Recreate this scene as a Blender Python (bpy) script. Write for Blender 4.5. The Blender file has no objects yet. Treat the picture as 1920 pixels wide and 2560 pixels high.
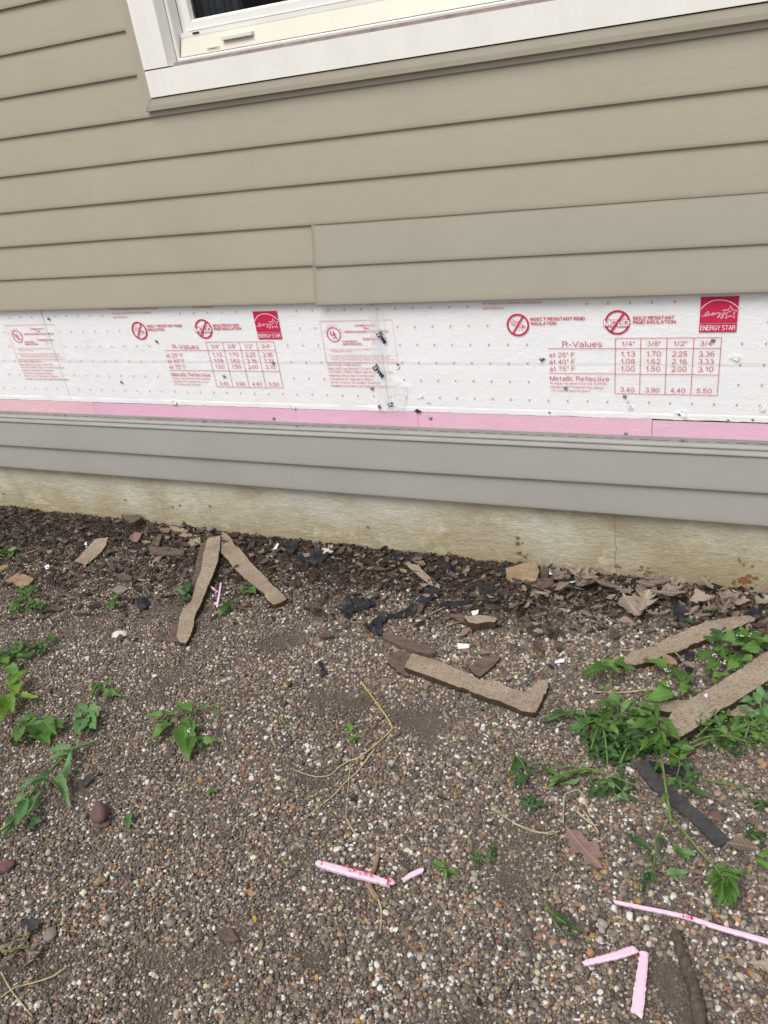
import bpy, bmesh, math, random
import numpy as np
from mathutils import Vector, Matrix, noise

random.seed(7)
rng = np.random.default_rng(11)
R = math.radians
scene = bpy.context.scene
COL = scene.collection

# ------------------------------------------------------------------ camera
cam_data = bpy.data.cameras.new('camera')
cam = bpy.data.objects.new('camera', cam_data)
COL.objects.link(cam)
right = Vector((0.91677915, 0.37694873, -0.13200621))
up = Vector((-0.0787515, 0.49463599, 0.86552495))
fwd = Vector((-0.39155355, 0.78309954, -0.48315724))
cam.matrix_world = Matrix((
    (right.x, up.x, -fwd.x, 0.0),
    (right.y, up.y, -fwd.y, -1.9479),
    (right.z, up.z, -fwd.z, 1.36685),
    (0, 0, 0, 1)))
cam_data.sensor_fit = 'VERTICAL'
cam_data.sensor_height = 24.0
cam_data.lens = 24.0 * 1978.62 / 2560.0
cam_data.clip_start = 0.05
cam_data.clip_end = 500.0
scene.camera = cam

# ------------------------------------------------------------------ sky and sun (overcast)
world = bpy.data.worlds.new('World')
scene.world = world
world.use_nodes = True
wn = world.node_tree
wn.nodes.clear()
w_out = wn.nodes.new('ShaderNodeOutputWorld')
w_bg = wn.nodes.new('ShaderNodeBackground')
w_sky = wn.nodes.new('ShaderNodeTexSky')
w_hsv = wn.nodes.new('ShaderNodeHueSaturation')
w_sky.sky_type = 'NISHITA'
w_sky.sun_disc = False
w_sky.sun_elevation = R(58)
w_sky.sun_rotation = R(195)
w_sky.air_density = 1.0
w_sky.dust_density = 4.0
w_sky.ozone_density = 1.0
w_hsv.inputs['Saturation'].default_value = 0.30
w_bg.inputs['Strength'].default_value = 0.112
wn.links.new(w_sky.outputs[0], w_hsv.inputs['Color'])
wn.links.new(w_hsv.outputs[0], w_bg.inputs['Color'])
wn.links.new(w_bg.outputs[0], w_out.inputs['Surface'])
sun_data = bpy.data.lights.new('sun', 'SUN')
sun_data.energy = 1.45
sun_data.angle = R(32)
sun_data.color = (1.0, 0.96, 0.90)
sun = bpy.data.objects.new('sun', sun_data)
COL.objects.link(sun)
sd = Vector((math.sin(R(195)) * math.cos(R(58)), math.cos(R(195)) * math.cos(R(58)), math.sin(R(58))))
sun.rotation_euler = sd.to_track_quat('Z', 'Y').to_euler()
sun.location = (0, -6, 8)
vs = scene.view_settings
vs.view_transform = 'Standard'
vs.look = 'None'
vs.exposure = 0.45
vs.gamma = 1.0
vs.use_curve_mapping = False

# ------------------------------------------------------------------ material helpers
class NT:
    def __init__(self, name):
        self.m = bpy.data.materials.new(name)
        self.m.use_nodes = True
        self.t = self.m.node_tree
        self.b = self.t.nodes['Principled BSDF']
        self.out = self.t.nodes['Material Output']
    def n(self, typ, **kw):
        nd = self.t.nodes.new('ShaderNode' + typ)
        for k, v in kw.items():
            if k.startswith('i_'):
                nd.inputs[k[2:].replace('_', ' ')].default_value = v
            else:
                setattr(nd, k, v)
        return nd
    def l(self, a, b):
        self.t.links.new(a, b)
    def coord(self, scale=(1, 1, 1), kind='Object'):
        tc = self.n('TexCoord')
        mp = self.n('Mapping')
        mp.inputs['Scale'].default_value = scale
        self.l(tc.outputs[kind], mp.inputs['Vector'])
        return mp.outputs[0]
    def noise(self, vec, scale, detail=4, rough=0.6, dist=0.0):
        nd = self.n('TexNoise')
        nd.inputs['Scale'].default_value = scale
        nd.inputs['Detail'].default_value = detail
        nd.inputs['Roughness'].default_value = rough
        nd.inputs['Distortion'].default_value = dist
        self.l(vec, nd.inputs['Vector'])
        return nd.outputs['Fac']
    def ramp(self, fac, stops, interp='LINEAR'):
        nd = self.n('ValToRGB')
        nd.color_ramp.interpolation = interp
        el = nd.color_ramp.elements
        while len(el) < len(stops):
            el.new(0.5)
        for e, (p, c) in zip(el, stops):
            e.position = p
            e.color = (c[0], c[1], c[2], 1.0) if not isinstance(c, float) else (c, c, c, 1)
        self.l(fac, nd.inputs[0])
        return nd.outputs[0]
    def mix(self, fac, a, b, mode='MIX'):
        nd = self.n('Mix', data_type='RGBA', blend_type=mode)
        for sock, v in ((nd.inputs[0], fac), (nd.inputs[6], a), (nd.inputs[7], b)):
            if hasattr(v, 'links'):
                self.l(v, sock)
            elif isinstance(v, (int, float)):
                sock.default_value = v
            else:
                sock.default_value = (v[0], v[1], v[2], 1.0)
        return nd.outputs[2]
    def math(self, op, a, b=None, clamp=False):
        nd = self.n('Math', operation=op, use_clamp=clamp)
        for i, v in enumerate((a, b)):
            if v is None:
                continue
            if hasattr(v, 'links'):
                self.l(v, nd.inputs[i])
            else:
                nd.inputs[i].default_value = v
        return nd.outputs[0]
    def color(self, c):
        if hasattr(c, 'links'):
            self.l(c, self.b.inputs['Base Color'])
        else:
            self.b.inputs['Base Color'].default_value = (c[0], c[1], c[2], 1)
    def bump(self, h, strength=0.3, dist=0.002):
        nd = self.n('Bump')
        nd.inputs['Strength'].default_value = strength
        nd.inputs['Distance'].default_value = dist
        self.l(h, nd.inputs['Height'])
        self.l(nd.outputs[0], self.b.inputs['Normal'])
    def rough(self, v, spec=0.5):
        self.b.inputs['Roughness'].default_value = v
        self.b.inputs['Specular IOR Level'].default_value = spec
    def objrand(self):
        return self.n('ObjectInfo').outputs['Random']

def m_siding(name, a, b):
    t = NT(name)
    v = t.coord((2.2, 30, 60))
    g = t.noise(v, 5.0, 5, 0.65, 0.6)
    v2 = t.coord((1, 1, 1))
    mot = t.noise(v2, 3.0, 5, 0.6)
    sm = t.noise(v2, 11.0, 6, 0.7, 1.0)
    base = t.ramp(mot, [(0.3, a), (0.7, b)])
    dirt = t.ramp(sm, [(0.60, 0.0), (0.80, 1.0)])
    c = t.mix(t.math('MULTIPLY', dirt, 0.24), base, (0.24, 0.215, 0.175))
    c = t.mix(t.ramp(g, [(0.35, 0.12), (0.62, 0.0)]), c, (0.25, 0.23, 0.19))
    t.color(c)
    t.rough(0.5, 0.35)
    t.bump(g, 0.30, 0.0012)
    return t.m

def m_trim():
    t = NT('tan_trim_vinyl')
    mot = t.noise(t.coord(), 8.0, 4)
    t.color(t.ramp(mot, [(0.3, (0.385, 0.353, 0.278)), (0.7, (0.415, 0.382, 0.304))]))
    t.rough(0.45, 0.4)
    return t.m

def m_hem():
    t = NT('nail_hem_vinyl')
    mot = t.noise(t.coord((1, 6, 8)), 6.0, 5)
    t.color(t.ramp(mot, [(0.3, (0.30, 0.295, 0.28)), (0.7, (0.37, 0.363, 0.345))]))
    t.rough(0.38, 0.5)
    return t.m

def m_white(name, a, b, rough=0.45, dirt=0.25):
    t = NT(name)
    v = t.coord()
    n1 = t.noise(t.coord((1, 1, 0.35)), 14.0, 6, 0.7)
    c = t.ramp(n1, [(0.3, a), (0.7, b)])
    d = t.ramp(t.noise(v, 60.0, 5, 0.75), [(0.62, 0.0), (0.8, 1.0)])
    c = t.mix(t.math('MULTIPLY', d, dirt), c, (0.42, 0.40, 0.33))
    t.color(c)
    t.rough(rough, 0.4)
    t.bump(n1, 0.05, 0.001)
    return t.m

def m_foam(name, a, b, pit=(0.62, 0.60, 0.55), speck=0.5):
    t = NT(name)
    v = t.coord()
    big = t.noise(v, 2.3, 5, 0.6)
    c = t.ramp(big, [(0.3, a), (0.7, b)])
    # grimy smudges and scuffs
    sm = t.ramp(t.noise(t.coord((1, 1, 1.6)), 7.0, 7, 0.72, 0.8), [(0.58, 0.0), (0.76, 1.0)])
    c = t.mix(t.math('MULTIPLY', sm, 0.30 * speck), c, pit)
    fine = t.noise(v, 190.0, 3, 0.7)
    c = t.mix(t.ramp(fine, [(0.25, 0.25 * speck), (0.42, 0.0)]), c, pit)
    t.color(c)
    t.rough(0.38, 0.5)
    cells = t.n('TexVoronoi')
    cells.inputs['Scale'].default_value = 230.0
    t.l(v, cells.inputs['Vector'])
    w = t.noise(t.coord((1, 1, 1.5)), 26.0, 5, 0.65, 0.5)
    dent = t.ramp(t.noise(t.coord((1, 1, 1.3)), 7.0, 3, 0.5, 0.3), [(0.52, 0.0), (0.75, 1.0)])
    h = t.math('ADD', t.math('MULTIPLY', cells.outputs['Distance'], 0.25), t.math('ADD', w, t.math('MULTIPLY', dent, 0.7)))
    t.bump(h, 0.42, 0.0035)
    streak = t.ramp(t.noise(t.coord((9, 1, 0.9)), 4.0, 6, 0.7), [(0.62, 0.0), (0.78, 1.0)])
    c = t.mix(t.math('MULTIPLY', streak, 0.28 * speck), c, (0.60, 0.54, 0.42))
    t.color(c)
    return t.m

def m_flat(name, c, rough=0.6, spec=0.3, var=0.12, scale=40.0, bump=0.0):
    t = NT(name)
    n1 = t.noise(t.coord(), scale, 5, 0.65)
    a = tuple(x * (1 - var) for x in c)
    b = tuple(min(1, x * (1 + var)) for x in c)
    t.color(t.ramp(n1, [(0.3, a), (0.7, b)]))
    t.rough(rough, spec)
    if bump:
        t.bump(n1, bump, 0.002)
    return t.m

def m_concrete():
    t = NT('foundation_concrete')
    v = t.coord()
    big = t.noise(v, 2.2, 6, 0.62, 0.4)
    base = t.ramp(big, [(0.38, (0.39, 0.345, 0.235)), (0.50, (0.52, 0.485, 0.375)), (0.62, (0.60, 0.58, 0.51))])
    # olive-tan soil staining creeping up from the ground, uneven edge
    sep = t.n('SeparateXYZ')
    t.l(v, sep.inputs[0])
    z = sep.outputs['Z']
    edge = t.math('ADD', z, t.math('MULTIPLY', t.noise(t.coord((1, 1, 0.4)), 5.0, 6, 0.65), 0.30))
    st = t.ramp(edge, [(0.17, 1.0), (0.30, 0.0)])
    base = t.mix(t.math('MULTIPLY', st, 0.80), base, (0.375, 0.310, 0.175))
    # pale lime streaks
    pale = t.ramp(t.noise(t.coord((1.3, 1, 1.7)), 7.0, 8, 0.72, 0.4), [(0.54, 0.0), (0.64, 1.0)])
    base = t.mix(t.math('MULTIPLY', pale, 0.62), base, (0.66, 0.61, 0.47))
    # rust blooms and dark specks
    rust = t.ramp(t.noise(v, 9.0, 7, 0.72), [(0.715, 0.0), (0.76, 1.0)])
    base = t.mix(t.math('MULTIPLY', rust, 0.55), base, (0.27, 0.115, 0.045))
    spk = t.ramp(t.noise(v, 85.0, 3, 0.6), [(0.72, 0.0), (0.76, 1.0)])
    base = t.mix(t.math('MULTIPLY', spk, 0.6), base, (0.11, 0.09, 0.06))
    grain = t.noise(t.coord((1, 1, 2.4)), 130.0, 4, 0.7)
    base = t.mix(t.ramp(grain, [(0.3, 0.30), (0.6, 0.0)]), base, (0.22, 0.185, 0.12))
    t.color(base)
    t.rough(0.9, 0.2)
    h = t.math('ADD', t.math('MULTIPLY', grain, 0.5), t.noise(t.coord((1, 1, 1.8)), 28.0, 6, 0.6))
    t.bump(h, 0.85, 0.006)
    return t.m

def m_soil():
    t = NT('soil_with_gravel')
    v = t.coord()
    big = t.noise(v, 5.0, 6, 0.65)
    soil = t.ramp(big, [(0.3, (0.100, 0.080, 0.064)), (0.7, (0.175, 0.145, 0.118))])
    fine = t.noise(v, 320.0, 4, 0.75)
    soil = t.mix(t.ramp(fine, [(0.35, 0.65), (0.6, 0.0)]), soil, (0.055, 0.043, 0.034))
    soil = t.mix(t.ramp(t.noise(v, 520.0, 2, 0.6), [(0.62, 0.0), (0.68, 0.6)]), soil, (0.33, 0.29, 0.24))
    # small stones carry on in the material beyond the built gravel
    vo = t.n('TexVoronoi')
    vo.inputs['Scale'].default_value = 120.0
    t.l(v, vo.inputs['Vector'])
    sc = t.n('SeparateColor')
    t.l(vo.outputs['Color'], sc.inputs[0])
    st = t.ramp(sc.outputs[0], [(0.0, (0.05, 0.05, 0.055)), (0.2, (0.13, 0.105, 0.085)), (0.45, (0.17, 0.135, 0.11)),
                                (0.65, (0.24, 0.19, 0.15)), (0.8, (0.32, 0.21, 0.12)), (0.9, (0.48, 0.44, 0.38)), (1.0, (0.68, 0.66, 0.62))])
    far = t.n('VectorMath', operation='DISTANCE')
    t.l(v, far.inputs[0])
    far.inputs[1].default_value = (-1.1, -0.7, 0)
    mk = t.ramp(t.math('DIVIDE', far.outputs['Value'], 10.0), [(0.20, 0.0), (0.26, 1.0)])
    gap = t.ramp(vo.outputs['Distance'], [(0.45, 1.0), (0.6, 0.0)])
    c = t.mix(t.math('MULTIPLY', mk, gap), soil, st)
    t.color(c)
    t.rough(0.95, 0.15)
    t.bump(fine, 0.8, 0.004)
    return t.m

def m_inst(name, rough, bumpscale, spec=0.3, bump=0.3):
    t = NT(name)
    at = t.n('Attribute', attribute_type='INSTANCER', attribute_name='col')
    n1 = t.noise(t.coord(), bumpscale, 4, 0.65)
    c = t.mix(t.ramp(n1, [(0.3, 0.45), (0.65, 0.0)]), at.outputs['Color'], (0.09, 0.07, 0.055))
    t.color(c)
    t.rough(rough, spec)
    t.bump(n1, bump, 0.15)
    return t.m

def m_fibre_top():
    t = NT('fibreboard_face')
    v = t.coord()
    n1 = t.noise(v, 16.0, 6, 0.7)
    c = t.ramp(n1, [(0.3, (0.30, 0.242, 0.182)), (0.55, (0.39, 0.325, 0.252)), (0.75, (0.455, 0.390, 0.312))])
    f = t.noise(v, 210.0, 4, 0.75)
    c = t.mix(t.ramp(f, [(0.36, 0.85), (0.55, 0.0)]), c, (0.16, 0.12, 0.085))
    sp = t.ramp(t.noise(v, 120.0, 2, 0.5), [(0.70, 0.0), (0.74, 1.0)])
    c = t.mix(t.math('MULTIPLY', sp, 0.75), c, (0.05, 0.035, 0.025))
    st = t.ramp(t.noise(v, 7.0, 6, 0.7), [(0.48, 0.0), (0.66, 1.0)])
    c = t.mix(t.math('MULTIPLY', st, 0.62), c, (0.185, 0.135, 0.095))
    t.color(c)
    t.rough(0.92, 0.15)
    t.bump(t.math('ADD', f, t.noise(v, 45.0, 5, 0.7)), 0.8, 0.004)
    return t.m

def m_fibre_edge():
    t = NT('fibreboard_torn_edge')
    v = t.coord((1, 1, 9))
    n1 = t.noise(v, 55.0, 6, 0.75)
    t.color(t.ramp(n1, [(0.3, (0.030, 0.021, 0.015)), (0.55, (0.085, 0.058, 0.040)), (0.78, (0.17, 0.12, 0.08))]))
    t.rough(0.95, 0.1)
    t.bump(n1, 0.9, 0.004)
    return t.m

def m_wood(name, a, b, stretch=(3, 40, 40)):
    t = NT(name)
    n1 = t.noise(t.coord(stretch), 3.0, 6, 0.7, 0.8)
    n2 = t.noise(t.coord(), 70.0, 4, 0.7)
    c = t.ramp(n1, [(0.3, a), (0.7, b)])
    c = t.mix(t.ramp(n2, [(0.3, 0.5), (0.55, 0.0)]), c, tuple(x * 0.35 for x in a))
    t.color(c)
    t.rough(0.9, 0.2)
    t.bump(t.math('ADD', n1, n2), 0.7, 0.003)
    return t.m

def m_tar():
    t = NT('tar_paper')
    v = t.coord()
    n1 = t.noise(v, 50.0, 6, 0.7)
    c = t.ramp(n1, [(0.3, (0.010, 0.011, 0.014)), (0.65, (0.032, 0.034, 0.040))])
    d = t.ramp(t.noise(v, 22.0, 6, 0.7), [(0.55, 0.0), (0.75, 1.0)])
    c = t.mix(t.math('MULTIPLY', d, 0.5), c, (0.13, 0.12, 0.11))
    t.color(c)
    t.rough(0.78, 0.2)
    t.bump(n1, 0.4, 0.003)
    return t.m

def m_leaf(name, dark, mid, light, var=0.35, transl=0.25):
    t = NT(name)
    uv = t.n('UVMap', uv_map='UVMap')
    sep = t.n('SeparateXYZ')
    t.l(uv.outputs[0], sep.inputs[0])
    s = t.math('ABSOLUTE', t.math('SUBTRACT', sep.outputs['X'], 0.5))
    rib = t.ramp(s, [(0.0, 1.0), (0.035, 0.0)])
    w = t.math('FRACT', t.math('MULTIPLY', t.math('SUBTRACT', sep.outputs['Y'], t.math('MULTIPLY', s, 0.55)), 7.0))
    side = t.ramp(t.math('ABSOLUTE', t.math('SUBTRACT', w, 0.5)), [(0.0, 0.7), (0.09, 0.0)])
    vein = t.math('MAXIMUM', rib, side)
    rnd = t.objrand()
    c = t.ramp(rnd, [(0.0, dark), (0.5, mid), (1.0, light)])
    n1 = t.noise(t.coord(kind='Object'), 60.0, 4, 0.7)
    c = t.mix(t.ramp(n1, [(0.35, var), (0.65, 0.0)]), c, tuple(x * 0.55 for x in dark))
    c = t.mix(t.math('MULTIPLY', vein, 0.38), c, tuple(min(1, x * 1.7 + 0.03) for x in light))
    geo = t.n('NewGeometry')
    c = t.mix(t.math('MULTIPLY', geo.outputs['Backfacing'], 0.45), c, tuple(x * 1.2 + 0.07 for x in mid))
    t.color(c)
    t.rough(0.45, 0.45)
    t.bump(t.math('SUBTRACT', n1, t.math('MULTIPLY', vein, 0.5)), 0.25, 0.002)
    tr = t.n('BsdfTranslucent')
    t.l(c, tr.inputs['Color'])
    mx = t.n('MixShader')
    mx.inputs[0].default_value = transl
    t.l(t.b.outputs[0], mx.inputs[1])
    t.l(tr.outputs[0], mx.inputs[2])
    t.l(mx.outputs[0], t.out.inputs['Surface'])
    return t.m

def m_film(name, c, alpha, rough=0.25):
    t = NT(name)
    t.color(c)
    t.rough(rough, 0.5)
    tl = t.n('BsdfTranslucent')
    tl.inputs['Color'].default_value = (0.96, 0.96, 0.96, 1)
    m1 = t.n('MixShader')
    m1.inputs[0].default_value = 0.5
    t.l(t.b.outputs[0], m1.inputs[1])
    t.l(tl.outputs[0], m1.inputs[2])
    tr = t.n('BsdfTransparent')
    mx = t.n('MixShader')
    mx.inputs[0].default_value = alpha
    t.l(tr.outputs[0], mx.inputs[1])
    t.l(m1.outputs[0], mx.inputs[2])
    t.l(mx.outputs[0], t.out.inputs['Surface'])
    return t.m

def m_glass():
    t = NT('window_glass')
    gl = t.n('BsdfGlossy')
    gl.inputs['Roughness'].default_value = 0.02
    gl.inputs['Color'].default_value = (1, 1, 1, 1)
    tr = t.n('BsdfTransparent')
    tr.inputs['Color'].default_value = (0.62, 0.66, 0.66, 1)
    fr = t.n('Fresnel')
    fr.inputs['IOR'].default_value = 1.25
    mx = t.n('MixShader')
    t.l(fr.outputs[0], mx.inputs[0])
    t.l(tr.outputs[0], mx.inputs[1])
    t.l(gl.outputs[0], mx.inputs[2])
    t.l(mx.outputs[0], t.out.inputs['Surface'])
    return t.m

M = dict(
    siding=m_siding('siding_vinyl', (0.384, 0.352, 0.270), (0.414, 0.381, 0.296)), siding3=m_siding('lower_grey_cast_siding_vinyl', (0.340, 0.328, 0.304), (0.370, 0.357, 0.331)), siding2=m_siding('newer_grey_siding_vinyl', (0.376, 0.348, 0.282), (0.406, 0.377, 0.308)), trim=m_trim(), hem=m_hem(),  # siding3: grey cast of the light on the lower boards, painted into their colour
    alum=m_white('white_aluminium_casing', (0.79, 0.78, 0.73), (0.85, 0.845, 0.80), 0.4, 0.38),
    vinyl=m_white('white_window_vinyl', (0.78, 0.775, 0.74), (0.83, 0.825, 0.80), 0.35, 0.10),
    cream=m_white('cream_sill_vinyl', (0.62, 0.60, 0.50), (0.66, 0.64, 0.54), 0.4, 0.18),
    caulk=m_flat('dirty_caulk', (0.30, 0.25, 0.23), 0.8, 0.2, 0.25),
    gap=m_flat('dark_joint', (0.015, 0.015, 0.018), 0.9, 0.1),
    foam=m_foam('white_foam_board', (0.835, 0.85, 0.86), (0.885, 0.895, 0.90), (0.66, 0.645, 0.60), 0.35),
    ink=m_flat('red_print_ink', (0.58, 0.022, 0.085), 0.5, 0.3, 0.12, 300.0),
    paper=m_flat('white_print_ground', (0.82, 0.76, 0.77), 0.5, 0.3, 0.05),
    navy=m_flat('navy_print_ink', (0.012, 0.022, 0.065), 0.5, 0.3),
    tape=m_film('clear_tape', (0.95, 0.955, 0.96), 0.42, 0.4),
    film=m_film('crumpled_clear_film', (0.90, 0.91, 0.91), 0.30, 0.12),
    concrete=m_concrete(), soil=m_soil(),
    pebble=m_inst('pebble_stone', 0.62, 1.6, 0.35, 0.35),
    chip=m_inst('bark_chip_wood', 0.95, 3.0, 0.12, 0.8),
    fibre=m_fibre_top(), fedge=m_fibre_edge(),
    bark=m_wood('brown_bark', (0.085, 0.060, 0.048), (0.180, 0.132, 0.105)),
    plank=m_wood('weathered_tan_wood', (0.20, 0.135, 0.085), (0.36, 0.26, 0.17)),
    stick=m_wood('grey_brown_stick', (0.060, 0.045, 0.036), (0.150, 0.115, 0.092), (40, 12, 12)),
    straw=m_wood('dry_straw', (0.36, 0.29, 0.17), (0.55, 0.46, 0.30), (20, 20, 20)),
    ystraw=m_wood('yellow_straw', (0.36, 0.29, 0.10), (0.54, 0.44, 0.18), (20, 20, 20)),
    tar=m_tar(),
    hose=m_flat('grey_black_felt', (0.055, 0.054, 0.054), 0.85, 0.15, 0.35, 70.0, 0.5),
    pinkoff=m_foam('pink_offcut_foam', (0.72, 0.48, 0.61), (0.79, 0.57, 0.69), (0.48, 0.35, 0.40), 0.9),
    white=m_flat('white_paper', (0.78, 0.78, 0.80), 0.6, 0.3, 0.08),
    metal=m_flat('galvanised_nail', (0.20, 0.21, 0.21), 0.45, 0.6, 0.3, 200.0),
    hole=m_flat('torn_hole', (0.05, 0.045, 0.035), 0.9, 0.1),
    maroon=m_flat('maroon_stone', (0.125, 0.070, 0.068), 0.8, 0.25, 0.25, 25.0, 0.4),
    stone=m_flat('grey_stone', (0.20, 0.175, 0.16), 0.8, 0.25, 0.25, 25.0, 0.4),
    pale=m_flat('pale_stone', (0.60, 0.55, 0.49), 0.8, 0.25, 0.12, 25.0, 0.4),
    darkroom=m_flat('dark_room', (0.03, 0.03, 0.032), 0.9, 0.1),
    curtain=m_flat('grey_curtain', (0.20, 0.21, 0.23), 0.9, 0.1, 0.2),
    rust=m_flat('rust_stain', (0.255, 0.115, 0.045), 0.95, 0.1, 0.45, 160.0),
    limemark=m_flat('lime_mark', (0.52, 0.475, 0.365), 0.95, 0.1, 0.2, 120.0),
    crack=m_flat('crack_shadow', (0.24, 0.195, 0.125), 0.95, 0.1, 0.3, 120.0),
    oak=m_leaf('dry_oak_leaf', (0.135, 0.098, 0.075), (0.21, 0.16, 0.124), (0.35, 0.285, 0.225), 0.3, 0.05),
    oakred=m_leaf('red_brown_oak_leaf', (0.155, 0.095, 0.080), (0.20, 0.125, 0.105), (0.25, 0.165, 0.14), 0.25, 0.05),
    green=m_leaf('weed_leaf', (0.052, 0.128, 0.020), (0.085, 0.195, 0.030), (0.14, 0.27, 0.050)),
    dkgreen=m_leaf('dark_weed_leaf', (0.026, 0.078, 0.018), (0.042, 0.110, 0.026), (0.072, 0.155, 0.042)),
    lance=m_leaf('pale_green_leaf', (0.075, 0.175, 0.055), (0.11, 0.235, 0.075), (0.16, 0.31, 0.11)),
    ygreen=m_leaf('yellow_green_leaf', (0.085, 0.19, 0.018), (0.13, 0.25, 0.026), (0.20, 0.32, 0.04)),
    yellow=m_leaf('yellow_leaf', (0.50, 0.36, 0.02), (0.60, 0.44, 0.03), (0.70, 0.52, 0.05)),
    stem=m_flat('green_stem', (0.115, 0.185, 0.05), 0.6, 0.3, 0.25),
)
PINK = [m_foam('pink_foam_board', (0.78, 0.48, 0.56), (0.83, 0.55, 0.61), (0.62, 0.42, 0.46), 0.5),
        m_foam('pink_foam_board', (0.77, 0.44, 0.60), (0.82, 0.51, 0.66), (0.58, 0.34, 0.46), 0.6),
        m_foam('pink_foam_board', (0.78, 0.46, 0.60), (0.84, 0.54, 0.66), (0.60, 0.38, 0.46), 0.6),
        m_foam('pink_foam_board', (0.78, 0.46, 0.62), (0.83, 0.53, 0.67), (0.60, 0.36, 0.48), 0.6)]

# ------------------------------------------------------------------ object helpers
def link(name, me, mat=None, parent=None):
    o = bpy.data.objects.new(name, me)
    COL.objects.link(o)
    if mat is not None and me is not None:
        for m in (mat if isinstance(mat, (list, tuple)) else [mat]):
            me.materials.append(m)
    if parent is not None:
        o.parent = parent
        loc = parent.location
        if parent.parent is not None:
            loc = loc + parent.parent.location
        o.location = -loc                       # meshes below are modelled in world metres
    return o

def tag(o, label, cat, group=None, kind=None):
    o['label'] = label
    o['category'] = cat
    if group:
        o['group'] = group
    if kind:
        o['kind'] = kind
    return o

def empty(name, loc, label, cat, group=None):
    o = bpy.data.objects.new(name, None)
    o.empty_display_size = 0.05
    COL.objects.link(o)
    o.location = loc
    return tag(o, label, cat, group)

def mesh(name, verts, faces, smooth=False, mi=None, sharp=None):
    me = bpy.data.meshes.new(name)
    me.from_pydata([tuple(v) for v in verts], [], faces)
    if smooth:
        me.polygons.foreach_set('use_smooth', [True] * len(faces))
    if mi is not None:
        me.polygons.foreach_set('material_index', mi)
    me.update()
    if smooth and sharp:
        me.set_sharp_from_angle(angle=R(sharp))
    return me

def recentre(o):
    """move a top-level mesh object's origin to the base of its mesh"""
    me = o.data
    n = len(me.vertices)
    a = np.empty(n * 3)
    me.vertices.foreach_get('co', a)
    a = a.reshape(-1, 3)
    c = np.array([(a[:, 0].min() + a[:, 0].max()) / 2, (a[:, 1].min() + a[:, 1].max()) / 2, a[:, 2].min()])
    me.vertices.foreach_set('co', (a - c).ravel())
    me.update()
    o.location = tuple(c)
    return o

class Geo:
    def __init__(self):
        self.v, self.f, self.mi = [], [], []
    def box(self, x0, x1, y0, y1, z0, z1, m=0):
        b = len(self.v)
        self.v += [(x0, y0, z0), (x1, y0, z0), (x1, y1, z0), (x0, y1, z0), (x0, y0, z1), (x1, y0, z1), (x1, y1, z1), (x0, y1, z1)]
        fs = [(0, 3, 2, 1), (4, 5, 6, 7), (0, 1, 5, 4), (1, 2, 6, 5), (2, 3, 7, 6), (3, 0, 4, 7)]
        self.f += [tuple(b + i for i in q) for q in fs]
        self.mi += [m] * 6
    def add(self, vs, fs, m=0):
        b = len(self.v)
        self.v += [tuple(q) for q in vs]
        self.f += [tuple(b + i for i in q) for q in fs]
        self.mi += [m] * len(fs)
    def me(self, name, smooth=False, sharp=None):
        return mesh(name, self.v, self.f, smooth, self.mi, sharp)

def hg(x, y):
    """ground height"""
    left = min(1.0, max(0.0, (-0.7 - x) / 1.6))
    near = math.exp(min(0.0, y) / 0.22)
    return (0.022 * left * near + 0.006 * near * math.exp(-((x + 0.55) / 0.35) ** 2)
            + 0.004 * math.sin(6.3 * x + 1.3) * math.sin(5.1 * y + 0.5)
            + 0.0022 * math.sin(21 * x + 2 * y) * math.sin(17 * y + 1.0))
hgv = np.vectorize(hg)

# ------------------------------------------------------------------ ground sheet
def axis(lo, hi, f0, f1, step):
    out = [lo, lo * 0.5, -8.0, -5.5]
    out = [q for q in out if q < f0 - 0.4]
    out += list(np.arange(f0, f1, step))
    out += [q for q in (f1 + 0.3, f1 + 2, f1 + 8, hi * 0.4, hi) if q > f1]
    return out
gx = axis(-60, 60, -4.6, 2.0, 0.03)
gy = axis(-60, 60, -3.2, 0.3, 0.03)
vs_ = []
for yy in gy:
    for xx in gx:
        z = hg(xx, yy) + 0.0035 * noise.noise(Vector((xx * 9, yy * 9, 0.3))) if (-5 < xx < 2.2 and -3.5 < yy < 0.4) else 0.0
        vs_.append((xx, yy, z))
nx = len(gx)
fs_ = [(j * nx + i, j * nx + i + 1, (j + 1) * nx + i + 1, (j + 1) * nx + i) for j in range(len(gy) - 1) for i in range(nx - 1)]
g = link('ground', mesh('ground', vs_, fs_, True), M['soil'])
tag(g, 'dark soil bed under the pea gravel in front of the house wall', 'ground', kind='structure')

# ------------------------------------------------------------------ the house wall
XL, XR = -4.6, 1.6
house = empty('house', (-1.0, 0.02, 0.0), 'house side in tan lap siding, white foam strip exposed above its concrete foundation', 'house')

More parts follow.
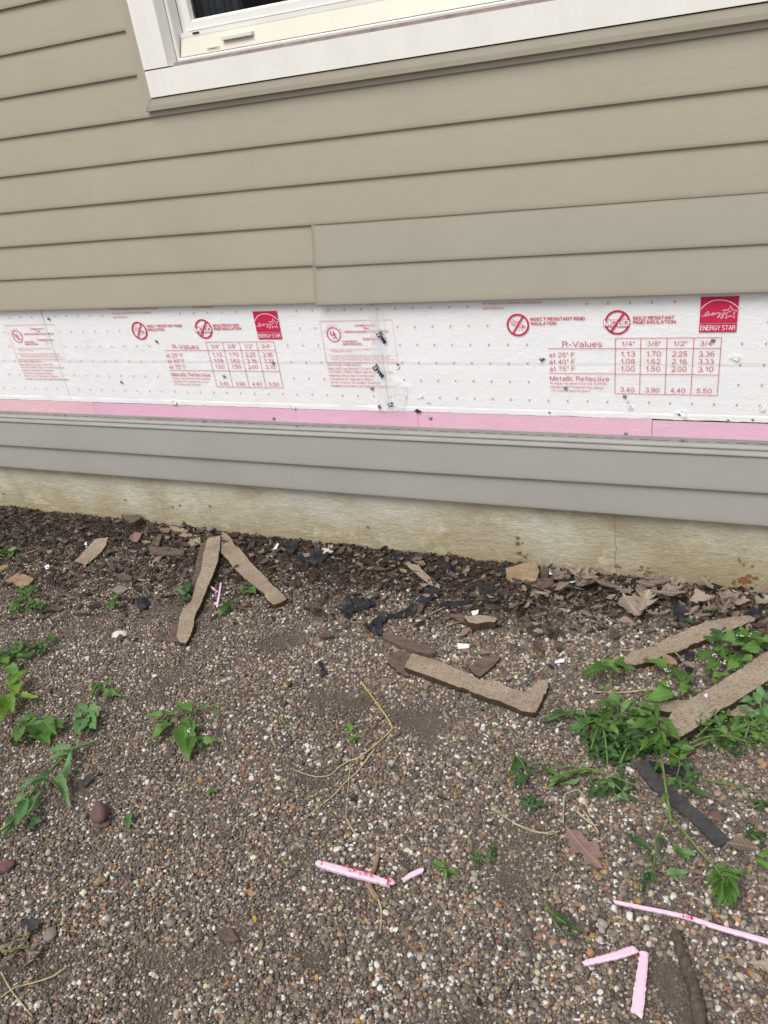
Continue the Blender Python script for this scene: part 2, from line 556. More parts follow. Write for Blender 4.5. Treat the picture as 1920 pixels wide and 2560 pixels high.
# foundation
G = Geo()
nxs, nzs = 120, 8
vv = [(XL + (XR - XL) * i / nxs, 0.02 + 0.0015 * noise.noise(Vector((i * 0.4, j * 0.7, 2))), -0.25 + 0.49 * j / nzs) for j in range(nzs + 1) for i in range(nxs + 1)]
ff = [(j * (nxs + 1) + i, j * (nxs + 1) + i + 1, (j + 1) * (nxs + 1) + i + 1, (j + 1) * (nxs + 1) + i) for j in range(nzs) for i in range(nxs)]
G.add(vv, ff)
G.box(XL, XR, 0.024, 0.22, -0.25, 0.238)
found = link('foundation', G.me('foundation', True, 40), M['concrete'], house)
def blot(pts_c, r, seed, mat, name):
    rr = random.Random(seed)
    k = 16
    vs = [(pts_c[0], 0.0178, pts_c[1])]
    for i in range(k):
        a = 2 * math.pi * i / k
        q = r * (0.45 + 0.75 * rr.random())
        vs.append((pts_c[0] + q * math.cos(a), 0.0178, pts_c[1] + 0.8 * q * math.sin(a)))
    fs = [(0, i + 1, (i + 1) % k + 1) for i in range(k)]
    return vs, fs
G = Geo()
for i, (p, r) in enumerate(zip([(0.0448,0.0151),(0.0810,0.0339),(-0.1867,0.0349),(-0.5448,0.0863),(-0.5433,0.0452),(-0.7774,0.0243),(-0.2622,0.0372),(0.0614,0.0843),(0.0867,0.0815),(0.0528,0.0997)], (.023, .023, .013, .014, .018, .011, .011, .007, .007, .006))):
    for q in range(7):
        rr = random.Random(i * 10 + q)
        vs, fs = blot((p[0] + rr.gauss(0, r * 0.55), p[1] + rr.gauss(0, r * 0.5)), r * rr.uniform(0.12, 0.5), i * 10 + q, None, '')
        vs = [(a, b - 0.00013 * (q + 1), c) for a, b, c in vs]
        G.add(vs, fs)
for i, p in enumerate([(-2.6740,0.0855),(-2.0411,0.1093),(-1.8271,0.0983),(-1.7932,0.1080),(-1.6602,0.1167),(-1.0485,0.0906),(-1.7945,0.0380)]):
    vs, fs = blot(p, 0.006, 80 + i, None, '')
    G.add(vs, fs)
link('rust_stain', G.me('rust_stain'), M['rust'], found)['kind'] = 'stuff'

def ribbon(pts, w, y, taper=True):
    """flat stroke of width w through (x,z) points, lying in the plane y"""
    vs, fs = [], []
    n = len(pts)
    for i, p in enumerate(pts):
        a = Vector(pts[max(0, i - 1)]); b = Vector(pts[min(n - 1, i + 1)])
        d = (b - a).normalized() if (b - a).length > 1e-9 else Vector((1, 0))
        nrm = Vector((-d.y, d.x)) * w * 0.5
        vs += [(p[0] + nrm.x, y, p[1] + nrm.y), (p[0] - nrm.x, y, p[1] - nrm.y)]
    for i in range(n - 1):
        fs.append((2 * i, 2 * i + 1, 2 * i + 3, 2 * i + 2))
    return vs, fs
G = Geo()
for pts, w in (([(-0.2727,0.2065),(-0.2712,0.1728),(-0.2734,0.1381),(-0.2686,0.0998),(-0.2714,0.0600),(-0.2678,0.0163)], .0012), ([(-1.8910,0.1716),(-1.8787,0.1151),(-1.8825,0.0562),(-1.8818,0.0265)], .0018),
               ([(-1.4760,0.1807),(-1.4769,0.1400),(-1.4742,0.0943)], .0012), ([(-1.4308,0.1394),(-1.2861,0.1431),(-1.1321,0.1394)], .001), ([(-1.6644,0.1192),(-1.6668,0.0763),(-1.6217,0.0615),(-1.5324,0.0323),(-1.4507,0.0170)], .0018)):
    fine = []
    for a, b in zip(pts[:-1], pts[1:]):
        for k in range(5):
            q = k / 5
            fine.append((a[0] + (b[0] - a[0]) * q + random.uniform(-.0015, .0015), a[1] + (b[1] - a[1]) * q + random.uniform(-.0015, .0015)))
    fine.append(pts[-1])
    G = Geo()
    G.add(*ribbon(fine, w, 0.0176))
    link('crack' if w == .0012 and len(pts) == 6 else 'trowel_mark', G.me('crack'), M['crack'] if len(pts) == 6 else M['limemark'], found)

# sheathing behind everything, open where the window sits
WX0, WX1, WZ0, WZ1 = -1.455, 0.42, 1.383, 2.46      # white casing, outer edges
G = Geo()
for bx in ((XL, XR, 0.030, 0.050, 0.239, 1.40), (XL, WX0 + 0.06, 0.030, 0.050, 1.401, 2.95), (WX1 - 0.06, XR, 0.030, 0.050, 1.401, 2.95), (WX0 + 0.061, WX1 - 0.061, 0.030, 0.050, WZ1 - 0.03, 2.95)):
    G.box(*bx)
link('sheathing', G.me('sheathing'), M['plank'], house)['kind'] = 'stuff'

# lap siding
E = 0.1008
def course(x0, x1, z0, dz0=0.0, dz1=0.0, proud=0.0, end_curve=False, seed=0, htop=None, mat='siding'):
    H = htop or E
    prof = [(0.003, 0.0022), (-0.0038, 0.0006), (-0.0052, 0.0), (-0.0063, 0.0009), (-0.0068, 0.0028), (-0.0067, 0.010),
            (-0.0060, 0.022), (-0.0045, 0.045), (-0.0028, 0.070), (-0.0008, 0.094), (0.0012, H + 0.012)]
    n = max(2, int((x1 - x0) / 0.06))
    vs, fs = [], []
    qs = [i / n for i in range(n + 1)]
    if end_curve:
        qs = [0, .0012, .0025, .004, .006, .009, .013] + [q for q in qs if q > 0.016]
        n = len(qs) - 1
    for i in range(n + 1):
        q = qs[i]
        x = x0 + (x1 - x0) * q
        flare = 0.0045 * math.exp(-(x - x0) / 0.007) if end_curve else 0.0
        wob = 0.0009 * noise.noise(Vector((x * 2.1, seed * 3.7, 0))) + 0.0004 * noise.noise(Vector((x * 7, seed * 1.7, 4)))
        dz = dz0 + (dz1 - dz0) * q
        for (y, z) in prof:
            xx = x
            if end_curve and q < 0.012:
                xx = x + 0.009 * (z / H) * (1 - q / 0.012)
            vs.append((xx, y - proud - flare + wob * (1.2 - z / H), z0 + dz * (1 - z / H) + z))
    k = len(prof)
    for i in range(n):
        for j in range(k - 1):
            a = i * k + j
            fs.append((a, a + 1, a + k + 1, a + k))
    me = mesh('siding_board', vs, fs, True, None, 35)
    return link('siding_board', me, M[mat], house)
ZB = 8.28 * E
for k in range(0, 21):
    z = ZB + k * E
    if k == 0:
        course(XL, -1.055, z, 0.004, -0.005, 0.0, False, k)
        course(-1.080, XR, z, -0.0105, -0.004, 0.0042, True, k + 40, None, 'siding2')
    elif k == 1:
        course(XL, -1.035, z, 0.002, -0.003, 0.0, False, k)
        course(-1.064, XR, z, -0.0060, 0.001, 0.0040, True, k + 40, None, 'siding2')
    elif z + E < 1.37 or z > 2.49:
        course(XL, XR, z, 0.001, 0.001, 0.0, False, k)
    else:
        course(XL, -1.470, z, 0.002, 0.001, 0.0, False, k)
        course(0.43, XR, z, 0.0, 0.0, 0.0, False, k + 40)
        if k == 5:
            # the cut-down course that disappears under the window trim
            me = course(-1.4698, 0.4298, z, 0.001, 0.001, 0.0, False, k, 0.075).data

# lower siding: two courses with the nail hem showing on top
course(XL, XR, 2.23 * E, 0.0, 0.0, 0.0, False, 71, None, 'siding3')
zl1 = 3.2 * E
prof = [(0.003, 0.0020), (-0.0075, 0.0002), (-0.0100, 0.0), (-0.0113, 0.0009), (-0.0117, 0.0028), (-0.0112, 0.010), (-0.0095, 0.030), (-0.0065, 0.062), (-0.0040, 0.090), (-0.0030, 0.0975)]
n = 100
vs, fs = [], []
for i in range(n + 1):
    x = XL + (XR - XL) * i / n
    wob = 0.0008 * noise.noise(Vector((x * 2.1, 55.0, 0)))
    for (y, z) in prof:
        vs.append((x, y + wob, zl1 + z - 0.003 * math.exp(-((x + 1.0) / 0.7) ** 2) * (1 - z / 0.1)))
k = len(prof)
fs = [(i * k + j, i * k + j + 1, (i + 1) * k + j + 1, (i + 1) * k + j) for i in range(n) for j in range(k - 1)]
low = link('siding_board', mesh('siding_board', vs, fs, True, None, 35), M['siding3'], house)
# the lock bead and nail hem
prof = [(-0.0030, 0.4185), (-0.0070, 0.4195), (-0.0085, 0.4225), (-0.0078, 0.427), (-0.0048, 0.431), (-0.0040, 0.4345), (-0.0062, 0.4385), (-0.0058, 0.4415), (-0.0010, 0.4425), (0.0062, 0.4435), (0.0068, 0.4475)]
n = 60
vs, fs = [], []
for i in range(n + 1):
    x = XL + (XR - XL) * i / n
    for (y, z) in prof:
        vs.append((x, y, z))
k = len(prof)
fs = [(i * k + j, i * k + j + 1, (i + 1) * k + j + 1, (i + 1) * k + j) for i in range(n) for j in range(k - 1)]
G = Geo()
G.add(vs, fs)
# slotted flange above the bead: bars between the nail slots, then the top edge
x = XL
while x < XR:
    G.box(x, x + 0.020, 0.0062, 0.0078, 0.4476, 0.4499)     # bridge between slots
    x += 0.046
G.box(XL, XR, 0.0060, 0.0080, 0.4500, 0.4585)
link('nail_hem', G.me('nail_hem', True, 35), M['hem'], house)['kind'] = 'stuff'

# ---------------------------------------------------------------- insulation boards
FY = 0.012
def foam(x0, x1, z0, z1, seed, folds, mat):
    nxx = max(8, int((x1 - x0) / 0.012))
    zs = [z0, z0 + 0.0008, z0 + 0.009, z0 + 0.0150, z0 + 0.0162, z0 + 0.0176, z0 + 0.022] + list(np.linspace(z0 + 0.04, 0.636, 8)) + [0.6440, 0.6468, 0.6500, 0.658] + list(np.linspace(0.68, z1, 9))
    vs = []
    for z in zs:
        for i in range(nxx + 1):
            x = x0 + (x1 - x0) * i / nxx
            y = FY
            d = z - z0
            if d < 0.0155:
                y -= 0.0004 + 0.0010 * noise.noise(Vector((x * 11, seed, 1)))
            elif d < 0.017:
                y += 0.0001
            if 0.643 < z < 0.651:
                y += 0.0004 if z < 0.6475 else -0.0003
            for fx in folds:
                y += 0.0022 * math.exp(-((x - fx) / 0.0035) ** 2)
            y += 0.0008 * noise.noise(Vector((x * 3.0, z * 4.0, seed)))
            zz = z
            if z == z0 or d < 0.001:
                y += 0.0
                zz += 0.0022 * noise.noise(Vector((x * 14, seed, 7))) + 0.0015 * noise.noise(Vector((x * 45, seed, 3)))
            if i in (0, nxx):
                y += 0.003
            vs.append((x, y, zz))
    w = nxx + 1
    fs = [(j * w + i, j * w + i + 1, (j + 1) * w + i + 1, (j + 1) * w + i) for j in range(len(zs) - 1) for i in range(nxx)]
    o = link('insulation_board', mesh('insulation_board', vs, fs, True), mat, house)
    return o
JL, JR = -2.131, -0.912
fbL = foam(-3.345, JL - 0.0006, 0.504, 0.90, 1.0, [-2.74], M['foam'])
fbM = foam(JL + 0.0006, JR - 0.0006, 0.503, 0.90, 2.0, [-1.521], M['foam'])
fbR = foam(JR + 0.0006, 0.307, 0.505, 0.90, 3.0, [-0.3085], M['foam'])
foam(0.308, XR, 0.505, 0.90, 4.0, [0.90], M['foam'])
foam(XL, -3.346, 0.504, 0.90, 5.0, [], M['foam'])
def pink(x0, x1, z1, dz, m, lab):
    G = Geo()
    nn = max(4, int((x1 - x0) / 0.02))
    for i in range(nn):
        a = x0 + (x1 - x0) * i / nn; b = x0 + (x1 - x0) * (i + 1) / nn
        za = z1 + dz * i / nn; zb = z1 + dz * (i + 1) / nn
        G.add([(a, 0.0125, 0.43), (b, 0.0125, 0.43), (b, 0.0125, zb), (a, 0.0125, za), (a, 0.029, za), (b, 0.029, zb)], [(0, 1, 2, 3), (3, 2, 5, 4)])
    G.add([(x0, 0.0125, 0.43), (x0, 0.0125, z1), (x0, 0.029, z1), (x0, 0.029, 0.43)], [(0, 1, 2, 3)])
    G.add([(x1, 0.0125, 0.43), (x1, 0.029, 0.43), (x1, 0.029, z1 + dz), (x1, 0.0125, z1 + dz)], [(0, 1, 2, 3)])
    o = link('pink_insulation_board', G.me('pink_insulation_board'), PINK[m], house)
    o['label'] = lab
    return o
pink(XL, -2.0372, 0.5035, 0.0, 0, 'pale salmon pink foam strip at the left')
pink(-2.0362, -0.8262, 0.5005, 0.004, 1, 'long rose pink foam strip left of centre')
pink(-0.8252, -0.1828, 0.5045, 0.0, 2, 'pink foam strip between two butt joints')
pink(-0.1815, XR, 0.5012, 0.0, 3, 'bright pink foam strip at the right with a dark gap above')

# ---------------------------------------------------------------- print on the boards
def _a(cx, cy, rx, ry, a0, a1, n=10):
    return [(cx + rx * math.cos(R(a0 + (a1 - a0) * i / n)), cy + ry * math.sin(R(a0 + (a1 - a0) * i / n))) for i in range(n + 1)]
def _o(cx, cy, rx, ry):
    return _a(cx, cy, rx, ry, 0, 360, 16)
GL = {   # a plain grotesque drawn as centre lines, capital height 1: (width, strokes)
    'A': (.72, [[(0, 0), (.36, 1)], [(.36, 1), (.72, 0)], [(.12, .33), (.60, .33)]]),
    'B': (.64, [[(0, 0), (0, 1)], [(0, 1), (.36, 1)] + _a(.36, .77, .24, .23, 90, -90) + [(0, .54)], [(0, .54), (.38, .54)] + _a(.38, .27, .27, .27, 90, -90) + [(0, 0)]]),
    'C': (.72, [_a(.38, .5, .38, .5, 48, 312, 16)]),
    'D': (.70, [[(0, 0), (0, 1)], [(0, 1), (.3, 1)] + _a(.3, .5, .40, .5, 90, -90, 14) + [(0, 0)]]),
    'E': (.60, [[(.6, 1), (0, 1)], [(0, 1), (0, 0)], [(0, 0), (.6, 0)], [(0, .53), (.55, .53)]]),
    'F': (.56, [[(.56, 1), (0, 1)], [(0, 1), (0, 0)], [(0, .52), (.49, .52)]]),
    'G': (.76, [_a(.38, .5, .38, .5, 48, 330, 16), [(.42, .46), (.76, .46)], [(.76, .46), (.76, .02)]]),
    'H': (.64, [[(0, 0), (0, 1)], [(.64, 0), (.64, 1)], [(0, .53), (.64, .53)]]),
    'I': (0, [[(0, 0), (0, 1)]]),
    'K': (.64, [[(0, 0), (0, 1)], [(.62, 1), (0, .36)], [(.22, .58), (.66, 0)]]),
    'L': (.52, [[(0, 1), (0, 0)], [(0, 0), (.52, 0)]]),
    'M': (.76, [[(0, 0), (0, 1)], [(0, 1), (.38, .05)], [(.38, .05), (.76, 1)], [(.76, 1), (.76, 0)]]),
    'N': (.64, [[(0, 0), (0, 1)], [(0, 1), (.64, 0)], [(.64, 0), (.64, 1)]]),
    'O': (.78, [_o(.39, .5, .39, .5)]),
    'P': (.62, [[(0, 0), (0, 1)], [(0, 1), (.36, 1)] + _a(.36, .73, .26, .27, 90, -90) + [(0, .46)]]),
    'R': (.66, [[(0, 0), (0, 1)], [(0, 1), (.38, 1)] + _a(.38, .76, .25, .24, 90, -90) + [(0, .52)], [(.38, .52), (.56, .42), (.60, .2), (.66, 0)]]),
    'S': (.62, [_a(.31, .75, .28, .25, 25, 270, 12) + _a(.31, .25, .31, .25, 90, -160, 12)]),
    'T': (.66, [[(0, 1), (.66, 1)], [(.33, 1), (.33, 0)]]),
    'U': (.64, [[(0, 1), (0, .32)] + _a(.32, .32, .32, .32, 180, 360, 12) + [(.64, 1)]]),
    'V': (.68, [[(0, 1), (.34, 0)], [(.34, 0), (.68, 1)]]),
    'Y': (.66, [[(0, 1), (.33, .42)], [(.66, 1), (.33, .42)], [(.33, .42), (.33, 0)]]),
    '0': (.56, [_o(.28, .5, .28, .5)]),
    '1': (.36, [[(.02, .74), (.2, .8), (.30, 1)], [(.30, 1), (.30, 0)]]),
    '2': (.56, [_a(.28, .71, .27, .29, 172, -35, 12) + [(0, 0)], [(0, 0), (.56, 0)]]),
    '3': (.56, [_a(.27, .76, .25, .24, 160, -90), _a(.27, .26, .29, .26, 90, -165, 12)]),
    '4': (.58, [[(.42, 0), (.42, 1)], [(.42, 1), (0, .32)], [(0, .32), (.58, .32)]]),
    '5': (.56, [[(.52, 1), (.1, 1)], [(.1, 1), (.04, .52)], _a(.27, .33, .29, .33, 142, -160, 14)]),
    '6': (.56, [_o(.28, .32, .28, .32), [(.005, .34)] + _a(.31, .5, .305, .5, 172, 55)]),
    '7': (.56, [[(0, 1), (.56, 1)], [(.56, 1), (.3, .5), (.2, 0)]]),
    '8': (.56, [_o(.28, .76, .23, .24), _o(.28, .27, .28, .27)]),
    '9': (.56, [_o(.28, .68, .28, .32), [(.555, .66)] + _a(.25, .5, .305, .5, -8, -125)]),
    'a': (.54, [_a(.25, .5, .23, .22, 160, 0) + [(.48, .10), (.54, 0)], [(.48, .42), (.2, .40)] + _a(.2, .2, .2, .2, 90, 270, 8) + [(.36, .03), (.48, .17)]]),
    'b': (.52, [[(0, 1), (0, 0)], _o(.26, .36, .26, .36)]),
    'c': (.47, [_a(.26, .36, .26, .36, 45, 315, 12)]),
    'd': (.52, [[(.52, 1), (.52, 0)], _o(.26, .36, .26, .36)]),
    'e': (.52, [[(.01, .38), (.52, .38)] + _a(.265, .36, .255, .36, 5, 320, 14)]),
    'f': (.30, [_a(.28, .82, .14, .18, 75, 180, 6) + [(.14, 0)], [(0, .70), (.29, .70)]]),
    'g': (.52, [_o(.26, .36, .26, .36), [(.52, .72), (.52, -.06)] + _a(.26, -.06, .26, .2, 0, -150, 8)]),
    'h': (.48, [[(0, 1), (0, 0)], [(0, .45)] + _a(.24, .46, .24, .26, 180, 0, 8) + [(.48, 0)]]),
    'i': (0, [[(0, .72), (0, 0)], [(0, .9), (0, 1)]]),
    'k': (.48, [[(0, 1), (0, 0)], [(.45, .72), (0, .28)], [(.16, .43), (.5, 0)]]),
    'l': (0, [[(0, 1), (0, 0)]]),
    'm': (.76, [[(0, .72), (0, 0)], [(0, .47)] + _a(.19, .5, .19, .22, 180, 0, 8) + [(.38, 0)], [(.38, .47)] + _a(.57, .5, .19, .22, 180, 0, 8) + [(.76, 0)]]),
    'n': (.48, [[(0, .72), (0, 0)], [(0, .45)] + _a(.24, .46, .24, .26, 180, 0, 8) + [(.48, 0)]]),
    'o': (.52, [_o(.26, .36, .26, .36)]),
    'p': (.52, [[(0, .72), (0, -.28)], _o(.26, .36, .26, .36)]),
    'q': (.52, [[(.52, .72), (.52, -.28)], _o(.26, .36, .26, .36)]),
    'r': (.26, [[(0, .72), (0, 0)], [(0, .45)] + _a(.2, .47, .2, .25, 180, 75, 6)]),
    's': (.46, [_a(.23, .54, .21, .18, 25, 270) + _a(.23, .18, .23, .18, 90, -160)]),
    't': (.30, [[(.13, .95), (.13, .12)] + _a(.26, .12, .13, .12, 180, 280, 5), [(0, .70), (.3, .70)]]),
    'u': (.48, [[(0, .72), (0, .26)] + _a(.24, .26, .24, .26, 180, 360, 8), [(.48, .72), (.48, 0)]]),
    'v': (.50, [[(0, .72), (.25, 0)], [(.25, 0), (.5, .72)]]),
    'w': (.70, [[(0, .72), (.18, 0)], [(.18, 0), (.35, .72)], [(.35, .72), (.52, 0)], [(.52, 0), (.7, .72)]]),
    'x': (.48, [[(0, .72), (.48, 0)], [(.48, .72), (0, 0)]]),
    'y': (.50, [[(0, .72), (.26, .02)], [(.5, .72), (.2, -.18), (.1, -.28), (0, -.27)]]),
    'z': (.44, [[(0, .72), (.44, .72)], [(.44, .72), (0, 0)], [(0, 0), (.44, 0)]]),
    '.': (0, [[(0, -.03), (0, .08)]]), ',': (.04, [[(.04, .08), (0, -.14)]]), ':': (0, [[(0, -.03), (0, .08)], [(0, .56), (0, .67)]]),
    '/': (.30, [[(0, 0), (.3, 1)]]), '"': (.16, [[(0, 1), (0, .70)], [(.16, 1), (.16, .70)]]), '°': (.26, [_o(.13, .86, .12, .12)]),
    '-': (.28, [[(0, .38), (.28, .38)]]), '*': (.30, [[(.15, 1), (.15, .66)], [(0, .92), (.3, .74)], [(0, .74), (.3, .92)]]),
    '®': (.8, [_o(.4, .5, .4, .5), [(.26, .25), (.26, .78)], [(.26, .78), (.5, .74), (.5, .55), (.26, .5)], [(.4, .5), (.55, .25)]]),
}
CAP = 1.0
_k = [0]
def text_strokes(s):
    x = 0.0
    out = []
    for ch in s:
        if ch == ' ':
            x += 0.34
            continue
        w, st = GL[ch]
        for q in st:
            out.append([(x + p[0], p[1]) for p in q])
        x += w + 0.235
    return out, max(0.12, x - 0.235)
def put_text(G, s, a, b, cap, y=FY - 0.0024, bold=0.0, m=0, shear=0.0, sw=None):
    """text from point a (left end of the baseline) to b (right end), capital height cap, on the wall"""
    st, wd = text_strokes(s)
    a = Vector(a); b = Vector(b)
    d = b - a
    L = d.length
    d.normalize()
    nrm = Vector((-d.y, d.x))
    if sw is None:
        sw = 0.165 if bold > 0.015 else 0.098
    w = sw * cap
    sx = (L - w) / wd
    for q in st:
        pts = []
        for p in q:
            v = a + d * (w * 0.5 + p[0] * sx + shear * p[1] * cap) + nrm * (w * 0.5 + p[1] * (cap - w))
            pts.append((v.x, v.y))
        if len(pts) == 2:      # let straight strokes close their corners
            e = (Vector(pts[1]) - Vector(pts[0])).normalized() * w * 0.42
            pts = [(pts[0][0] - e.x, pts[0][1] - e.y), (pts[1][0] + e.x, pts[1][1] + e.y)]
        _k[0] = (_k[0] + 1) % 11
        G.add(*ribbon(pts, w, y - 0.00002 * _k[0]), m)
def hline(G, pts, w=0.0012, y=FY - 0.0024, m=0):
    _k[0] = (_k[0] + 1) % 11
    G.add(*ribbon(pts, w, y - 0.00002 * _k[0]), m)
def arc(c, r, a0, a1, n=40, ry=None):
    ry = ry or r
    return [(c[0] + r * math.cos(R(a0 + (a1 - a0) * i / n)), c[1] + ry * math.sin(R(a0 + (a1 - a0) * i / n))) for i in range(n + 1)]

def shift(G0, dx, dz):
    G1 = Geo()
    G1.v = [(a + dx, b, c + dz) for a, b, c in G0.v]
    G1.f = list(G0.f); G1.mi = list(G0.mi)
    return G1

# R-value table
T = Geo()
t0, t1 = [(-0.2777,0.7169),(-0.2757,0.5733)]
tr = (-0.0381,0.7201)
tx = [-0.2753 + 0.0605 * i for i in range(5)]
zt = (t0[1] + tr[1]) / 2
zh = (-0.2774,0.6924)[1]
zr_ = (-0.2769,0.6261)[1]
zb = t1[1]
xl = (-0.4422,0.6907)[0]
hline(T, [(tx[0], zt), (tx[4], zt)])
hline(T, [(xl, zh), (tx[4], zh)])
hline(T, [(xl + 0.001, zr_), (tx[4], zr_)])
hline(T, [(tx[0], zb), (tx[4], zb)])
for q in tx:
    hline(T, [(q, zt), (q, zb)])
def row(G, s, a, b, cap, bold=0.0, m=0):
    z = (a[1] + b[1]) / 2
    put_text(G, s, (a[0], z), (b[0], z), cap, bold=bold, m=m)
row(T, 'R-Values', *[(-0.4061,0.6968),(-0.3078,0.6965)], 0.0152, 0.004)
for s, a, b in (('at 25° F', 242, 407), ('at 40° F', 243, 408), ('at 75° F', 246, 409)):
    zz = {'at 25° F': 498, 'at 40° F': 543, 'at 75° F': 588}[s]
    pa = {498: [(-0.4404,0.6697),(-0.3754,0.6698)], 543: [(-0.4406,0.6509),(-0.3753,0.6513)], 588: [(-0.4400,0.6320),(-0.3752,0.6326)]}[zz]
    row(T, s, *pa, 0.0126)
rows = [((-0.2457,0.6990)[1], ('1/4"', '3/8"', '1/2"', '3/4"'), 0.031, 0.0118), ((-0.2453,0.6721)[1], ('1.13', '1.70', '2.25', '3.36'), 0.0345, 0.0132),
        ((-0.2450,0.6532)[1], ('1.08', '1.62', '2.16', '3.33'), 0.0345, 0.0126), ((-0.2447,0.6338)[1], ('1.00', '1.50', '2.00', '3.10'), 0.0345, 0.0130),
        ((-0.2438,0.5782)[1], ('3.40', '3.90', '4.40', '5.50'), 0.0345, 0.0126)]
for z, cells, wd, cap in rows:
    for i, s in enumerate(cells):
        c = tx[i] + 0.0302
        put_text(T, s, (c - wd / 2, z), (c + wd / 2, z), cap)
row(T, 'Metallic Reflective', *[(-0.4400,0.6048),(-0.2897,0.6070)], 0.0130, 0.004)
row(T, 'R-Value calculated from the ASHRAE', *[(-0.4395,0.5949),(-0.2954,0.5973)], 0.0062, 0.004)
row(T, 'Handbook of Fundamentals using a', *[(-0.4398,0.5846),(-0.3031,0.5871)], 0.0062, 0.004)
row(T, '1/2" uniform dead airspace.', *[(-0.4389,0.5746),(-0.3353,0.5768)], 0.0062, 0.004)

# slogans and pictograms
SL = [Geo() for _ in range(4)]
PI, PM = Geo(), Geo()
row(SL[0], 'INSECT RESISTANT RIGID', *[(-0.4846,0.7661),(-0.3489,0.7659)], 0.0084, 0.022)
row(SL[0], 'INSULATION', *[(-0.4843,0.7545),(-0.4199,0.7548)], 0.0084, 0.022)
row(SL[1], 'MOLD RESISTANT', *[(-0.2342,0.7647),(-0.1400,0.7646)], 0.0084, 0.022)
row(SL[1], 'RIGID INSULATION', *[(-0.2340,0.7544),(-0.1368,0.7541)], 0.0084, 0.022)
row(SL[2], 'Results in excellent resistance to moisture', *[(-0.6063,0.8234),(-0.4232,0.8220)], 0.0066, 0.006)
row(SL[2], 'for long term retention of insulating', *[(-0.6066,0.8108),(-0.4554,0.8089)], 0.0066, 0.006)
row(SL[2], 'performance', *[(-0.6069,0.7976),(-0.5517,0.7981)], 0.0066, 0.006)
row(SL[3], 'or Formaldehyde.', *[(-0.2941,0.8224),(-0.2174,0.8225)], 0.0070, 0.006)
ci = (-0.5184,0.7556)
ri = abs((-0.4904,0.7552)[0] - (-0.5468,0.7560)[0]) / 2 * 0.96
hline(PI, arc(ci, ri, 0, 360), 0.0046)
hline(PI, [(ci[0] - ri * 0.50, ci[1] - ri * 0.80), (ci[0] + ri * 0.50, ci[1] + ri * 0.80)], 0.0042, FY - 0.0028)
# winged insect inside the ring
def el(c, rx, rz, tilt, n=22):
    o = []
    for i in range(n + 1):
        a = 2 * math.pi * i / n
        x, z = rx * math.cos(a), rz * math.sin(a)
        o.append((c[0] + x * math.cos(tilt) - z * math.sin(tilt), c[1] + x * math.sin(tilt) + z * math.cos(tilt)))
    return o
IN = [(-0.5282,0.7614),(-0.5095,0.7520),(-0.5046,0.7510)]
hline(PI, el(IN[0], 0.0098, 0.0058, -0.75), 0.0008)
for k in (-0.5, -0.2, 0.1, 0.4):
    c = IN[0]
    dx, dz = k * 0.0085 * math.cos(-0.75), k * 0.0085 * math.sin(-0.75)
    hline(PI, [(c[0] + dx - 0.0028, c[1] + dz - 0.0036), (c[0] + dx + 0.0032, c[1] + dz + 0.0038)], 0.0006)
hline(PI, el(IN[1], 0.0046, 0.0036, -0.4), 0.0008)
hline(PI, el(IN[2], 0.0030, 0.0034, 0.2), 0.0014)
for pts in ([(-0.5265,0.7553),(-0.5326,0.7550),(-0.5375,0.7585)], [(-0.5157,0.7501),(-0.5156,0.7440),(-0.5152,0.7399)], [(-0.5121,0.7490),(-0.5080,0.7429),(-0.5057,0.7398)], [(-0.5171,0.7612),(-0.5179,0.7663),(-0.5191,0.7703)], [(-0.5064,0.7550),(-0.5015,0.7519),(-0.4966,0.7502)], [(-0.5226,0.7649),(-0.5190,0.7629),(-0.5172,0.7602)], [(-0.5097,0.7567),(-0.5080,0.7591),(-0.5063,0.7566)]):
    hline(PI, pts, 0.0007)
cm = (-0.2710,0.7584)
rm = ri * 1.04
hline(PM, arc(cm, rm, 0, 360), 0.0046)
ma, mb = [(-0.3045,0.7473),(-0.2407,0.7480)]
zz = (ma[1] + mb[1]) / 2
put_text(PM, 'MOLD', (ma[0], zz), (mb[0], zz), 0.0190, FY - 0.0029, 0, 0, sw=0.30)
put_text(PM, 'MOLD', (ma[0] + 0.0010, zz + 0.0010), (mb[0] - 0.0010, zz + 0.0010), 0.0170, FY - 0.0033, 0, 1, sw=0.22)
hline(PM, [(cm[0] - rm * 0.54, cm[1] - rm * 0.80), (cm[0] + rm * 0.54, cm[1] + rm * 0.80)], 0.0050, FY - 0.0037)

# energy mark
N = Geo()
ex0, ez1 = (-0.0838,0.8157)
ex1, ez0 = (0.0003,0.7356)
em = (-0.0814,0.7538)[1]
ex1 = ex0 + 0.0812
hline(N, [((ex0 + ex1) / 2, em), ((ex0 + ex1) / 2, ez1)], ex1 - ex0, FY - 0.0024)
em2 = em - 0.0022
ez0 = em - 0.0218
hline(N, [((ex0 + ex1) / 2, ez0), ((ex0 + ex1) / 2, em2)], ex1 - ex0, FY - 0.0024)
put_text(N, 'ENERGY STAR', (ex0 + 0.0026, ez0 + 0.0044), (ex1 - 0.0026, ez0 + 0.0044), 0.0118, FY - 0.0029, 0, 1, sw=0.125)
hline(N, [(-0.0821,0.7872),(-0.0778,0.7932),(-0.0709,0.7996),(-0.0625,0.8046),(-0.0539,0.8071),(-0.0454,0.8079),(-0.0375,0.8076),(-0.0288,0.8058),(-0.0192,0.8020),(-0.0103,0.7963),(-0.0042,0.7907),(-0.0010,0.7867)], 0.0019, FY - 0.0029, 1)
hline(N, [(-0.0354,0.7835),(-0.0229,0.7843),(-0.0192,0.7937),(-0.0143,0.7835),(-0.0025,0.7836),(-0.0119,0.7762),(-0.0082,0.7651),(-0.0184,0.7705),(-0.0283,0.7648),(-0.0256,0.7749)], 0.0016, FY - 0.0029, 1)
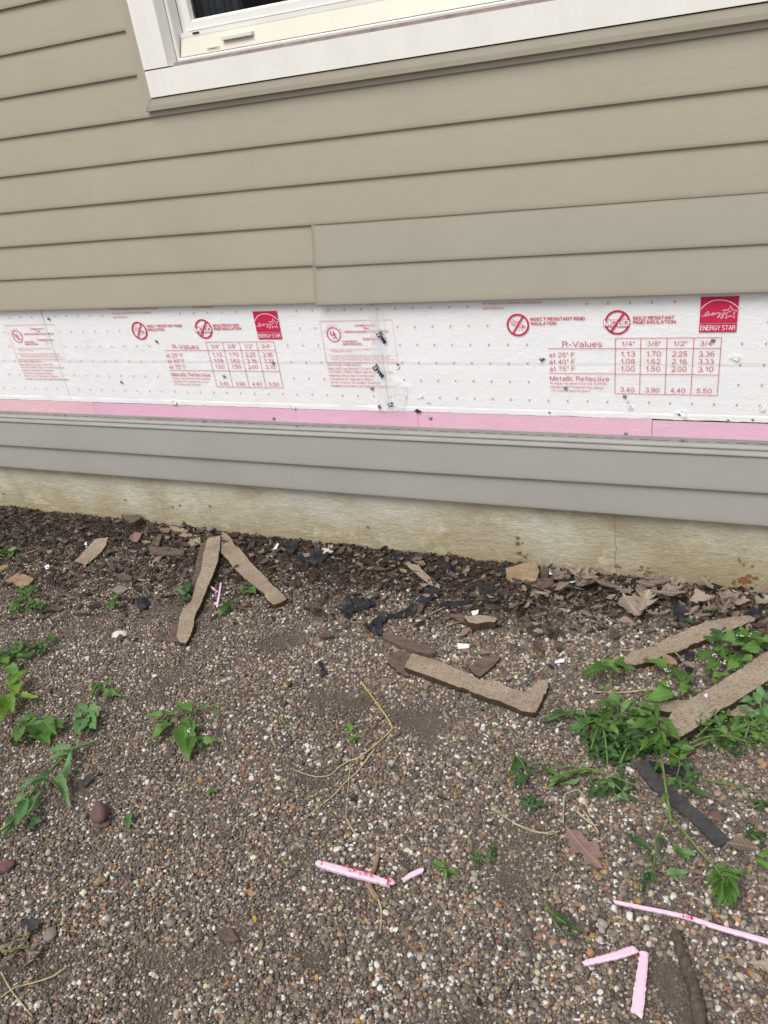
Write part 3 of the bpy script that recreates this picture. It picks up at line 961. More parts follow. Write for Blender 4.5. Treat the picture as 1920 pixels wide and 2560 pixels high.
hline(N, [(-0.0802,0.7712),(-0.0750,0.7709),(-0.0700,0.7731),(-0.0659,0.7773),(-0.0650,0.7805),(-0.0671,0.7813),(-0.0704,0.7790),(-0.0731,0.7743),(-0.0733,0.7711),(-0.0708,0.7701),(-0.0666,0.7719),(-0.0636,0.7754),(-0.0642,0.7715)], 0.0011, FY - 0.0029, 1)
hline(N, [(-0.0642,0.7715),(-0.0613,0.7760),(-0.0592,0.7762),(-0.0597,0.7718),(-0.0565,0.7739),(-0.0537,0.7768),(-0.0543,0.7792),(-0.0560,0.7781),(-0.0568,0.7744),(-0.0554,0.7725),(-0.0521,0.7739),(-0.0495,0.7779)], 0.0011, FY - 0.0029, 1)
hline(N, [(-0.0495,0.7779),(-0.0489,0.7743),(-0.0470,0.7774),(-0.0446,0.7785),(-0.0427,0.7794),(-0.0439,0.7750),(-0.0417,0.7752),(-0.0399,0.7797),(-0.0408,0.7717),(-0.0437,0.7661),(-0.0463,0.7671),(-0.0436,0.7710),(-0.0366,0.7740),(-0.0360,0.7804),(-0.0371,0.7748),(-0.0342,0.7756),(-0.0317,0.7811),(-0.0323,0.7740),(-0.0345,0.7653),(-0.0378,0.7637),(-0.0385,0.7666),(-0.0329,0.7729),(-0.0261,0.7781),(-0.0166,0.7814)], 0.0011, FY - 0.0029, 1)

# fire classification box and safety text
B = Geo()
ub = [(-1.0918,0.7743),(-0.8670,0.7746),(-0.8663,0.6536),(-1.0885,0.6520)]
bx0 = (ub[0][0] + ub[3][0]) / 2; bx1 = (ub[1][0] + ub[2][0]) / 2
bz0 = (ub[2][1] + ub[3][1]) / 2; bz1 = (ub[0][1] + ub[1][1]) / 2
hline(B, [(bx0, bz0), (bx1, bz0), (bx1, bz1), (bx0, bz1), (bx0, bz0)], 0.0010)
cu_ = (-1.0522,0.7352)
ru = 0.0205
hline(B, arc(cu_, ru, 0, 360), 0.0024)
for i, ch in enumerate('CLASSIFIED'):
    a = R(168 - 156 * i / 9)
    c = (cu_[0] + (ru + 0.0036) * math.cos(a), cu_[1] + (ru + 0.0036) * math.sin(a))
    d = (math.sin(a), -math.cos(a))
    hw = 0.0014 if ch == 'I' else 0.0022
    put_text(B, ch, (c[0] - d[0] * hw, c[1] - d[1] * hw), (c[0] + d[0] * hw, c[1] + d[1] * hw), 0.0058, bold=0.012)
put_text(B, 'U', (cu_[0] - 0.0105, cu_[1] - 0.0035), (cu_[0] + 0.001, cu_[1] - 0.0035), 0.0155, bold=0.02)
put_text(B, 'L', (cu_[0] + 0.0022, cu_[1] - 0.0105), (cu_[0] + 0.0100, cu_[1] - 0.0105), 0.0155, bold=0.02)
put_text(B, '®', (cu_[0] - 0.0052, cu_[1] - 0.0125), (cu_[0] + 0.0002, cu_[1] - 0.0125), 0.0052)
row(B, 'FOAMED PLASTIC', *[(-0.9813,0.7581),(-0.9166,0.7576)], 0.0056, 0.020)
row(B, '78S8', *[(-0.9570,0.7489),(-0.9390,0.7492)], 0.0056, 0.020)
row(B, 'SURFACE BURNING CHARACTERISTIC', *[(-1.0175,0.7403),(-0.8800,0.7402)], 0.0056, 0.020)
row(B, '5 in. Maximum Thickness **', *[(-0.9639,0.7206),(-0.8893,0.7205)], 0.0050, 0.016)
hline(B, [(-0.9641,0.7197),(-0.8894,0.7196)], 0.0006)
row(B, 'FLAME SPREAD', *[(-1.0292,0.7125),(-0.9825,0.7127)], 0.0050, 0.020)
row(B, 'SMOKE DEVELOPED', *[(-1.0296,0.7047),(-0.9693,0.7049)], 0.0050, 0.020)
row(B, '25 **', *[(-0.9336,0.7133),(-0.9185,0.7132)], 0.0046, 0.01)
row(B, '350 **', *[(-0.9347,0.7061),(-0.9177,0.7061)], 0.0046, 0.01)
row(B, '*', *[(-1.0829,0.6902),(-1.0799,0.6902)], 0.0044)
row(B, 'Installed in a thickness, or stored in an effective thickness as indicated,', *[(-1.0729,0.6902),(-0.9163,0.6900)], 0.0040, 0.010)
row(B, 'for a density of 1.00 to 2.00 pcf.', *[(-1.0730,0.6842),(-1.0037,0.6842)], 0.0040, 0.010)
row(B, '**', *[(-1.0824,0.6712),(-1.0764,0.6712)], 0.0044)
row(B, 'Flame spread and smoke developed recorded while material remained in the original', *[(-1.0729,0.6712),(-0.8854,0.6720)], 0.0038, 0.010)
row(B, 'test position. Ignition of molten residue on the furnace floor resulted in flame travel', *[(-1.0725,0.6652),(-0.8914,0.6661)], 0.0038, 0.010)
row(B, 'equivalent to calculated flame spread index of 140 and smoke developed index of over 500.', *[(-1.0726,0.6591),(-0.8743,0.6603)], 0.0038, 0.010)
row(B, 'EPS CODE COMPLIANCE:', *[(-1.0895,0.6416),(-0.9808,0.6428)], 0.0066, 0.006)
row(B, 'Meets HUD Specification, ASTM C578', *[(-1.0901,0.6303),(-0.9345,0.6316)], 0.0066, 0.006)
row(B, 'CAUTION: COMBUSTIBLE. Like most construction', *[(-1.0895,0.6198),(-0.8842,0.6220)], 0.0066, 0.006)
row(B, 'materials, this product is combustible.', *[(-1.0889,0.6093),(-0.9410,0.6107)], 0.0066, 0.006)
row(B, 'It should not be exposed to flame or', *[(-1.0884,0.5983),(-0.9465,0.5998)], 0.0066, 0.006)
row(B, 'ignition sources. This product should be', *[(-1.0877,0.5877),(-0.9301,0.5893)], 0.0066, 0.006)
row(B, 'installed in accordance with applicable building codes.', *[(-1.0877,0.5766),(-0.8830,0.5788)], 0.0066, 0.006)

# small registration letters in a two-inch grid
def marks(xa, xb):
    K = Geo()
    per = 1.2216
    for r_i in range(6):
        z = 0.805 - 0.0512 * r_i
        k = int(math.floor((xa + 1.108) / 0.0509)) - 1
        while True:
            x = -1.108 + 0.0509 * k
            k += 1
            if x > xb - 0.006:
                break
            if x < xa + 0.006:
                continue
            u = x
            while u < -1.15: u += per
            while u > 0.07: u -= per
            bad = False
            if r_i == 0 and (-0.50 < u < -0.385 or -0.03 - 0.062 < u < 0.012): bad = True
            if r_i == 0 and -0.6 < u < -0.45: bad = True
            if r_i == 1 and (-1.075 < u < -0.865 or -0.585 < u < 0.012): bad = True
            if r_i == 2 and (-1.075 < u < -0.865 or -0.455 < u < -0.03): bad = True
            if r_i in (3, 4) and (-1.075 < u < -0.865 or -0.475 < u < -0.03): bad = True
            if bad:
                continue
            put_text(K, 'c', (x - 0.0026, z - 0.002), (x + 0.0026, z - 0.002), 0.0076, shear=0.25, sw=0.17)
    return K
PER = 1.2216
INK = [M['ink'], M['paper']]
def printed(name, geo, parent, lab=None):
    if geo.v:
        o = link(name, geo.me(name), INK, parent)
        o['kind'] = 'stuff'
        if lab:
            o['label'] = lab
        return o
printed('printed_table', T, fbR); printed('printed_table', shift(T, -PER, -0.0030), fbM)
for nm, geo in [('printed_slogan', q) for q in SL] + [('insect_pictogram', PI), ('mold_pictogram', PM)]:
    printed(nm, geo, fbR)
    printed(nm, shift(geo, -PER, -0.0015), fbM)
printed('energy_emblem', N, fbR); printed('energy_emblem', shift(N, -PER, -0.0085), fbM)
printed('printed_notice', B, fbM); printed('printed_notice', shift(B, -PER, 0.0050), fbL)
for o_, a, b in ((fbL, -3.345, JL), (fbM, JL, JR), (fbR, JR, 0.307)):
    printed('printed_marks', marks(a, b), o_)

# seam tape with lettering, crumpled loose film at its foot
tl = [(-0.9406,0.7467),(-0.9434,0.7024),(-0.9456,0.6571),(-0.9458,0.6086),(-0.9472,0.5590),(-0.9479,0.5048)]
tr_ = [(-0.8911,0.7461),(-0.8951,0.7022),(-0.8967,0.6573),(-0.8976,0.6092),(-0.8996,0.5601),(-0.9014,0.5038)]
tl = [(tl[0][0] + 0.004, 0.86)] + tl
tr_ = [(tr_[0][0] + 0.004, 0.86)] + tr_
vs, fs = [], []
for i, (a, b) in enumerate(zip(tl, tr_)):
    for q in range(7):
        s = q / 6
        vs.append((a[0] + (b[0] - a[0]) * s, FY - 0.0042 + 0.0004 * math.sin(q * 1.9 + i * 1.3), a[1] + (b[1] - a[1]) * s))
fs = [(i * 7 + q, i * 7 + q + 1, (i + 1) * 7 + q + 1, (i + 1) * 7 + q) for i in range(len(tl) - 1) for q in range(6)]
tape = link('seam_tape', mesh('seam_tape', vs, fs, True), M['tape'], house)
Y = Geo()
ty = FY - 0.0049
put_text(Y, 'Tyvek', *[(-0.9154,0.7397),(-0.9000,0.7059)], 0.0135, ty, 0.035, 0, sw=0.24)
hline(Y, [(-0.9064,0.7466),(-0.9009,0.7396),(-0.8958,0.7330)], 0.0016, ty)
hline(Y, [(-0.9186,0.7384),(-0.9157,0.7314),(-0.9120,0.7243)], 0.0026, ty)
put_text(Y, 'Tyvek', *[(-0.9432,0.6437),(-0.9202,0.6042)], 0.0140, ty, 0.035, 0, sw=0.24)
hline(Y, [(-0.9326,0.6502),(-0.9275,0.6427),(-0.9222,0.6342)], 0.0016, ty)
hline(Y, [(-0.9450,0.6410),(-0.9417,0.6341),(-0.9379,0.6272)], 0.0026, ty)
put_text(Y, 'Ty', *[(-0.9097,0.5321),(-0.9040,0.5174)], 0.0120, ty, 0.035, 0, sw=0.24)
hline(Y, [(-0.9139,0.5296),(-0.9111,0.5220),(-0.9067,0.5149)], 0.0026, ty)
put_text(Y, 'k', *[(-0.9479,0.5186),(-0.9413,0.5095)], 0.0130, ty, 0.035, 0, sw=0.24)
put_text(Y, 'k', *[(-0.9274,0.8202),(-0.9207,0.8158)], 0.0100, ty, 0.035, 0, sw=0.24)
link('tape_lettering', Y.me('tape_lettering'), M['navy'], tape)['kind'] = 'stuff'
FP = [(-0.8955,0.6110),(-0.8827,0.6088),(-0.8627,0.5999),(-0.8422,0.5852),(-0.8509,0.5629),(-0.8596,0.5510),(-0.8582,0.5250),(-0.8719,0.5114),(-0.8969,0.5059),(-0.8964,0.5619)]
def crumple2(outline, y0, amp, cell, seed):
    bm = bmesh.new()
    f = bm.faces.new([bm.verts.new((p[0], y0, p[1])) for p in outline])
    bmesh.ops.triangulate(bm, faces=[f])
    for _ in range(5):
        es = [e for e in bm.edges if e.calc_length() > cell]
        if not es:
            break
        bmesh.ops.subdivide_edges(bm, edges=es, cuts=1)
        bmesh.ops.triangulate(bm, faces=bm.faces[:])
    for v in bm.verts:
        s = abs(noise.noise(Vector((v.co.x * 60, v.co.z * 22, seed)))) + 0.4 * noise.noise(Vector((v.co.x * 130, v.co.z * 90, seed)))
        v.co.y -= amp * s
    me = bpy.data.meshes.new('film')
    bm.to_mesh(me)
    bm.free()
    return me
link('loose_film', crumple2(FP, FY - 0.004, 0.010, 0.008, 3.0), M['film'], tape)

# nails, torn spots
def disc(G, c, r, y, m=0, dome=0.0015, k=14):
    vs = [(c[0], y - dome, c[1])] + [(c[0] + r * 0.75 * math.cos(2 * math.pi * i / k), y - dome * 0.8, c[1] + r * 0.75 * math.sin(2 * math.pi * i / k)) for i in range(k)]
    vs += [(c[0] + r * math.cos(2 * math.pi * i / k), y, c[1] + r * math.sin(2 * math.pi * i / k)) for i in range(k)]
    fs = [(0, 1 + (i + 1) % k, 1 + i) for i in range(k)] + [(1 + i, 1 + (i + 1) % k, 1 + k + (i + 1) % k, 1 + k + i) for i in range(k)]
    G.add(vs, fs, m)
nails = [(p, 0.0052, FY - 0.0042) for p in [(-2.1025,0.8000),(-1.6831,0.7198),(-1.8764,0.5804),(-1.4589,0.6061)]] + \
        [(p, 0.0056, FY - 0.0042) for p in [(-1.2708,0.6509),(-0.9563,0.5750)]] + [(p, 0.0056, 0.0115) for p in [(-1.3127,0.4664),(-0.7871,0.4854)]] + \
        [(p, 0.0050, FY - 0.0042) for p in [(-0.0514,0.7126),(-0.4610,0.6637),(-0.3998,0.5870),(-0.2509,0.5667)]] + [(p, 0.005, 0.0115) for p in [(-0.2465,0.4606)]] + \
        [(p, 0.0046, 0.0050) for p in [(-2.1760,0.4527),(-1.5777,0.4513)]] + [(p, 0.0046, 0.0050) for p in [(-1.2320,0.4488)]] + [(p, 0.0046, 0.0050) for p in [(-0.1066,0.4525)]]
base_me = None
for p, r, y in nails:
    G = Geo()
    disc(G, (0, 0), 1.0, 0.0, 0, 0.3)
    if base_me is None:
        base_me = G.me('nail', True)
        base_me.materials.append(M['metal'])
    o = bpy.data.objects.new('nail', base_me)
    COL.objects.link(o)
    o.parent = house
    o.location = Vector((p[0], y, p[1])) - house.location
    o.scale = (r, r, r)
G = Geo()
for p, r in zip([(-0.8660,0.6473),(-0.8252,0.5086),(-1.2274,0.5058),(-0.8168,0.5075)] + [(-0.1183,0.5201),(-0.4444,0.5155),(-0.2365,0.5379),(-0.4566,0.6640),(0.0509,0.5119),(-0.0042,0.5095)], (.004, .0065, .0040, .005, .0032, .003, .0035, .004, .003, .003)):
    rr = random.Random(int(p[0] * 1e4))
    k = 12
    vs = [(p[0], FY - 0.0040, p[1])] + [(p[0] + r * (0.5 + 0.7 * rr.random()) * math.cos(2 * math.pi * i / k) * 1.3, FY - 0.0038, p[1] + r * (0.5 + 0.6 * rr.random()) * math.sin(2 * math.pi * i / k)) for i in range(k)]
    G.add(vs, [(0, 1 + (i + 1) % k, 1 + i) for i in range(k)])
G.box(-0.183, XR, 0.0128, 0.0133, 0.5015, 0.5062)
link('torn_gap', G.me('torn_gap'), M['hole'], house)['kind'] = 'stuff'
def curl(pts, amp, seed):
    me = crumple2(pts, FY - 0.0035, amp, 0.006, seed)
    return link('torn_skin', me, M['foam'], house)
curl([(-1.2477,0.5201),(-1.2393,0.5163),(-1.2212,0.5071),(-1.2298,0.5023),(-1.2415,0.5060)], 0.004, 1.0)
curl([(-0.1376,0.5249),(-0.1233,0.5316),(-0.1014,0.5302),(-0.0986,0.5094),(-0.1079,0.5133),(-0.1193,0.5246)], 0.007, 2.0)
curl([(-0.0161,0.6747),(-0.0026,0.6739),(0.0123,0.6747),(0.0050,0.6614),(-0.0055,0.6671)], 0.005, 4.0)
curl([(-1.6831,0.5209),(-1.6692,0.5159),(-1.6758,0.5048),(-1.6942,0.5059)], 0.005, 5.0)
curl([(-0.2428,0.5407),(-0.2294,0.5398),(-0.2312,0.5325),(-0.2407,0.5335)], 0.004, 6.0)
curl([(0.0614,0.5473),(0.0745,0.5508),(0.0759,0.5357),(0.0658,0.5354)], 0.004, 7.0)
curl([(-0.8728,0.6455),(-0.8610,0.6456),(-0.8646,0.6365),(-0.8743,0.6342)], 0.005, 8.0)
curl([(-0.8269,0.5446),(-0.7968,0.5617),(-0.7813,0.5341),(-0.7950,0.5360),(-0.8025,0.5522)], 0.002, 9.0)

# ---------------------------------------------------------------- window
win = bpy.data.objects.new('window', None)
# the window's own frame carries the sub-parts
def ring(G, x0, x1, z0, z1, prof, m=0):
    """profile [(inset, y)...] swept round the rectangle with mitred corners"""
    rings = []
    for ins, y in prof:
        rings.append([(x0 + ins, y, z0 + ins), (x1 - ins, y, z0 + ins), (x1 - ins, y, z1 - ins), (x0 + ins, y, z1 - ins)])
    vs = [p for r_ in rings for p in r_]
    fs = []
    for k in range(len(rings) - 1):
        for i in range(4):
            j = (i + 1) % 4
            fs.append((k * 4 + i, k * 4 + j, (k + 1) * 4 + j, (k + 1) * 4 + i))
    G.add(vs, fs, m)
bpy.data.objects.remove(win)
G = Geo()
FX0, FX1, FZ0, FZ1 = WX0 + 0.095, WX1 - 0.095, 1.4535, WZ1 - 0.075
ring(G, FX0, FX1, FZ0, FZ1, [(-0.004, 0.012), (0.0, -0.001), (0.0045, -0.0022), (0.008, 0.001), (0.012, 0.028)])
frame = link('window', G.me('window_frame'), M['vinyl'], house)
frame['label'] = 'white vinyl window with an aluminium wrapped casing'
# tan J-channel round the window
JX0, JX1, JZ0, JZ1 = -1.4845, WX1 + 0.0295, 1.3535, WZ1 + 0.0295
G = Geo()
ring(G, JX0, JX1, JZ0, JZ1, [(0.001, 0.006), (0.0, -0.016), (0.0012, -0.0182), (0.012, -0.0192), (0.027, -0.0186), (0.0285, -0.0170), (0.0288, 0.008)])
link('trim_channel', G.me('trim_channel'), M['trim'], frame)
G = Geo()
G.add(*ribbon([(JX0 + 0.0005, JZ0 + 0.0005), (JX0 + 0.0285, JZ0 + 0.0285)], 0.0011, -0.0194))
link('mitre_joint', G.me('mitre_joint'), M['caulk'], frame)
G = Geo()
ring(G, JX0 + 0.0286, JX1 - 0.0286, JZ0 + 0.0286, JZ1 - 0.0286, [(0.0, -0.010), (0.010, -0.0102)])
link('joint_gap', G.me('joint_gap'), M['gap'], frame)
G = Geo()   # bottom casing runs the full width, sides stand on it
CX0, CX1 = WX0 + 0.0005, WX1 - 0.0005
G.box(CX0, CX1, -0.0215, 0.010, WZ0 + 0.0015, 1.4450)
link('casing', G.me('casing'), M['alum'], frame)
G = Geo()
G.box(CX0, CX1, -0.0215, 0.010, WZ1 - 0.060, WZ1 - 0.0015)
link('casing', G.me('casing'), M['alum'], frame)
for sx in (0, 1):
    G = Geo()
    if sx == 0:
        a, b, c = CX0, CX0 + 0.0765, CX0 + 0.0925
    else:
        a, b, c = CX1 - 0.0765, CX1, CX1 - 0.0925
    z0, z1 = 1.4480, WZ1 - 0.0605
    if sx == 0:
        G.add([(a, -0.0225, z0), (b, -0.0225, z0), (c, 0.004, z0), (a, -0.0225, z1), (b, -0.0225, z1), (c, 0.004, z1), (a, 0.01, z0), (a, 0.01, z1)], [(0, 1, 4, 3), (1, 2, 5, 4), (6, 0, 3, 7), (0, 6, 2, 1)])
    else:
        G.add([(b, -0.0225, z0), (a, -0.0225, z0), (c, 0.004, z0), (b, -0.0225, z1), (a, -0.0225, z1), (c, 0.004, z1)], [(1, 0, 3, 4), (2, 1, 4, 5)])
    link('casing', G.me('casing'), M['alum'], frame)
G = Geo()   # caulk beads, dirty
G.box(FX0 - 0.006, FX0 - 0.0002, 0.0005, 0.004, 1.450, FZ1)
G.box(FX1 + 0.0002, FX1 + 0.006, 0.0005, 0.004, 1.450, FZ1)
G.box(CX0 + 0.002, CX1 - 0.002, -0.0125, 0.004, 1.4451, 1.4475)
G.box(CX0 + 0.080, CX1 - 0.080, -0.0060, 0.004, 1.4476, 1.4532)
link('caulk', G.me('caulk'), M['caulk'], frame)['kind'] = 'stuff'
G = Geo()   # sloping cream sill inside the frame
sx0, sx1 = FX0 + 0.0125, FX1 - 0.0125
G.add([(sx0, -0.0005, 1.4625), (sx1, -0.0005, 1.4625), (sx1, 0.0165, 1.5035), (sx0, 0.0165, 1.5035)], [(0, 1, 2, 3)])
link('sill', G.me('sill'), M['cream'], frame)
G = Geo()   # weep cover and weep slot
wa, wb_ = [(-1.2198,1.4814),(-1.1324,1.4808)]
G.add([(wa[0], 0.0045, 1.4820), (wb_[0], 0.0045, 1.4820), (wb_[0], -0.0035, 1.4835), (wa[0], -0.0035, 1.4835), (wa[0], -0.0040, 1.4900), (wb_[0], -0.0040, 1.4900), (wb_[0], 0.0120, 1.4915), (wa[0], 0.0120, 1.4915)],
      [(0, 1, 2, 3), (3, 2, 5, 4), (4, 5, 6, 7), (0, 3, 4), (0, 4, 7), (1, 5, 2), (1, 6, 5)])
link('weep_cover', G.me('weep_cover'), M['vinyl'], frame)
G = Geo()
sl = [(-1.2678,1.4632),(-1.2313,1.4646)]
G.box(sl[0][0], sl[1][0], 0.0003, 0.004, 1.4668, 1.4732)
link('weep_slot', G.me('weep_slot'), M['cream'], frame)
G = Geo()
G.box(sl[0][0] + 0.006, sl[1][0] - 0.006, 0.0000, 0.001, 1.4694, 1.4706)
sh = [(-1.3091,1.5069),(-1.2901,1.5092)]
G.box(sh[0][0], sh[1][0], 0.0145, 0.016, 1.5075, 1.5115)
link('drain_hole', G.me('drain_hole'), M['gap'], frame)['kind'] = 'stuff'
G = Geo()   # sash track and two sashes
G.box(sx0, sx1, 0.0160, 0.0400, 1.5037, 1.5145)
link('sash_track', G.me('sash_track'), M['vinyl'], frame)
mid = (FX0 + FX1) / 2
for i, (a, b) in enumerate(((FX0 + 0.0290, mid + 0.01), (mid + 0.0105, FX1 - 0.0290))):
    G = Geo()
    z0, z1 = 1.5160, FZ1 - 0.02
    ring(G, a, b, z0, z1, [(0.0, 0.040), (0.0, 0.0235), (0.0010, 0.0225), (0.0185, 0.0225), (0.0240, 0.032), (0.0245, 0.042)])
    sash = link('sash', G.me('sash'), M['vinyl'], frame)
    G = Geo()
    G.add([(a + 0.023, 0.0345, z0 + 0.023), (b - 0.023, 0.0345, z0 + 0.023), (b - 0.023, 0.0345, z1 - 0.023), (a + 0.023, 0.0345, z1 - 0.023)], [(0, 1, 2, 3)])
    link('glass_pane', G.me('glass_pane'), m_glass() if i == 0 else bpy.data.materials['window_glass'], frame)
G = Geo()   # dark side pocket beside the sash
G.box(FX0 + 0.0125, FX0 + 0.0288, 0.0300, 0.0302, 1.5146, FZ1)
link('side_track', G.me('side_track'), M['vinyl'], frame)
# the room behind the glass
G = Geo()
G.box(WX0 - 0.3, WX1 + 0.3, 0.9, 0.92, 1.0, 2.9)
G.box(WX0 - 0.3, WX0 - 0.28, 0.06, 0.9, 1.0, 2.9)
G.box(WX1 + 0.28, WX1 + 0.3, 0.06, 0.9, 1.0, 2.9)
G.box(WX0 - 0.3, WX1 + 0.3, 0.06, 0.9, 1.0, 1.02)
G.box(WX0 - 0.3, WX1 + 0.3, 0.06, 0.9, 2.88, 2.9)
G.box(WX0 - 0.3, FX0 + 0.02, 0.052, 0.06, 1.0, 2.9)
G.box(FX1 - 0.02, WX1 + 0.3, 0.052, 0.06, 1.0, 2.9)
G.box(FX0 + 0.021, FX1 - 0.021, 0.052, 0.06, 1.0, 1.50)
link('room_interior', G.me('room_interior'), M['darkroom'], house)['kind'] = 'stuff'
vs, fs = [], []
nn = 60
for i in range(nn + 1):
    x = -1.36 + 0.16 * i / nn
    y = 0.085 + 0.012 * math.sin(i * 0.75) + 0.004 * math.sin(i * 1.9)
    vs += [(x, y, 1.49), (x, y, 2.44)]
fs = [(2 * i, 2 * i + 2, 2 * i + 3, 2 * i + 1) for i in range(nn)]
link('curtain', mesh('curtain', vs, fs, True), M['curtain'], frame)

# ------------------------------------------------------------------ loose gravel (nobody could count it)
def pebble_mesh(seed, sub=2, flat=0.62, rough=0.35):
    bm = bmesh.new()
    bmesh.ops.create_icosphere(bm, subdivisions=sub, radius=1.0)
    rr = random.Random(seed)
    off = Vector((rr.uniform(-9, 9), rr.uniform(-9, 9), rr.uniform(-9, 9)))
    sx, sy, sz = rr.uniform(0.85, 1.25), rr.uniform(0.72, 0.95), flat * rr.uniform(0.85, 1.2)
    for v in bm.verts:
        d = 1.0 + rough * noise.noise(v.co * 0.9 + off) + 0.10 * noise.noise(v.co * 2.3 + off)
        v.co = Vector((v.co.x * d * sx, v.co.y * d * sy, v.co.z * d * sz))
    me = bpy.data.meshes.new('pebble')
    bm.to_mesh(me)
    bm.free()
    me.polygons.foreach_set('use_smooth', [True] * len(me.polygons))
    return me
def chip_mesh(seed, th=0.16):
    rr = random.Random(seed)
    n = rr.randint(6, 9)
    ol = []
    for i in range(n):
        a = 2 * math.pi * i / n + rr.uniform(-0.2, 0.2)
        ol.append((math.cos(a) * rr.uniform(0.75, 1.1), 0.42 * math.sin(a) * rr.uniform(0.6, 1.15)))
    bend = rr.uniform(-0.22, 0.22)
    vs = []
    for s in (-1, 1):
        for p in ol:
            vs.append((p[0], p[1], s * th * 0.5 * rr.uniform(0.5, 1.2) + bend * (p[0] ** 2) + 0.05 * rr.uniform(-1, 1)))
    fs = [tuple(range(n - 1, -1, -1)), tuple(range(n, 2 * n))] + [(i, (i + 1) % n, n + (i + 1) % n, n + i) for i in range(n)]
    return mesh('bark_chip', vs, fs)
def hidden_set(name, meshes, mat):
    c = bpy.data.collections.new(name)
    for me in meshes:
        me.materials.append(mat)
        c.objects.link(bpy.data.objects.new(name + ' form', me))
    return c
def scatter(name, col, pos, rot, scl, colr, nvar, label, cat):
    n = len(pos)
    me = bpy.data.meshes.new(name)
    me.vertices.add(n)
    me.vertices.foreach_set('co', np.ascontiguousarray(pos, dtype=np.float32).ravel())
    for nm, typ, arr, key in (('rot', 'FLOAT_VECTOR', rot, 'vector'), ('scl', 'FLOAT_VECTOR', scl, 'vector')):
        a = me.attributes.new(nm, typ, 'POINT')
        a.data.foreach_set(key, np.ascontiguousarray(arr, dtype=np.float32).ravel())
    a = me.attributes.new('col', 'FLOAT_COLOR', 'POINT')
    a.data.foreach_set('color', np.ascontiguousarray(np.concatenate([colr, np.ones((n, 1))], 1), dtype=np.float32).ravel())
    a = me.attributes.new('idx', 'INT', 'POINT')
    a.data.foreach_set('value', rng.integers(0, nvar, n).astype(np.int32))
    o = bpy.data.objects.new(name, me)
    COL.objects.link(o)
    ng = bpy.data.node_groups.new(name, 'GeometryNodeTree')
    ng.interface.new_socket('Geometry', in_out='INPUT', socket_type='NodeSocketGeometry')
    ng.interface.new_socket('Geometry', in_out='OUTPUT', socket_type='NodeSocketGeometry')
    gi = ng.nodes.new('NodeGroupInput'); go = ng.nodes.new('NodeGroupOutput')
    ci_ = ng.nodes.new('GeometryNodeCollectionInfo')
    ci_.inputs['Collection'].default_value = col
    ci_.inputs['Separate Children'].default_value = True
    ci_.inputs['Reset Children'].default_value = True
    ip = ng.nodes.new('GeometryNodeInstanceOnPoints')
    ip.inputs['Pick Instance'].default_value = True
    def na(nm, typ):
        q = ng.nodes.new('GeometryNodeInputNamedAttribute')
        q.data_type = typ
        q.inputs['Name'].default_value = nm
        return q.outputs['Attribute']
    L = ng.links.new
    L(gi.outputs[0], ip.inputs['Points'])
    L(ci_.outputs[0], ip.inputs['Instance'])
    L(na('idx', 'INT'), ip.inputs['Instance Index'])
    L(na('rot', 'FLOAT_VECTOR'), ip.inputs['Rotation'])
    L(na('scl', 'FLOAT_VECTOR'), ip.inputs['Scale'])
    L(ip.outputs[0], go.inputs[0])
    md = o.modifiers.new('scatter', 'NODES')
    md.node_group = ng
    tag(o, label, cat, kind='stuff')
    return o

PAL = np.array([0.0]) + np.array([(.135, .112, .094), (.105, .086, .072), (.175, .145, .118), (.055, .054, .058), (.085, .084, .088), (.23, .19, .155), (.31, .225, .14), (.36, .19, .075), (.46, .42, .36), (.72, .70, .66), (.19, .10, .078), (.30, .27, .24)])
PW = np.array([.17, .12, .15, .10, .08, .11, .06, .025, .085, .070, .03, .07])
PW = PW / PW.sum()
# bare-earth patches
PATCH = [(p, r) for p, r in zip([(-0.8541,-0.6863),(-0.6441,-0.6490),(-0.3162,-0.9143),(-0.8104,-0.7244),(-0.5217,-0.6256),(-1.1150,-0.5073),(-0.3285,-0.9953),(-1.0753,-1.4399),(-0.0299,-1.1325),(-1.2481,-0.3837),(-0.5909,-0.1736)], (.085, .06, .085, .06, .05, .05, .06, .06, .06, .05, .07))]
def dirtiness(x, y):
    d = np.zeros_like(x)
    for (px, py), r in PATCH:
        d = np.maximum(d, np.exp(-(((x - px) ** 2 + (y - py) ** 2) / (r * r)) ** 1.3))
    k = np.array([noise.noise(Vector((a * 5.5, b * 5.5, 1.7))) + 0.6 * noise.noise(Vector((a * 16, b * 16, 3.1))) for a, b in zip(x, y)])
    return np.clip(0.62 * d * (0.8 + 0.9 * k) + np.clip((k - 0.30) * 1.6, 0, 0.7), 0, 1)
def mulchness(x, y):
    wid = 0.33 + 0.28 * np.clip((-0.9 - x) / 1.2, 0, 1) - 0.06 * np.clip((x + 0.4) / 0.5, 0, 1)
    k = np.array([noise.noise(Vector((a * 6.5, b * 6.5, 8.7))) for a, b in zip(x, y)])
    return np.clip(1.25 - (-y + 0.10 * k) / wid * 1.15, 0, 1)
def region(step, jit, marg=0.42):
    xs = np.arange(-3.5, 0.75, step); ys = np.arange(-1.95, 0.03, step)
    X, Y_ = np.meshgrid(xs, ys)
    X = X.ravel() + rng.uniform(-jit, jit, X.size) * step
    Y_ = Y_.ravel() + rng.uniform(-jit, jit, Y_.size) * step
    # the bed in front of this stretch of wall, with a margin to either side
    left = -2.76 + (-Y_) * 1.05 - marg
    keep = (Y_ < 0.014) & (X > left) & (X < 0.14 + marg)
    return X[keep], Y_[keep]
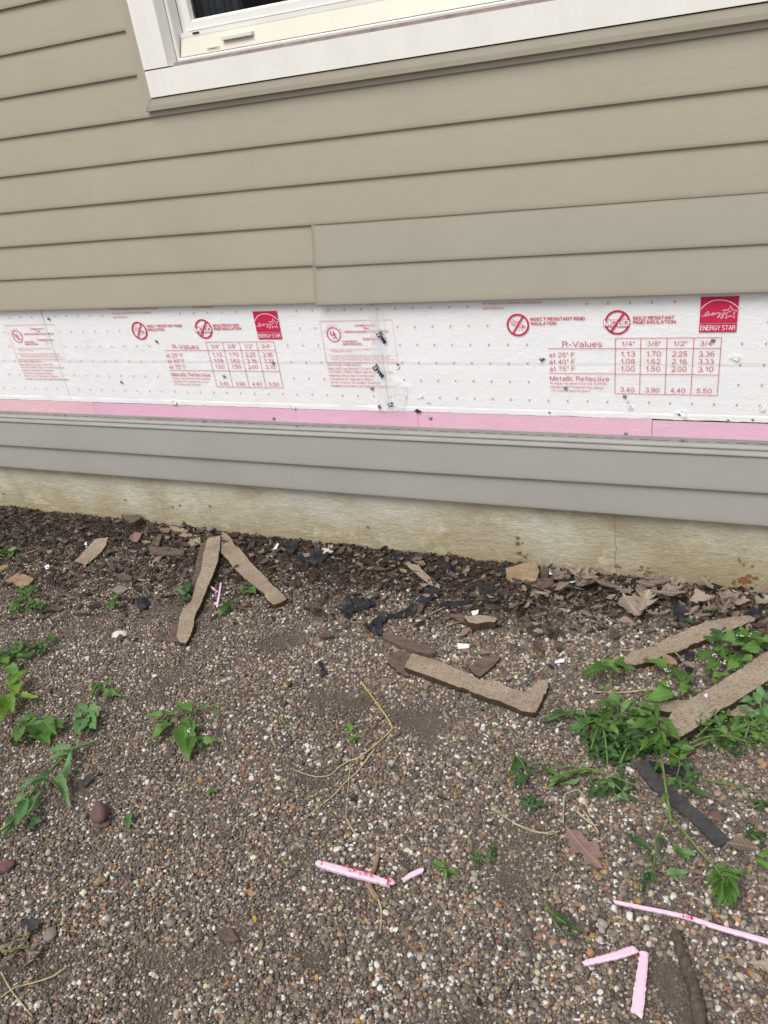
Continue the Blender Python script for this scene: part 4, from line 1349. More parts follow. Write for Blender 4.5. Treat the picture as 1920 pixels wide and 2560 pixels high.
def gravel(step, size, zoff, jit=0.5, dark=1.0):
    X, Y_ = region(step, jit)
    dn = dirtiness(X, Y_)
    mu = mulchness(X, Y_)
    keep = rng.random(X.size) > np.maximum(0.45 * mu, 0.55 * dn ** 2)
    X, Y_, dn, mu = X[keep], Y_[keep], dn[keep], mu[keep]
    n = X.size
    s = size * np.exp(rng.normal(0, 0.27, n)) * (1 - 0.35 * dn) * np.clip(1.0 + 0.16 * (X + 1.0), 0.8, 1.18)
    s = np.clip(s, 0.0009, 0.0085)
    z = hgv(X, Y_) + zoff + rng.uniform(-0.35, 0.55, n) * s - 1.15 * s * dn
    ci2 = rng.choice(len(PAL), n, p=PW)
    c = PAL[ci2] * np.exp(rng.normal(0, 0.16, (n, 1))) * (1 + rng.normal(0, 0.05, (n, 3)))
    c = c * dark * np.array((1.32, 1.26, 1.20))
    c = c * 0.85 + 0.15 * np.array((.215, .185, .160))
    dust = np.clip(dn * 0.75 + 0.25 * mu, 0, 0.85)[:, None]
    c = c * (1 - dust) + dust * np.array((.135, .112, .094))
    c = np.clip(c, 0.02, 0.8)
    rot = np.stack([rng.normal(0, 0.35, n), rng.normal(0, 0.35, n), rng.uniform(0, 6.28, n)], 1)
    sc = np.stack([s, s, s * rng.uniform(0.8, 1.2, n)], 1)
    return np.stack([X, Y_, z], 1), rot, sc, c
pc = hidden_set('pebble', [pebble_mesh(i + 1, 2, 0.55 + 0.04 * (i % 5), 0.30 + 0.05 * (i % 3)) for i in range(10)], M['pebble'])
layers = [gravel(0.0066, 0.0035, 0.0006), gravel(0.0074, 0.0033, 0.0030), gravel(0.0056, 0.0020, 0.0004, 0.6, 0.95), gravel(0.0080, 0.0016, 0.0038, 0.6, 1.0), gravel(0.030, 0.0052, 0.0040, 0.6)]
scatter('gravel', pc, *[np.concatenate([l[i] for l in layers]) for i in range(4)], 10, 'multicoloured pea gravel covering the bed in front of the wall', 'gravel')

# bark mulch and shreds along the wall
def mulch(step, size, seed):
    X, Y_ = region(step, 0.6)
    mu = mulchness(X, Y_)
    keep = rng.random(X.size) < np.clip(0.56 * mu ** 1.4 * (0.80 + 0.95 * np.exp(-((X + 0.72) / 0.42) ** 2) - 0.45 * np.clip((X + 0.35) / 0.4, 0, 1)), 0.002, 0.92)
    X, Y_, mu = X[keep], Y_[keep], mu[keep]
    n = X.size
    s = size * np.exp(rng.normal(0, 0.42, n))
    s = np.clip(s, 0.003, 0.034)
    z = hgv(X, Y_) + 0.0055 + rng.uniform(0, 0.006, n) * mu
    P_ = np.array([(.115, .084, .068), (.085, .062, .052), (.150, .114, .092), (.20, .155, .122), (.130, .108, .100), (.29, .215, .145), (.060, .047, .042), (.165, .110, .088)])
    W_ = np.array([.24, .20, .17, .09, .13, .04, .08, .05]); W_ /= W_.sum()
    c = P_[rng.choice(len(P_), n, p=W_)] * np.exp(rng.normal(0, 0.25, (n, 1))) * 1.15
    rot = np.stack([rng.normal(0, 0.30, n), rng.normal(0, 0.28, n), rng.uniform(0, 6.28, n)], 1)
    sc = np.stack([s, s * rng.uniform(0.55, 1.3, n), s * rng.uniform(0.7, 1.5, n)], 1)
    return np.stack([X, Y_, z], 1), rot, sc, np.clip(c, 0.01, 0.5)
cc = hidden_set('bark chip', [chip_mesh(i + 3) for i in range(12)], M['chip'])
lay = [mulch(0.0105, 0.0075, 1), mulch(0.017, 0.0125, 2), mulch(0.0065, 0.0036, 3)]
scatter('bark_mulch', cc, *[np.concatenate([l[i] for l in lay]) for i in range(4)], 12, 'dark brown shredded bark mulch banked along the foundation', 'mulch')

# ------------------------------------------------------------------ builders for the loose things
def ragged(poly, step, amp, seed):
    rr = random.Random(seed)
    out = []
    n = len(poly)
    for i in range(n):
        a = Vector(poly[i]); b = Vector(poly[(i + 1) % n])
        k = max(1, int((b - a).length / step))
        for j in range(k):
            p = a.lerp(b, j / k)
            out.append((p.x + rr.uniform(-amp, amp), p.y + rr.uniform(-amp, amp)))
    return out

def slab(poly, th, z0, z1=None, ax=None, seed=0, amp=0.0010, step=0.0032, wob=0.0012):
    """thick piece with a ragged outline; z0..z1 is the underside height at the two ends of the axis ax"""
    ol = ragged(poly, step, amp, seed)
    if z1 is None: z1 = z0
    if ax is None: ax = (poly[0], poly[len(poly) // 2])
    a = Vector(ax[0]); d = Vector(ax[1]) - a
    L2 = d.length_squared
    if L2 > 0.012:
        # broken ends and the odd bite out of a long side
        r_e = random.Random(seed + 77)
        dn = d.normalized()
        out = []
        for p in ol:
            s = (Vector(p) - a).dot(d) / L2
            e = max(0.0, 1 - min(abs(s), abs(1 - s)) / 0.07)
            k = e * r_e.uniform(-0.0055, 0.0030) * (1 if s > 0.5 else -1)
            c = a + d * s
            side = Vector(p) - c
            bite = max(0.0, noise.noise(Vector((p[0] * 21, p[1] * 21, seed * 2.3))) - 0.22) * 0.010
            q = Vector(p) + dn * k - (side.normalized() * bite if side.length > 0.006 else Vector((0, 0)))
            out.append((q.x, q.y))
        ol = out
    rr = random.Random(seed + 5)
    def zb_(p):
        s = max(0, min(1, (Vector(p) - a).dot(d) / L2))
        return z0 + (z1 - z0) * s
    n = len(ol)
    cx = sum(p[0] for p in ol) / n; cy = sum(p[1] for p in ol) / n
    bm = bmesh.new()
    top, mid_, bot = [], [], []
    for p in ol:
        h = zb_(p) + hg(p[0], p[1])
        top.append(bm.verts.new((p[0], p[1], h + th + wob * noise.noise(Vector((p[0] * 30, p[1] * 30, seed))))))
        v2 = Vector((p[0] - cx, p[1] - cy)).normalized()
        o = rr.uniform(-0.0005, 0.0022)
        mid_.append(bm.verts.new((p[0] + v2.x * o, p[1] + v2.y * o, h + th * rr.uniform(0.35, 0.6))))
        o = rr.uniform(-0.002, 0.0015)
        bot.append(bm.verts.new((p[0] + v2.x * o, p[1] + v2.y * o, h)))
    area = sum(ol[i][0] * ol[(i + 1) % n][1] - ol[(i + 1) % n][0] * ol[i][1] for i in range(n))
    ccw = area > 0
    ft = bm.faces.new(top if ccw else top[::-1])
    fb = bm.faces.new(bot[::-1] if ccw else bot)
    fb.material_index = 1
    for A, Bq in ((top, mid_), (mid_, bot)):
        for i in range(n):
            j = (i + 1) % n
            q = (A[i], Bq[i], Bq[j], A[j]) if ccw else (A[j], Bq[j], Bq[i], A[i])
            f = bm.faces.new(q)
            f.material_index = 1
    bmesh.ops.triangulate(bm, faces=[ft, fb])
    me = bpy.data.meshes.new('slab')
    bm.to_mesh(me)
    bm.free()
    return me

def crumple(poly, amp, cell, seed, z=0.006, thick=0.0012, freq=28.0, curl=0.0, uv=False):
    ol = ragged(poly, 0.012, 0.0015, seed)
    bm = bmesh.new()
    n = len(ol)
    area = sum(ol[i][0] * ol[(i + 1) % n][1] - ol[(i + 1) % n][0] * ol[i][1] for i in range(n))
    vv = [bm.verts.new((p[0], p[1], 0)) for p in (ol if area > 0 else ol[::-1])]
    f = bm.faces.new(vv)
    bmesh.ops.triangulate(bm, faces=[f])
    for _ in range(5):
        es = [e for e in bm.edges if e.calc_length() > cell]
        if not es: break
        bmesh.ops.subdivide_edges(bm, edges=es, cuts=1)
        bmesh.ops.triangulate(bm, faces=bm.faces[:])
    cx = sum(p[0] for p in ol) / n; cy = sum(p[1] for p in ol) / n
    for v in bm.verts:
        p = v.co
        s = abs(noise.noise(Vector((p.x * freq, p.y * freq, seed * 1.7)))) + 0.35 * noise.noise(Vector((p.x * freq * 2.7, p.y * freq * 2.7, seed)))
        r2 = (p.x - cx) ** 2 + (p.y - cy) ** 2
        v.co.z = hg(p.x, p.y) + z + amp * max(-0.1, s) + curl * r2
    if thick:
        bmesh.ops.solidify(bm, geom=bm.faces[:], thickness=thick)
    me = bpy.data.meshes.new('scrap')
    bm.to_mesh(me)
    bm.free()
    return me

def tube(pts, r0, r1, k=7, seed=0, knob=0.0):
    vs, fs = [], []
    n = len(pts)
    rr = random.Random(seed)
    P_ = [Vector(p) for p in pts]
    for i in range(n):
        d = (P_[min(n - 1, i + 1)] - P_[max(0, i - 1)])
        if d.length < 1e-9: d = Vector((1, 0, 0))
        d.normalize()
        s = d.cross(Vector((0, 0, 1)))
        if s.length < 1e-3: s = d.cross(Vector((0, 1, 0)))
        s.normalize()
        u = s.cross(d)
        r = (r0 + (r1 - r0) * i / (n - 1)) * (1 + 1.6 * knob * noise.noise(Vector((i * 0.33, seed * 1.3, 2))))
        for j in range(k):
            a = 2 * math.pi * j / k
            rj = r * (1 + 1.5 * knob * noise.noise(Vector((i * 0.5, j * 1.1, seed * 2.1))))
            vs.append(P_[i] + s * (rj * math.cos(a)) + u * (rj * math.sin(a)))
    for i in range(n - 1):
        for j in range(k):
            fs.append((i * k + j, i * k + (j + 1) % k, (i + 1) * k + (j + 1) % k, (i + 1) * k + j))
    fs.append(tuple(range(k - 1, -1, -1)))
    fs.append(tuple((n - 1) * k + j for j in range(k)))
    return vs, fs

def smooth_path(pts, sub=6, z=None):
    """Catmull-Rom through ground points, heights from z (number or list)"""
    n = len(pts)
    zs = z if isinstance(z, (list, tuple)) else [z] * n
    P_ = [Vector((p[0], p[1], zs[i])) for i, p in enumerate(pts)]
    out = []
    for i in range(n - 1):
        a, b, c, d = P_[max(0, i - 1)], P_[i], P_[i + 1], P_[min(n - 1, i + 2)]
        for k in range(sub):
            t = k / sub
            q = 0.5 * ((2 * b) + (c - a) * t + (2 * a - 5 * b + 4 * c - d) * t * t + (3 * b - a - 3 * c + d) * t ** 3)
            out.append(q)
    out.append(P_[-1])
    return [Vector((q.x, q.y, q.z + hg(q.x, q.y))) for q in out]

# ------------------------------------------------------------------ fibreboard strips
def fibre(name, poly, th, z0, z1, ax, seed, label, cat='board', extra=None, group=None, mats=None):
    if name == 'fibreboard_strip':
        th *= 1.3
    o = link(name, slab(poly, th, z0, z1, ax, seed), mats or [M['fibre'], M['fedge']])
    recentre(o)
    tag(o, label, cat, group)
    if extra:
        for (pl, t2, zz0, zz1, nm) in extra:
            link(nm, slab(pl, t2, zz0, zz1, ax, seed + 3, 0.002, 0.005), [M['bark'], M['fedge']], o)
    return o
GRP = 'torn fibreboard strips on the gravel'
fibre('fibreboard_strip', [(-1.6301,-0.0733),(-1.5915,-0.0480),(-1.5205,-0.1685),(-1.4873,-0.2587),(-1.4506,-0.3672),(-1.4172,-0.4618),(-1.3842,-0.5387),(-1.3776,-0.5738),(-1.3977,-0.5742),(-1.4215,-0.5581),(-1.4658,-0.4782),(-1.4799,-0.4402),(-1.4769,-0.3949),(-1.4993,-0.3522),(-1.5208,-0.3051),(-1.5432,-0.2426),(-1.5852,-0.1664)], 0.013, 0.018, 0.004,
      [(-1.6441,-0.0195),(-1.4233,-0.5446)], 21, 'narrow fibreboard strip with a jagged left side, left leg of the upside-down V', 'board',
      [([(-1.6459,-0.0632),(-1.6102,-0.0995),(-1.5709,-0.1800),(-1.5363,-0.2700),(-1.5051,-0.3420),(-1.5254,-0.3436),(-1.5579,-0.2743),(-1.6042,-0.1863),(-1.6512,-0.0918)], 0.006, 0.014, 0.008, 'torn_layer'),
       ([(-1.4793,-0.4751),(-1.4003,-0.5512),(-1.4434,-0.5741),(-1.4716,-0.5190),(-1.4942,-0.4807)], 0.006, 0.008, 0.003, 'torn_layer')], GRP)
fibre('fibreboard_strip', [(-1.6114,-0.0099),(-1.5849,-0.0210),(-1.5407,-0.0533),(-1.4514,-0.1226),(-1.3677,-0.1876),(-1.2682,-0.2559),(-1.1842,-0.3141),(-1.1961,-0.3334),(-1.2137,-0.3525),(-1.2435,-0.3314),(-1.2724,-0.3069),(-1.3725,-0.2499),(-1.4055,-0.2274),(-1.4494,-0.1995),(-1.4971,-0.1598),(-1.5525,-0.1241)], 0.014, 0.005, 0.003,
      [(-1.6221,-0.0078),(-1.2213,-0.3166)], 22, 'short fibreboard strip forming the right leg of the upside-down V', 'board', None, GRP)
fibre('fibreboard_strip', [(-0.7236,-0.4647),(-0.6813,-0.4732),(-0.6344,-0.4852),(-0.5877,-0.5002),(-0.5429,-0.5131),(-0.5194,-0.5249),(-0.4902,-0.5160),(-0.4691,-0.5212),(-0.4346,-0.5364),(-0.4008,-0.5407),(-0.3884,-0.5210),(-0.3786,-0.4977),(-0.3616,-0.4890),(-0.3534,-0.4955),(-0.3511,-0.5200),(-0.3561,-0.5648),(-0.3621,-0.6031),(-0.3873,-0.6044),(-0.4425,-0.5921),(-0.4923,-0.5775),(-0.5549,-0.5652),(-0.6122,-0.5506),(-0.6667,-0.5374),(-0.7240,-0.5208)], 0.014, 0.004, 0.004,
      [(-0.7414,-0.4816),(-0.3631,-0.5360)], 23, 'long fibreboard strip lying alone in the middle of the gravel with a notched right end', 'board',
      [([(-0.7812,-0.4669),(-0.7666,-0.4471),(-0.7259,-0.4604),(-0.7251,-0.4858),(-0.7261,-0.5173),(-0.6997,-0.5414),(-0.7214,-0.5406),(-0.7816,-0.4992)], 0.010, 0.003, 0.003, 'torn_layer')], GRP)
fibre('fibreboard_strip', [(-0.2255,-0.3700),(-0.1904,-0.3545),(-0.1720,-0.3240),(-0.1357,-0.3001),(-0.1062,-0.3007),(-0.1023,-0.2831),(-0.1147,-0.2691),(-0.0773,-0.2300),(-0.0214,-0.1785),(0.0360,-0.1393),(0.0869,-0.1202),(0.1015,-0.1316),(0.0944,-0.1463),(0.0519,-0.1817),(-0.0002,-0.2316),(-0.0447,-0.2729),(-0.0716,-0.3005),(-0.0957,-0.3153),(-0.1315,-0.3566),(-0.1652,-0.3793),(-0.2015,-0.3821)], 0.014, 0.003, 0.006,
      [(-0.2268,-0.3606),(0.1028,-0.1073)], 24, 'long fibreboard strip near the wall with its far end among the oak leaves', 'board',
      [([(-0.1223,-0.2683),(-0.0778,-0.2250),(-0.0218,-0.1733),(0.0358,-0.1353),(0.0289,-0.1502),(-0.0210,-0.1876),(-0.0764,-0.2420),(-0.1084,-0.2777)], 0.011, 0.006, 0.006, 'torn_layer')], GRP)
fibre('fibreboard_strip', [(-0.0803,-0.5849),(-0.0664,-0.5421),(-0.0313,-0.4902),(0.0208,-0.4247),(0.0682,-0.3612),(0.1269,-0.2846),(0.1747,-0.2261),(0.1823,-0.3172),(0.1266,-0.3907),(0.0642,-0.4687),(0.0162,-0.5357),(-0.0186,-0.5831),(-0.0503,-0.6195),(-0.0730,-0.6115)], 0.016, 0.022, 0.026,
      [(-0.0768,-0.5517),(0.1311,-0.2695)], 25, 'wide fibreboard strip on top of the pulled weeds at the right edge', 'board',
      [([(-0.0784,-0.5896),(-0.0637,-0.5567),(-0.0494,-0.5555),(-0.0489,-0.5820),(-0.0539,-0.6163),(-0.0631,-0.6187),(-0.0729,-0.6143)], 0.0175, 0.0215, 0.0225, 'torn_layer')], GRP)
fibre('fibreboard_strip', [(-0.1365,-0.5010),(-0.0837,-0.4845),(-0.0248,-0.4665),(0.0464,-0.4485),(0.0947,-0.4567),(0.1105,-0.4777),(0.0638,-0.4947),(-0.0152,-0.5150),(-0.0803,-0.5217),(-0.1378,-0.5185)], 0.012, 0.005, 0.005,
      [(-0.1372,-0.4909),(0.1056,-0.4446)], 26, 'fibreboard piece half hidden beneath the wide strip on the weeds', 'board', None, GRP)
fibre('fibreboard_piece', [(-2.0731,-0.2633),(-2.0838,-0.1965),(-2.0896,-0.1294),(-2.0498,-0.1093),(-2.0248,-0.1497),(-2.0133,-0.1913),(-2.0117,-0.2366),(-2.0127,-0.2754)], 0.008, 0.004, 0.006, [(-2.0869,-0.2475),(-2.0668,-0.0945)], 27, 'small slanting fibreboard piece in the bark mulch at the left', 'board')
fibre('fibreboard_piece', [(-1.8526,0.0005),(-1.7894,-0.0052),(-1.7278,-0.0380),(-1.6891,-0.0391),(-1.6556,-0.0859),(-1.6786,-0.1023),(-1.7117,-0.0930),(-1.7286,-0.0587),(-1.7679,-0.0530),(-1.8201,-0.0301)], 0.008, 0.004, 0.006, [(-1.8669,0.0147),(-1.6693,-0.0708)], 28, 'bent fibreboard scrap against the foundation above the upside-down V', 'board')
fibre('fibreboard_piece', [(-0.9016,-0.0633),(-0.8508,-0.0642),(-0.8316,-0.0852),(-0.8054,-0.1056),(-0.7560,-0.1454),(-0.7496,-0.1599),(-0.7786,-0.1500),(-0.8222,-0.1215),(-0.8637,-0.0914)], 0.010, 0.012, 0.004, [(-0.9164,-0.0316),(-0.7619,-0.1299)], 29, 'tan fibreboard sliver leaning in the mulch below the wall, left of the tar ribbon', 'board')
fibre('fibreboard_piece', [(-0.6319,-0.2932),(-0.5984,-0.2827),(-0.5727,-0.2803),(-0.5383,-0.2865),(-0.5398,-0.3046),(-0.5589,-0.3057),(-0.5873,-0.3203),(-0.6118,-0.3153)], 0.026, 0.003, 0.003, [(-0.6445,-0.2612),(-0.5498,-0.2513)], 30, 'thick broken fibreboard lump with a pale top face in mid gravel', 'board',
      [([(-0.6868,-0.2756),(-0.6468,-0.2615),(-0.6344,-0.2751),(-0.6092,-0.3068),(-0.6279,-0.3004),(-0.6658,-0.2873)], 0.012, 0.002, 0.002, 'torn_layer')])
fibre('fibreboard_piece', [(-0.5614,-0.4807),(-0.5477,-0.4437),(-0.5326,-0.4245),(-0.4938,-0.4234),(-0.5028,-0.4575),(-0.5254,-0.5060),(-0.5440,-0.4975)], 0.010, 0.004, 0.004, [(-0.5655,-0.4706),(-0.4986,-0.4081)], 31, 'dark square bark-brown board offcut beside the upper edge of the lone long strip', 'board', None, None, [M['bark'], M['fedge']])
prop = fibre('wood_piece', [(-0.5767,-0.0449),(-0.5326,-0.0237),(-0.4882,-0.0101),(-0.4784,-0.0415),(-0.4835,-0.0703),(-0.5173,-0.0867),(-0.5522,-0.0986),(-0.5631,-0.0888)], 0.007, 0.006, 0.006, [(-0.5762,-0.0494),(-0.4892,-0.0321)], 32, 'split tan wood piece propped against the foundation near the middle', 'wood', None, None, [M['plank'], M['plank']])
prop.rotation_euler = (0.75, 0.05, 0)
prop.location.z += 0.014
prop.location.y = min(prop.location.y, -0.008)
fibre('wood_chunk', [(-2.0708,0.0049),(-2.0342,0.0005),(-1.9906,0.0146),(-1.9684,-0.0057),(-1.9781,-0.0293),(-1.9960,-0.0407),(-2.0330,-0.0216)], 0.024, 0.004, 0.008, [(-2.1122,0.0424),(-2.0159,0.0408)], 33, 'blocky brown bark chunk standing against the foundation at the left', 'wood', None, None, [M['bark'], M['fedge']])
fibre('bark_slab', [(-1.8334,-0.1504),(-1.7915,-0.1320),(-1.7367,-0.1250),(-1.6923,-0.1319),(-1.6819,-0.1538),(-1.7361,-0.1669),(-1.7991,-0.1757)], 0.012, 0.004, 0.004, [(-1.8445,-0.1412),(-1.7027,-0.1225)], 34, 'long dark bark slab lying flat left of the upside-down V', 'bark', None, None, [M['bark'], M['bark']])
fibre('bark_slab', [(-1.8385,-0.1437),(-1.8496,-0.0675),(-1.8350,-0.0649),(-1.8084,-0.1229),(-1.8106,-0.1538)], 0.010, 0.006, 0.010, [(-1.8548,-0.1277),(-1.8512,-0.0482)], 35, 'upright-tilted bark splinter crossing the dark bark slab', 'bark', None, None, [M['bark'], M['bark']])
fibre('bark_slab', [(-2.2471,-0.4241),(-2.2344,-0.3692),(-2.2169,-0.3696),(-2.1476,-0.3857),(-2.1386,-0.4204),(-2.1514,-0.4409),(-2.2050,-0.4265)], 0.008, 0.004, 0.006, [(-2.2670,-0.4106),(-2.1666,-0.3718)], 36, 'flat light brown bark flake near the left edge of the mulch', 'bark', None, None, [M['plank'], M['bark']])
fibre('bark_stick', [(-0.8371,-0.3958),(-0.8280,-0.3896),(-0.7848,-0.3992),(-0.7254,-0.4127),(-0.6673,-0.4335),(-0.6644,-0.4483),(-0.6783,-0.4580),(-0.7160,-0.4501),(-0.7555,-0.4396),(-0.7971,-0.4259),(-0.8261,-0.4168)], 0.015, 0.003, 0.003, [(-0.8438,-0.3852),(-0.6735,-0.4269)], 37, 'smooth brown bark stick just above the lone long strip', 'bark', None, None, [M['bark'], M['bark']])
fibre('wood_piece', [(-0.1080,-0.3303),(-0.0996,-0.3236),(-0.0771,-0.3351),(-0.0706,-0.3496),(-0.0861,-0.3550),(-0.1045,-0.3475)], 0.006, 0.020, 0.020, [(-0.1113,-0.2783),(-0.0731,-0.2940)], 38, 'pale wood splinter resting on the strip below the oak leaves', 'wood', None, None, [M['plank'], M['plank']])
fibre('wood_piece', [(-2.3414,-0.3555),(-2.3171,-0.3391),(-2.3032,-0.3481),(-2.3164,-0.3739),(-2.3246,-0.3716)], 0.008, 0.004, 0.004, [(-2.3553,-0.3479),(-2.3284,-0.3309)], 39, 'pale wood sliver at the left edge of the photo', 'wood', None, None, [M['plank'], M['plank']])
fibre('grey_shingle_scrap', [(-1.8207,-0.3803),(-1.8078,-0.3498),(-1.7564,-0.3637),(-1.7643,-0.3940)], 0.005, 0.006, 0.008, [(-1.8368,-0.3664),(-1.7719,-0.3497)], 40, 'flat pale grey squarish scrap in the mulch above the left weeds', 'scrap', None, None, [M['stone'], M['stone']])
fibre('bark_slab', [(-1.8523,-0.3014),(-1.8444,-0.2888),(-1.7916,-0.3003),(-1.7830,-0.3143),(-1.8235,-0.3210),(-1.8418,-0.3174)], 0.009, 0.004, 0.004, [(-1.8687,-0.2868),(-1.8050,-0.2888)], 41, 'rounded grey-brown bark slab right above the pale grey scrap', 'bark', None, None, [M['bark'], M['bark']])
fibre('wood_piece', [(-0.3255,-0.0230),(-0.3056,-0.0250),(-0.2476,-0.0484),(-0.2396,-0.0606),(-0.2648,-0.0611),(-0.3123,-0.0440)], 0.010, 0.006, 0.006, [(-0.3294,-0.0002),(-0.2435,-0.0303)], 42, 'grey-brown branch piece lying along the foundation right of centre', 'wood', None, None, [M['bark'], M['bark']])
fibre('bark_slab', [(-0.4794,-0.0721),(-0.4639,-0.0579),(-0.4360,-0.0579),(-0.4276,-0.0834),(-0.4419,-0.1024),(-0.4694,-0.1026)], 0.016, 0.004, 0.004, [(-0.4841,-0.0548),(-0.4350,-0.0505)], 43, 'round dark clod of bark below the propped tan wood piece', 'bark', None, None, [M['bark'], M['bark']])
fibre('bark_slab', [(-0.4803,-0.0333),(-0.4721,-0.0061),(-0.4529,-0.0222),(-0.4516,-0.0500),(-0.4686,-0.0506)], 0.022, 0.006, 0.006, [(-0.4875,-0.0048),(-0.4591,-0.0106)], 44, 'dark bark clod touching the foundation right of the propped wood', 'bark', None, None, [M['bark'], M['bark']])
fibre('clay_clod', [(-0.8076,-1.2888),(-0.7829,-1.2788),(-0.7582,-1.2937),(-0.7693,-1.3004),(-0.7971,-1.2997)], 0.008, 0.003, 0.003, [(-0.8127,-1.2853),(-0.7638,-1.2889)], 45, 'flat grey-brown clod on the gravel at the lower middle left', 'clod', None, None, [M['bark'], M['bark']])

# bark chips big enough to pick out, one by one
rr = random.Random(99)
chips = [chip_mesh(50 + i, 0.2) for i in range(6)]
for me in chips:
    me.materials.append(M['bark'])
n_chip = 0
while n_chip < 70:
    x = rr.uniform(-2.6, 0.1)
    wid = 0.34 + 0.22 * max(0, min(1, (-0.9 - x) / 1.2))
    y = -abs(rr.gauss(0, wid * 0.55)) - 0.01
    if y < -wid * 1.3: continue
    o = bpy.data.objects.new('bark_chip', chips[n_chip % 6])
    COL.objects.link(o)
    s = rr.uniform(0.012, 0.026)
    o.location = (x, y, hg(x, y) + 0.014 + rr.uniform(0, 0.006))
    o.rotation_euler = (rr.gauss(0, 0.25), rr.gauss(0, 0.25), rr.uniform(0, 6.3))
    o.scale = (s, s * rr.uniform(0.7, 1.4), s)
    tag(o, 'brown bark chip lying in the mulch along the foundation', 'bark chip', 'larger bark chips in the mulch')
    n_chip += 1

# ------------------------------------------------------------------ tar paper scraps
def tar(poly, amp, seed, label, z=0.010, mat='tar', name='tar_paper_scrap', cell=0.012, cat='scrap', freq=30.0, th=0.0014):
    o = link(name, crumple(poly, amp, cell, seed, z, th, freq), M[mat])
    recentre(o)
    return tag(o, label, cat)
tar([(-1.3663,-0.0403),(-1.3464,-0.0188),(-1.3097,-0.0032),(-1.2937,-0.0418),(-1.2874,-0.0868),(-1.3275,-0.0698)], 0.024, 1, 'crumpled black tar paper against the foundation beside a white sliver')
tar([(-1.2802,-0.0776),(-1.2485,-0.0546),(-1.2121,-0.0407),(-1.1683,-0.0511),(-1.1677,-0.0956),(-1.1963,-0.1230),(-1.2455,-0.1104)], 0.018, 2, 'wide flat black tar paper piece below the foundation, left of centre')
tar([(-1.6890,-0.4113),(-1.6696,-0.3946),(-1.6332,-0.4122),(-1.6165,-0.4518),(-1.6438,-0.4516)], 0.026, 3, 'small black tar paper ball left of the upside-down V')
tar([(-1.0106,-0.2926),(-0.9881,-0.2548),(-0.9392,-0.2446),(-0.9092,-0.2711),(-0.9263,-0.2921),(-0.9626,-0.3113),(-0.9689,-0.3466),(-0.9910,-0.3345)], 0.022, 4, 'black tar paper scrap right of the upside-down V, above the twisted ribbon')
tar([(-0.8645,-0.3198),(-0.8308,-0.2958),(-0.8002,-0.2439),(-0.7904,-0.1712),(-0.7723,-0.1493),(-0.7299,-0.1884),(-0.7530,-0.2050),(-0.7607,-0.2240),(-0.7668,-0.2764),(-0.7985,-0.3054),(-0.8471,-0.3271)], 0.014, 5, 'long twisted grey-black tar paper ribbon in front of the mulch')
tar([(-0.9064,-0.3793),(-0.8901,-0.3613),(-0.8927,-0.3327),(-0.8673,-0.3123),(-0.8474,-0.3374),(-0.8559,-0.3573),(-0.8390,-0.3925),(-0.8479,-0.4050),(-0.8789,-0.3874)], 0.028, 6, 'shredded black tar paper clump at the end of the bark stick')
tar([(-0.7865,-0.0518),(-0.7720,-0.0386),(-0.7416,-0.0510),(-0.7138,-0.0686),(-0.7127,-0.0836),(-0.7446,-0.0873),(-0.7663,-0.0890)], 0.030, 7, 'black tar paper bundle against the foundation left of the propped wood')
tar([(-0.6182,-0.0271),(-0.6038,-0.0218),(-0.5790,-0.0398),(-0.5744,-0.0785),(-0.5925,-0.0636),(-0.6092,-0.0544)], 0.030, 8, 'black tar paper wad touching the left end of the propped wood')
tar([(-0.6196,-0.1381),(-0.6000,-0.1258),(-0.5747,-0.1501),(-0.5668,-0.1965),(-0.5962,-0.2004)], 0.024, 9, 'folded black tar paper flap standing in the leaf litter')
tar([(-0.1022,-0.0871),(-0.0780,-0.0949),(-0.0635,-0.1338),(-0.0654,-0.1848),(-0.0806,-0.2080),(-0.0953,-0.1815)], 0.020, 10, 'dark grey tar paper tongue among the oak leaves')
tar([(0.0755,-0.0951),(0.0973,-0.0698),(0.1166,-0.0761),(0.1113,-0.1177),(0.0871,-0.1330)], 0.020, 11, 'dark grey tar paper square by the far end of the strip near the wall')
tar([(-0.9561,-0.0195),(-0.9362,-0.0047),(-0.9113,-0.0111),(-0.9127,-0.0346),(-0.9397,-0.0465)], 0.030, 12, 'rounded black tar paper lump at the foot of the foundation, mid left')
tar([(-0.9631,-0.5520),(-0.9534,-0.5432),(-0.9276,-0.5721),(-0.9229,-0.5958),(-0.9344,-0.5955),(-0.9414,-0.5722)], 0.020, 13, 'thin curled black tar paper strip in open gravel')
tar([(-0.0983,-0.3236),(-0.0776,-0.3127),(-0.0623,-0.3240),(-0.0749,-0.3447),(-0.0929,-0.3431)], 0.018, 14, 'black tar paper scrap under the splinter on the strip near the wall')
tar([(-0.0570,-0.3463),(-0.0438,-0.3344),(-0.0355,-0.3527),(-0.0446,-0.3720)], 0.018, 15, 'small black tar paper scrap between the two right-hand strips')
tar([(-0.0585,-0.2847),(-0.0336,-0.2802),(-0.0335,-0.3091),(-0.0562,-0.3156)], 0.010, 16, 'black tar paper corner at the front edge of the strip near the wall')
tar([(-0.7352,-0.2358),(-0.6589,-0.2002),(-0.6315,-0.1990),(-0.6598,-0.2198),(-0.7217,-0.2442)], 0.008, 17, 'narrow black tar paper strip pointing right in the litter')
tar([(-1.1931,-1.4063),(-1.1946,-1.3883),(-1.1602,-1.3860),(-1.1547,-1.3959),(-1.1714,-1.4078)], 0.010, 18, 'faded grey tar paper flake near the lower left corner', mat='hose')
tar([(-1.3395,-1.0780),(-1.3293,-1.0463),(-1.3073,-1.0499),(-1.3160,-1.0832)], 0.008, 19, 'dark flat tar flake beside the long pulled weed', mat='hose')
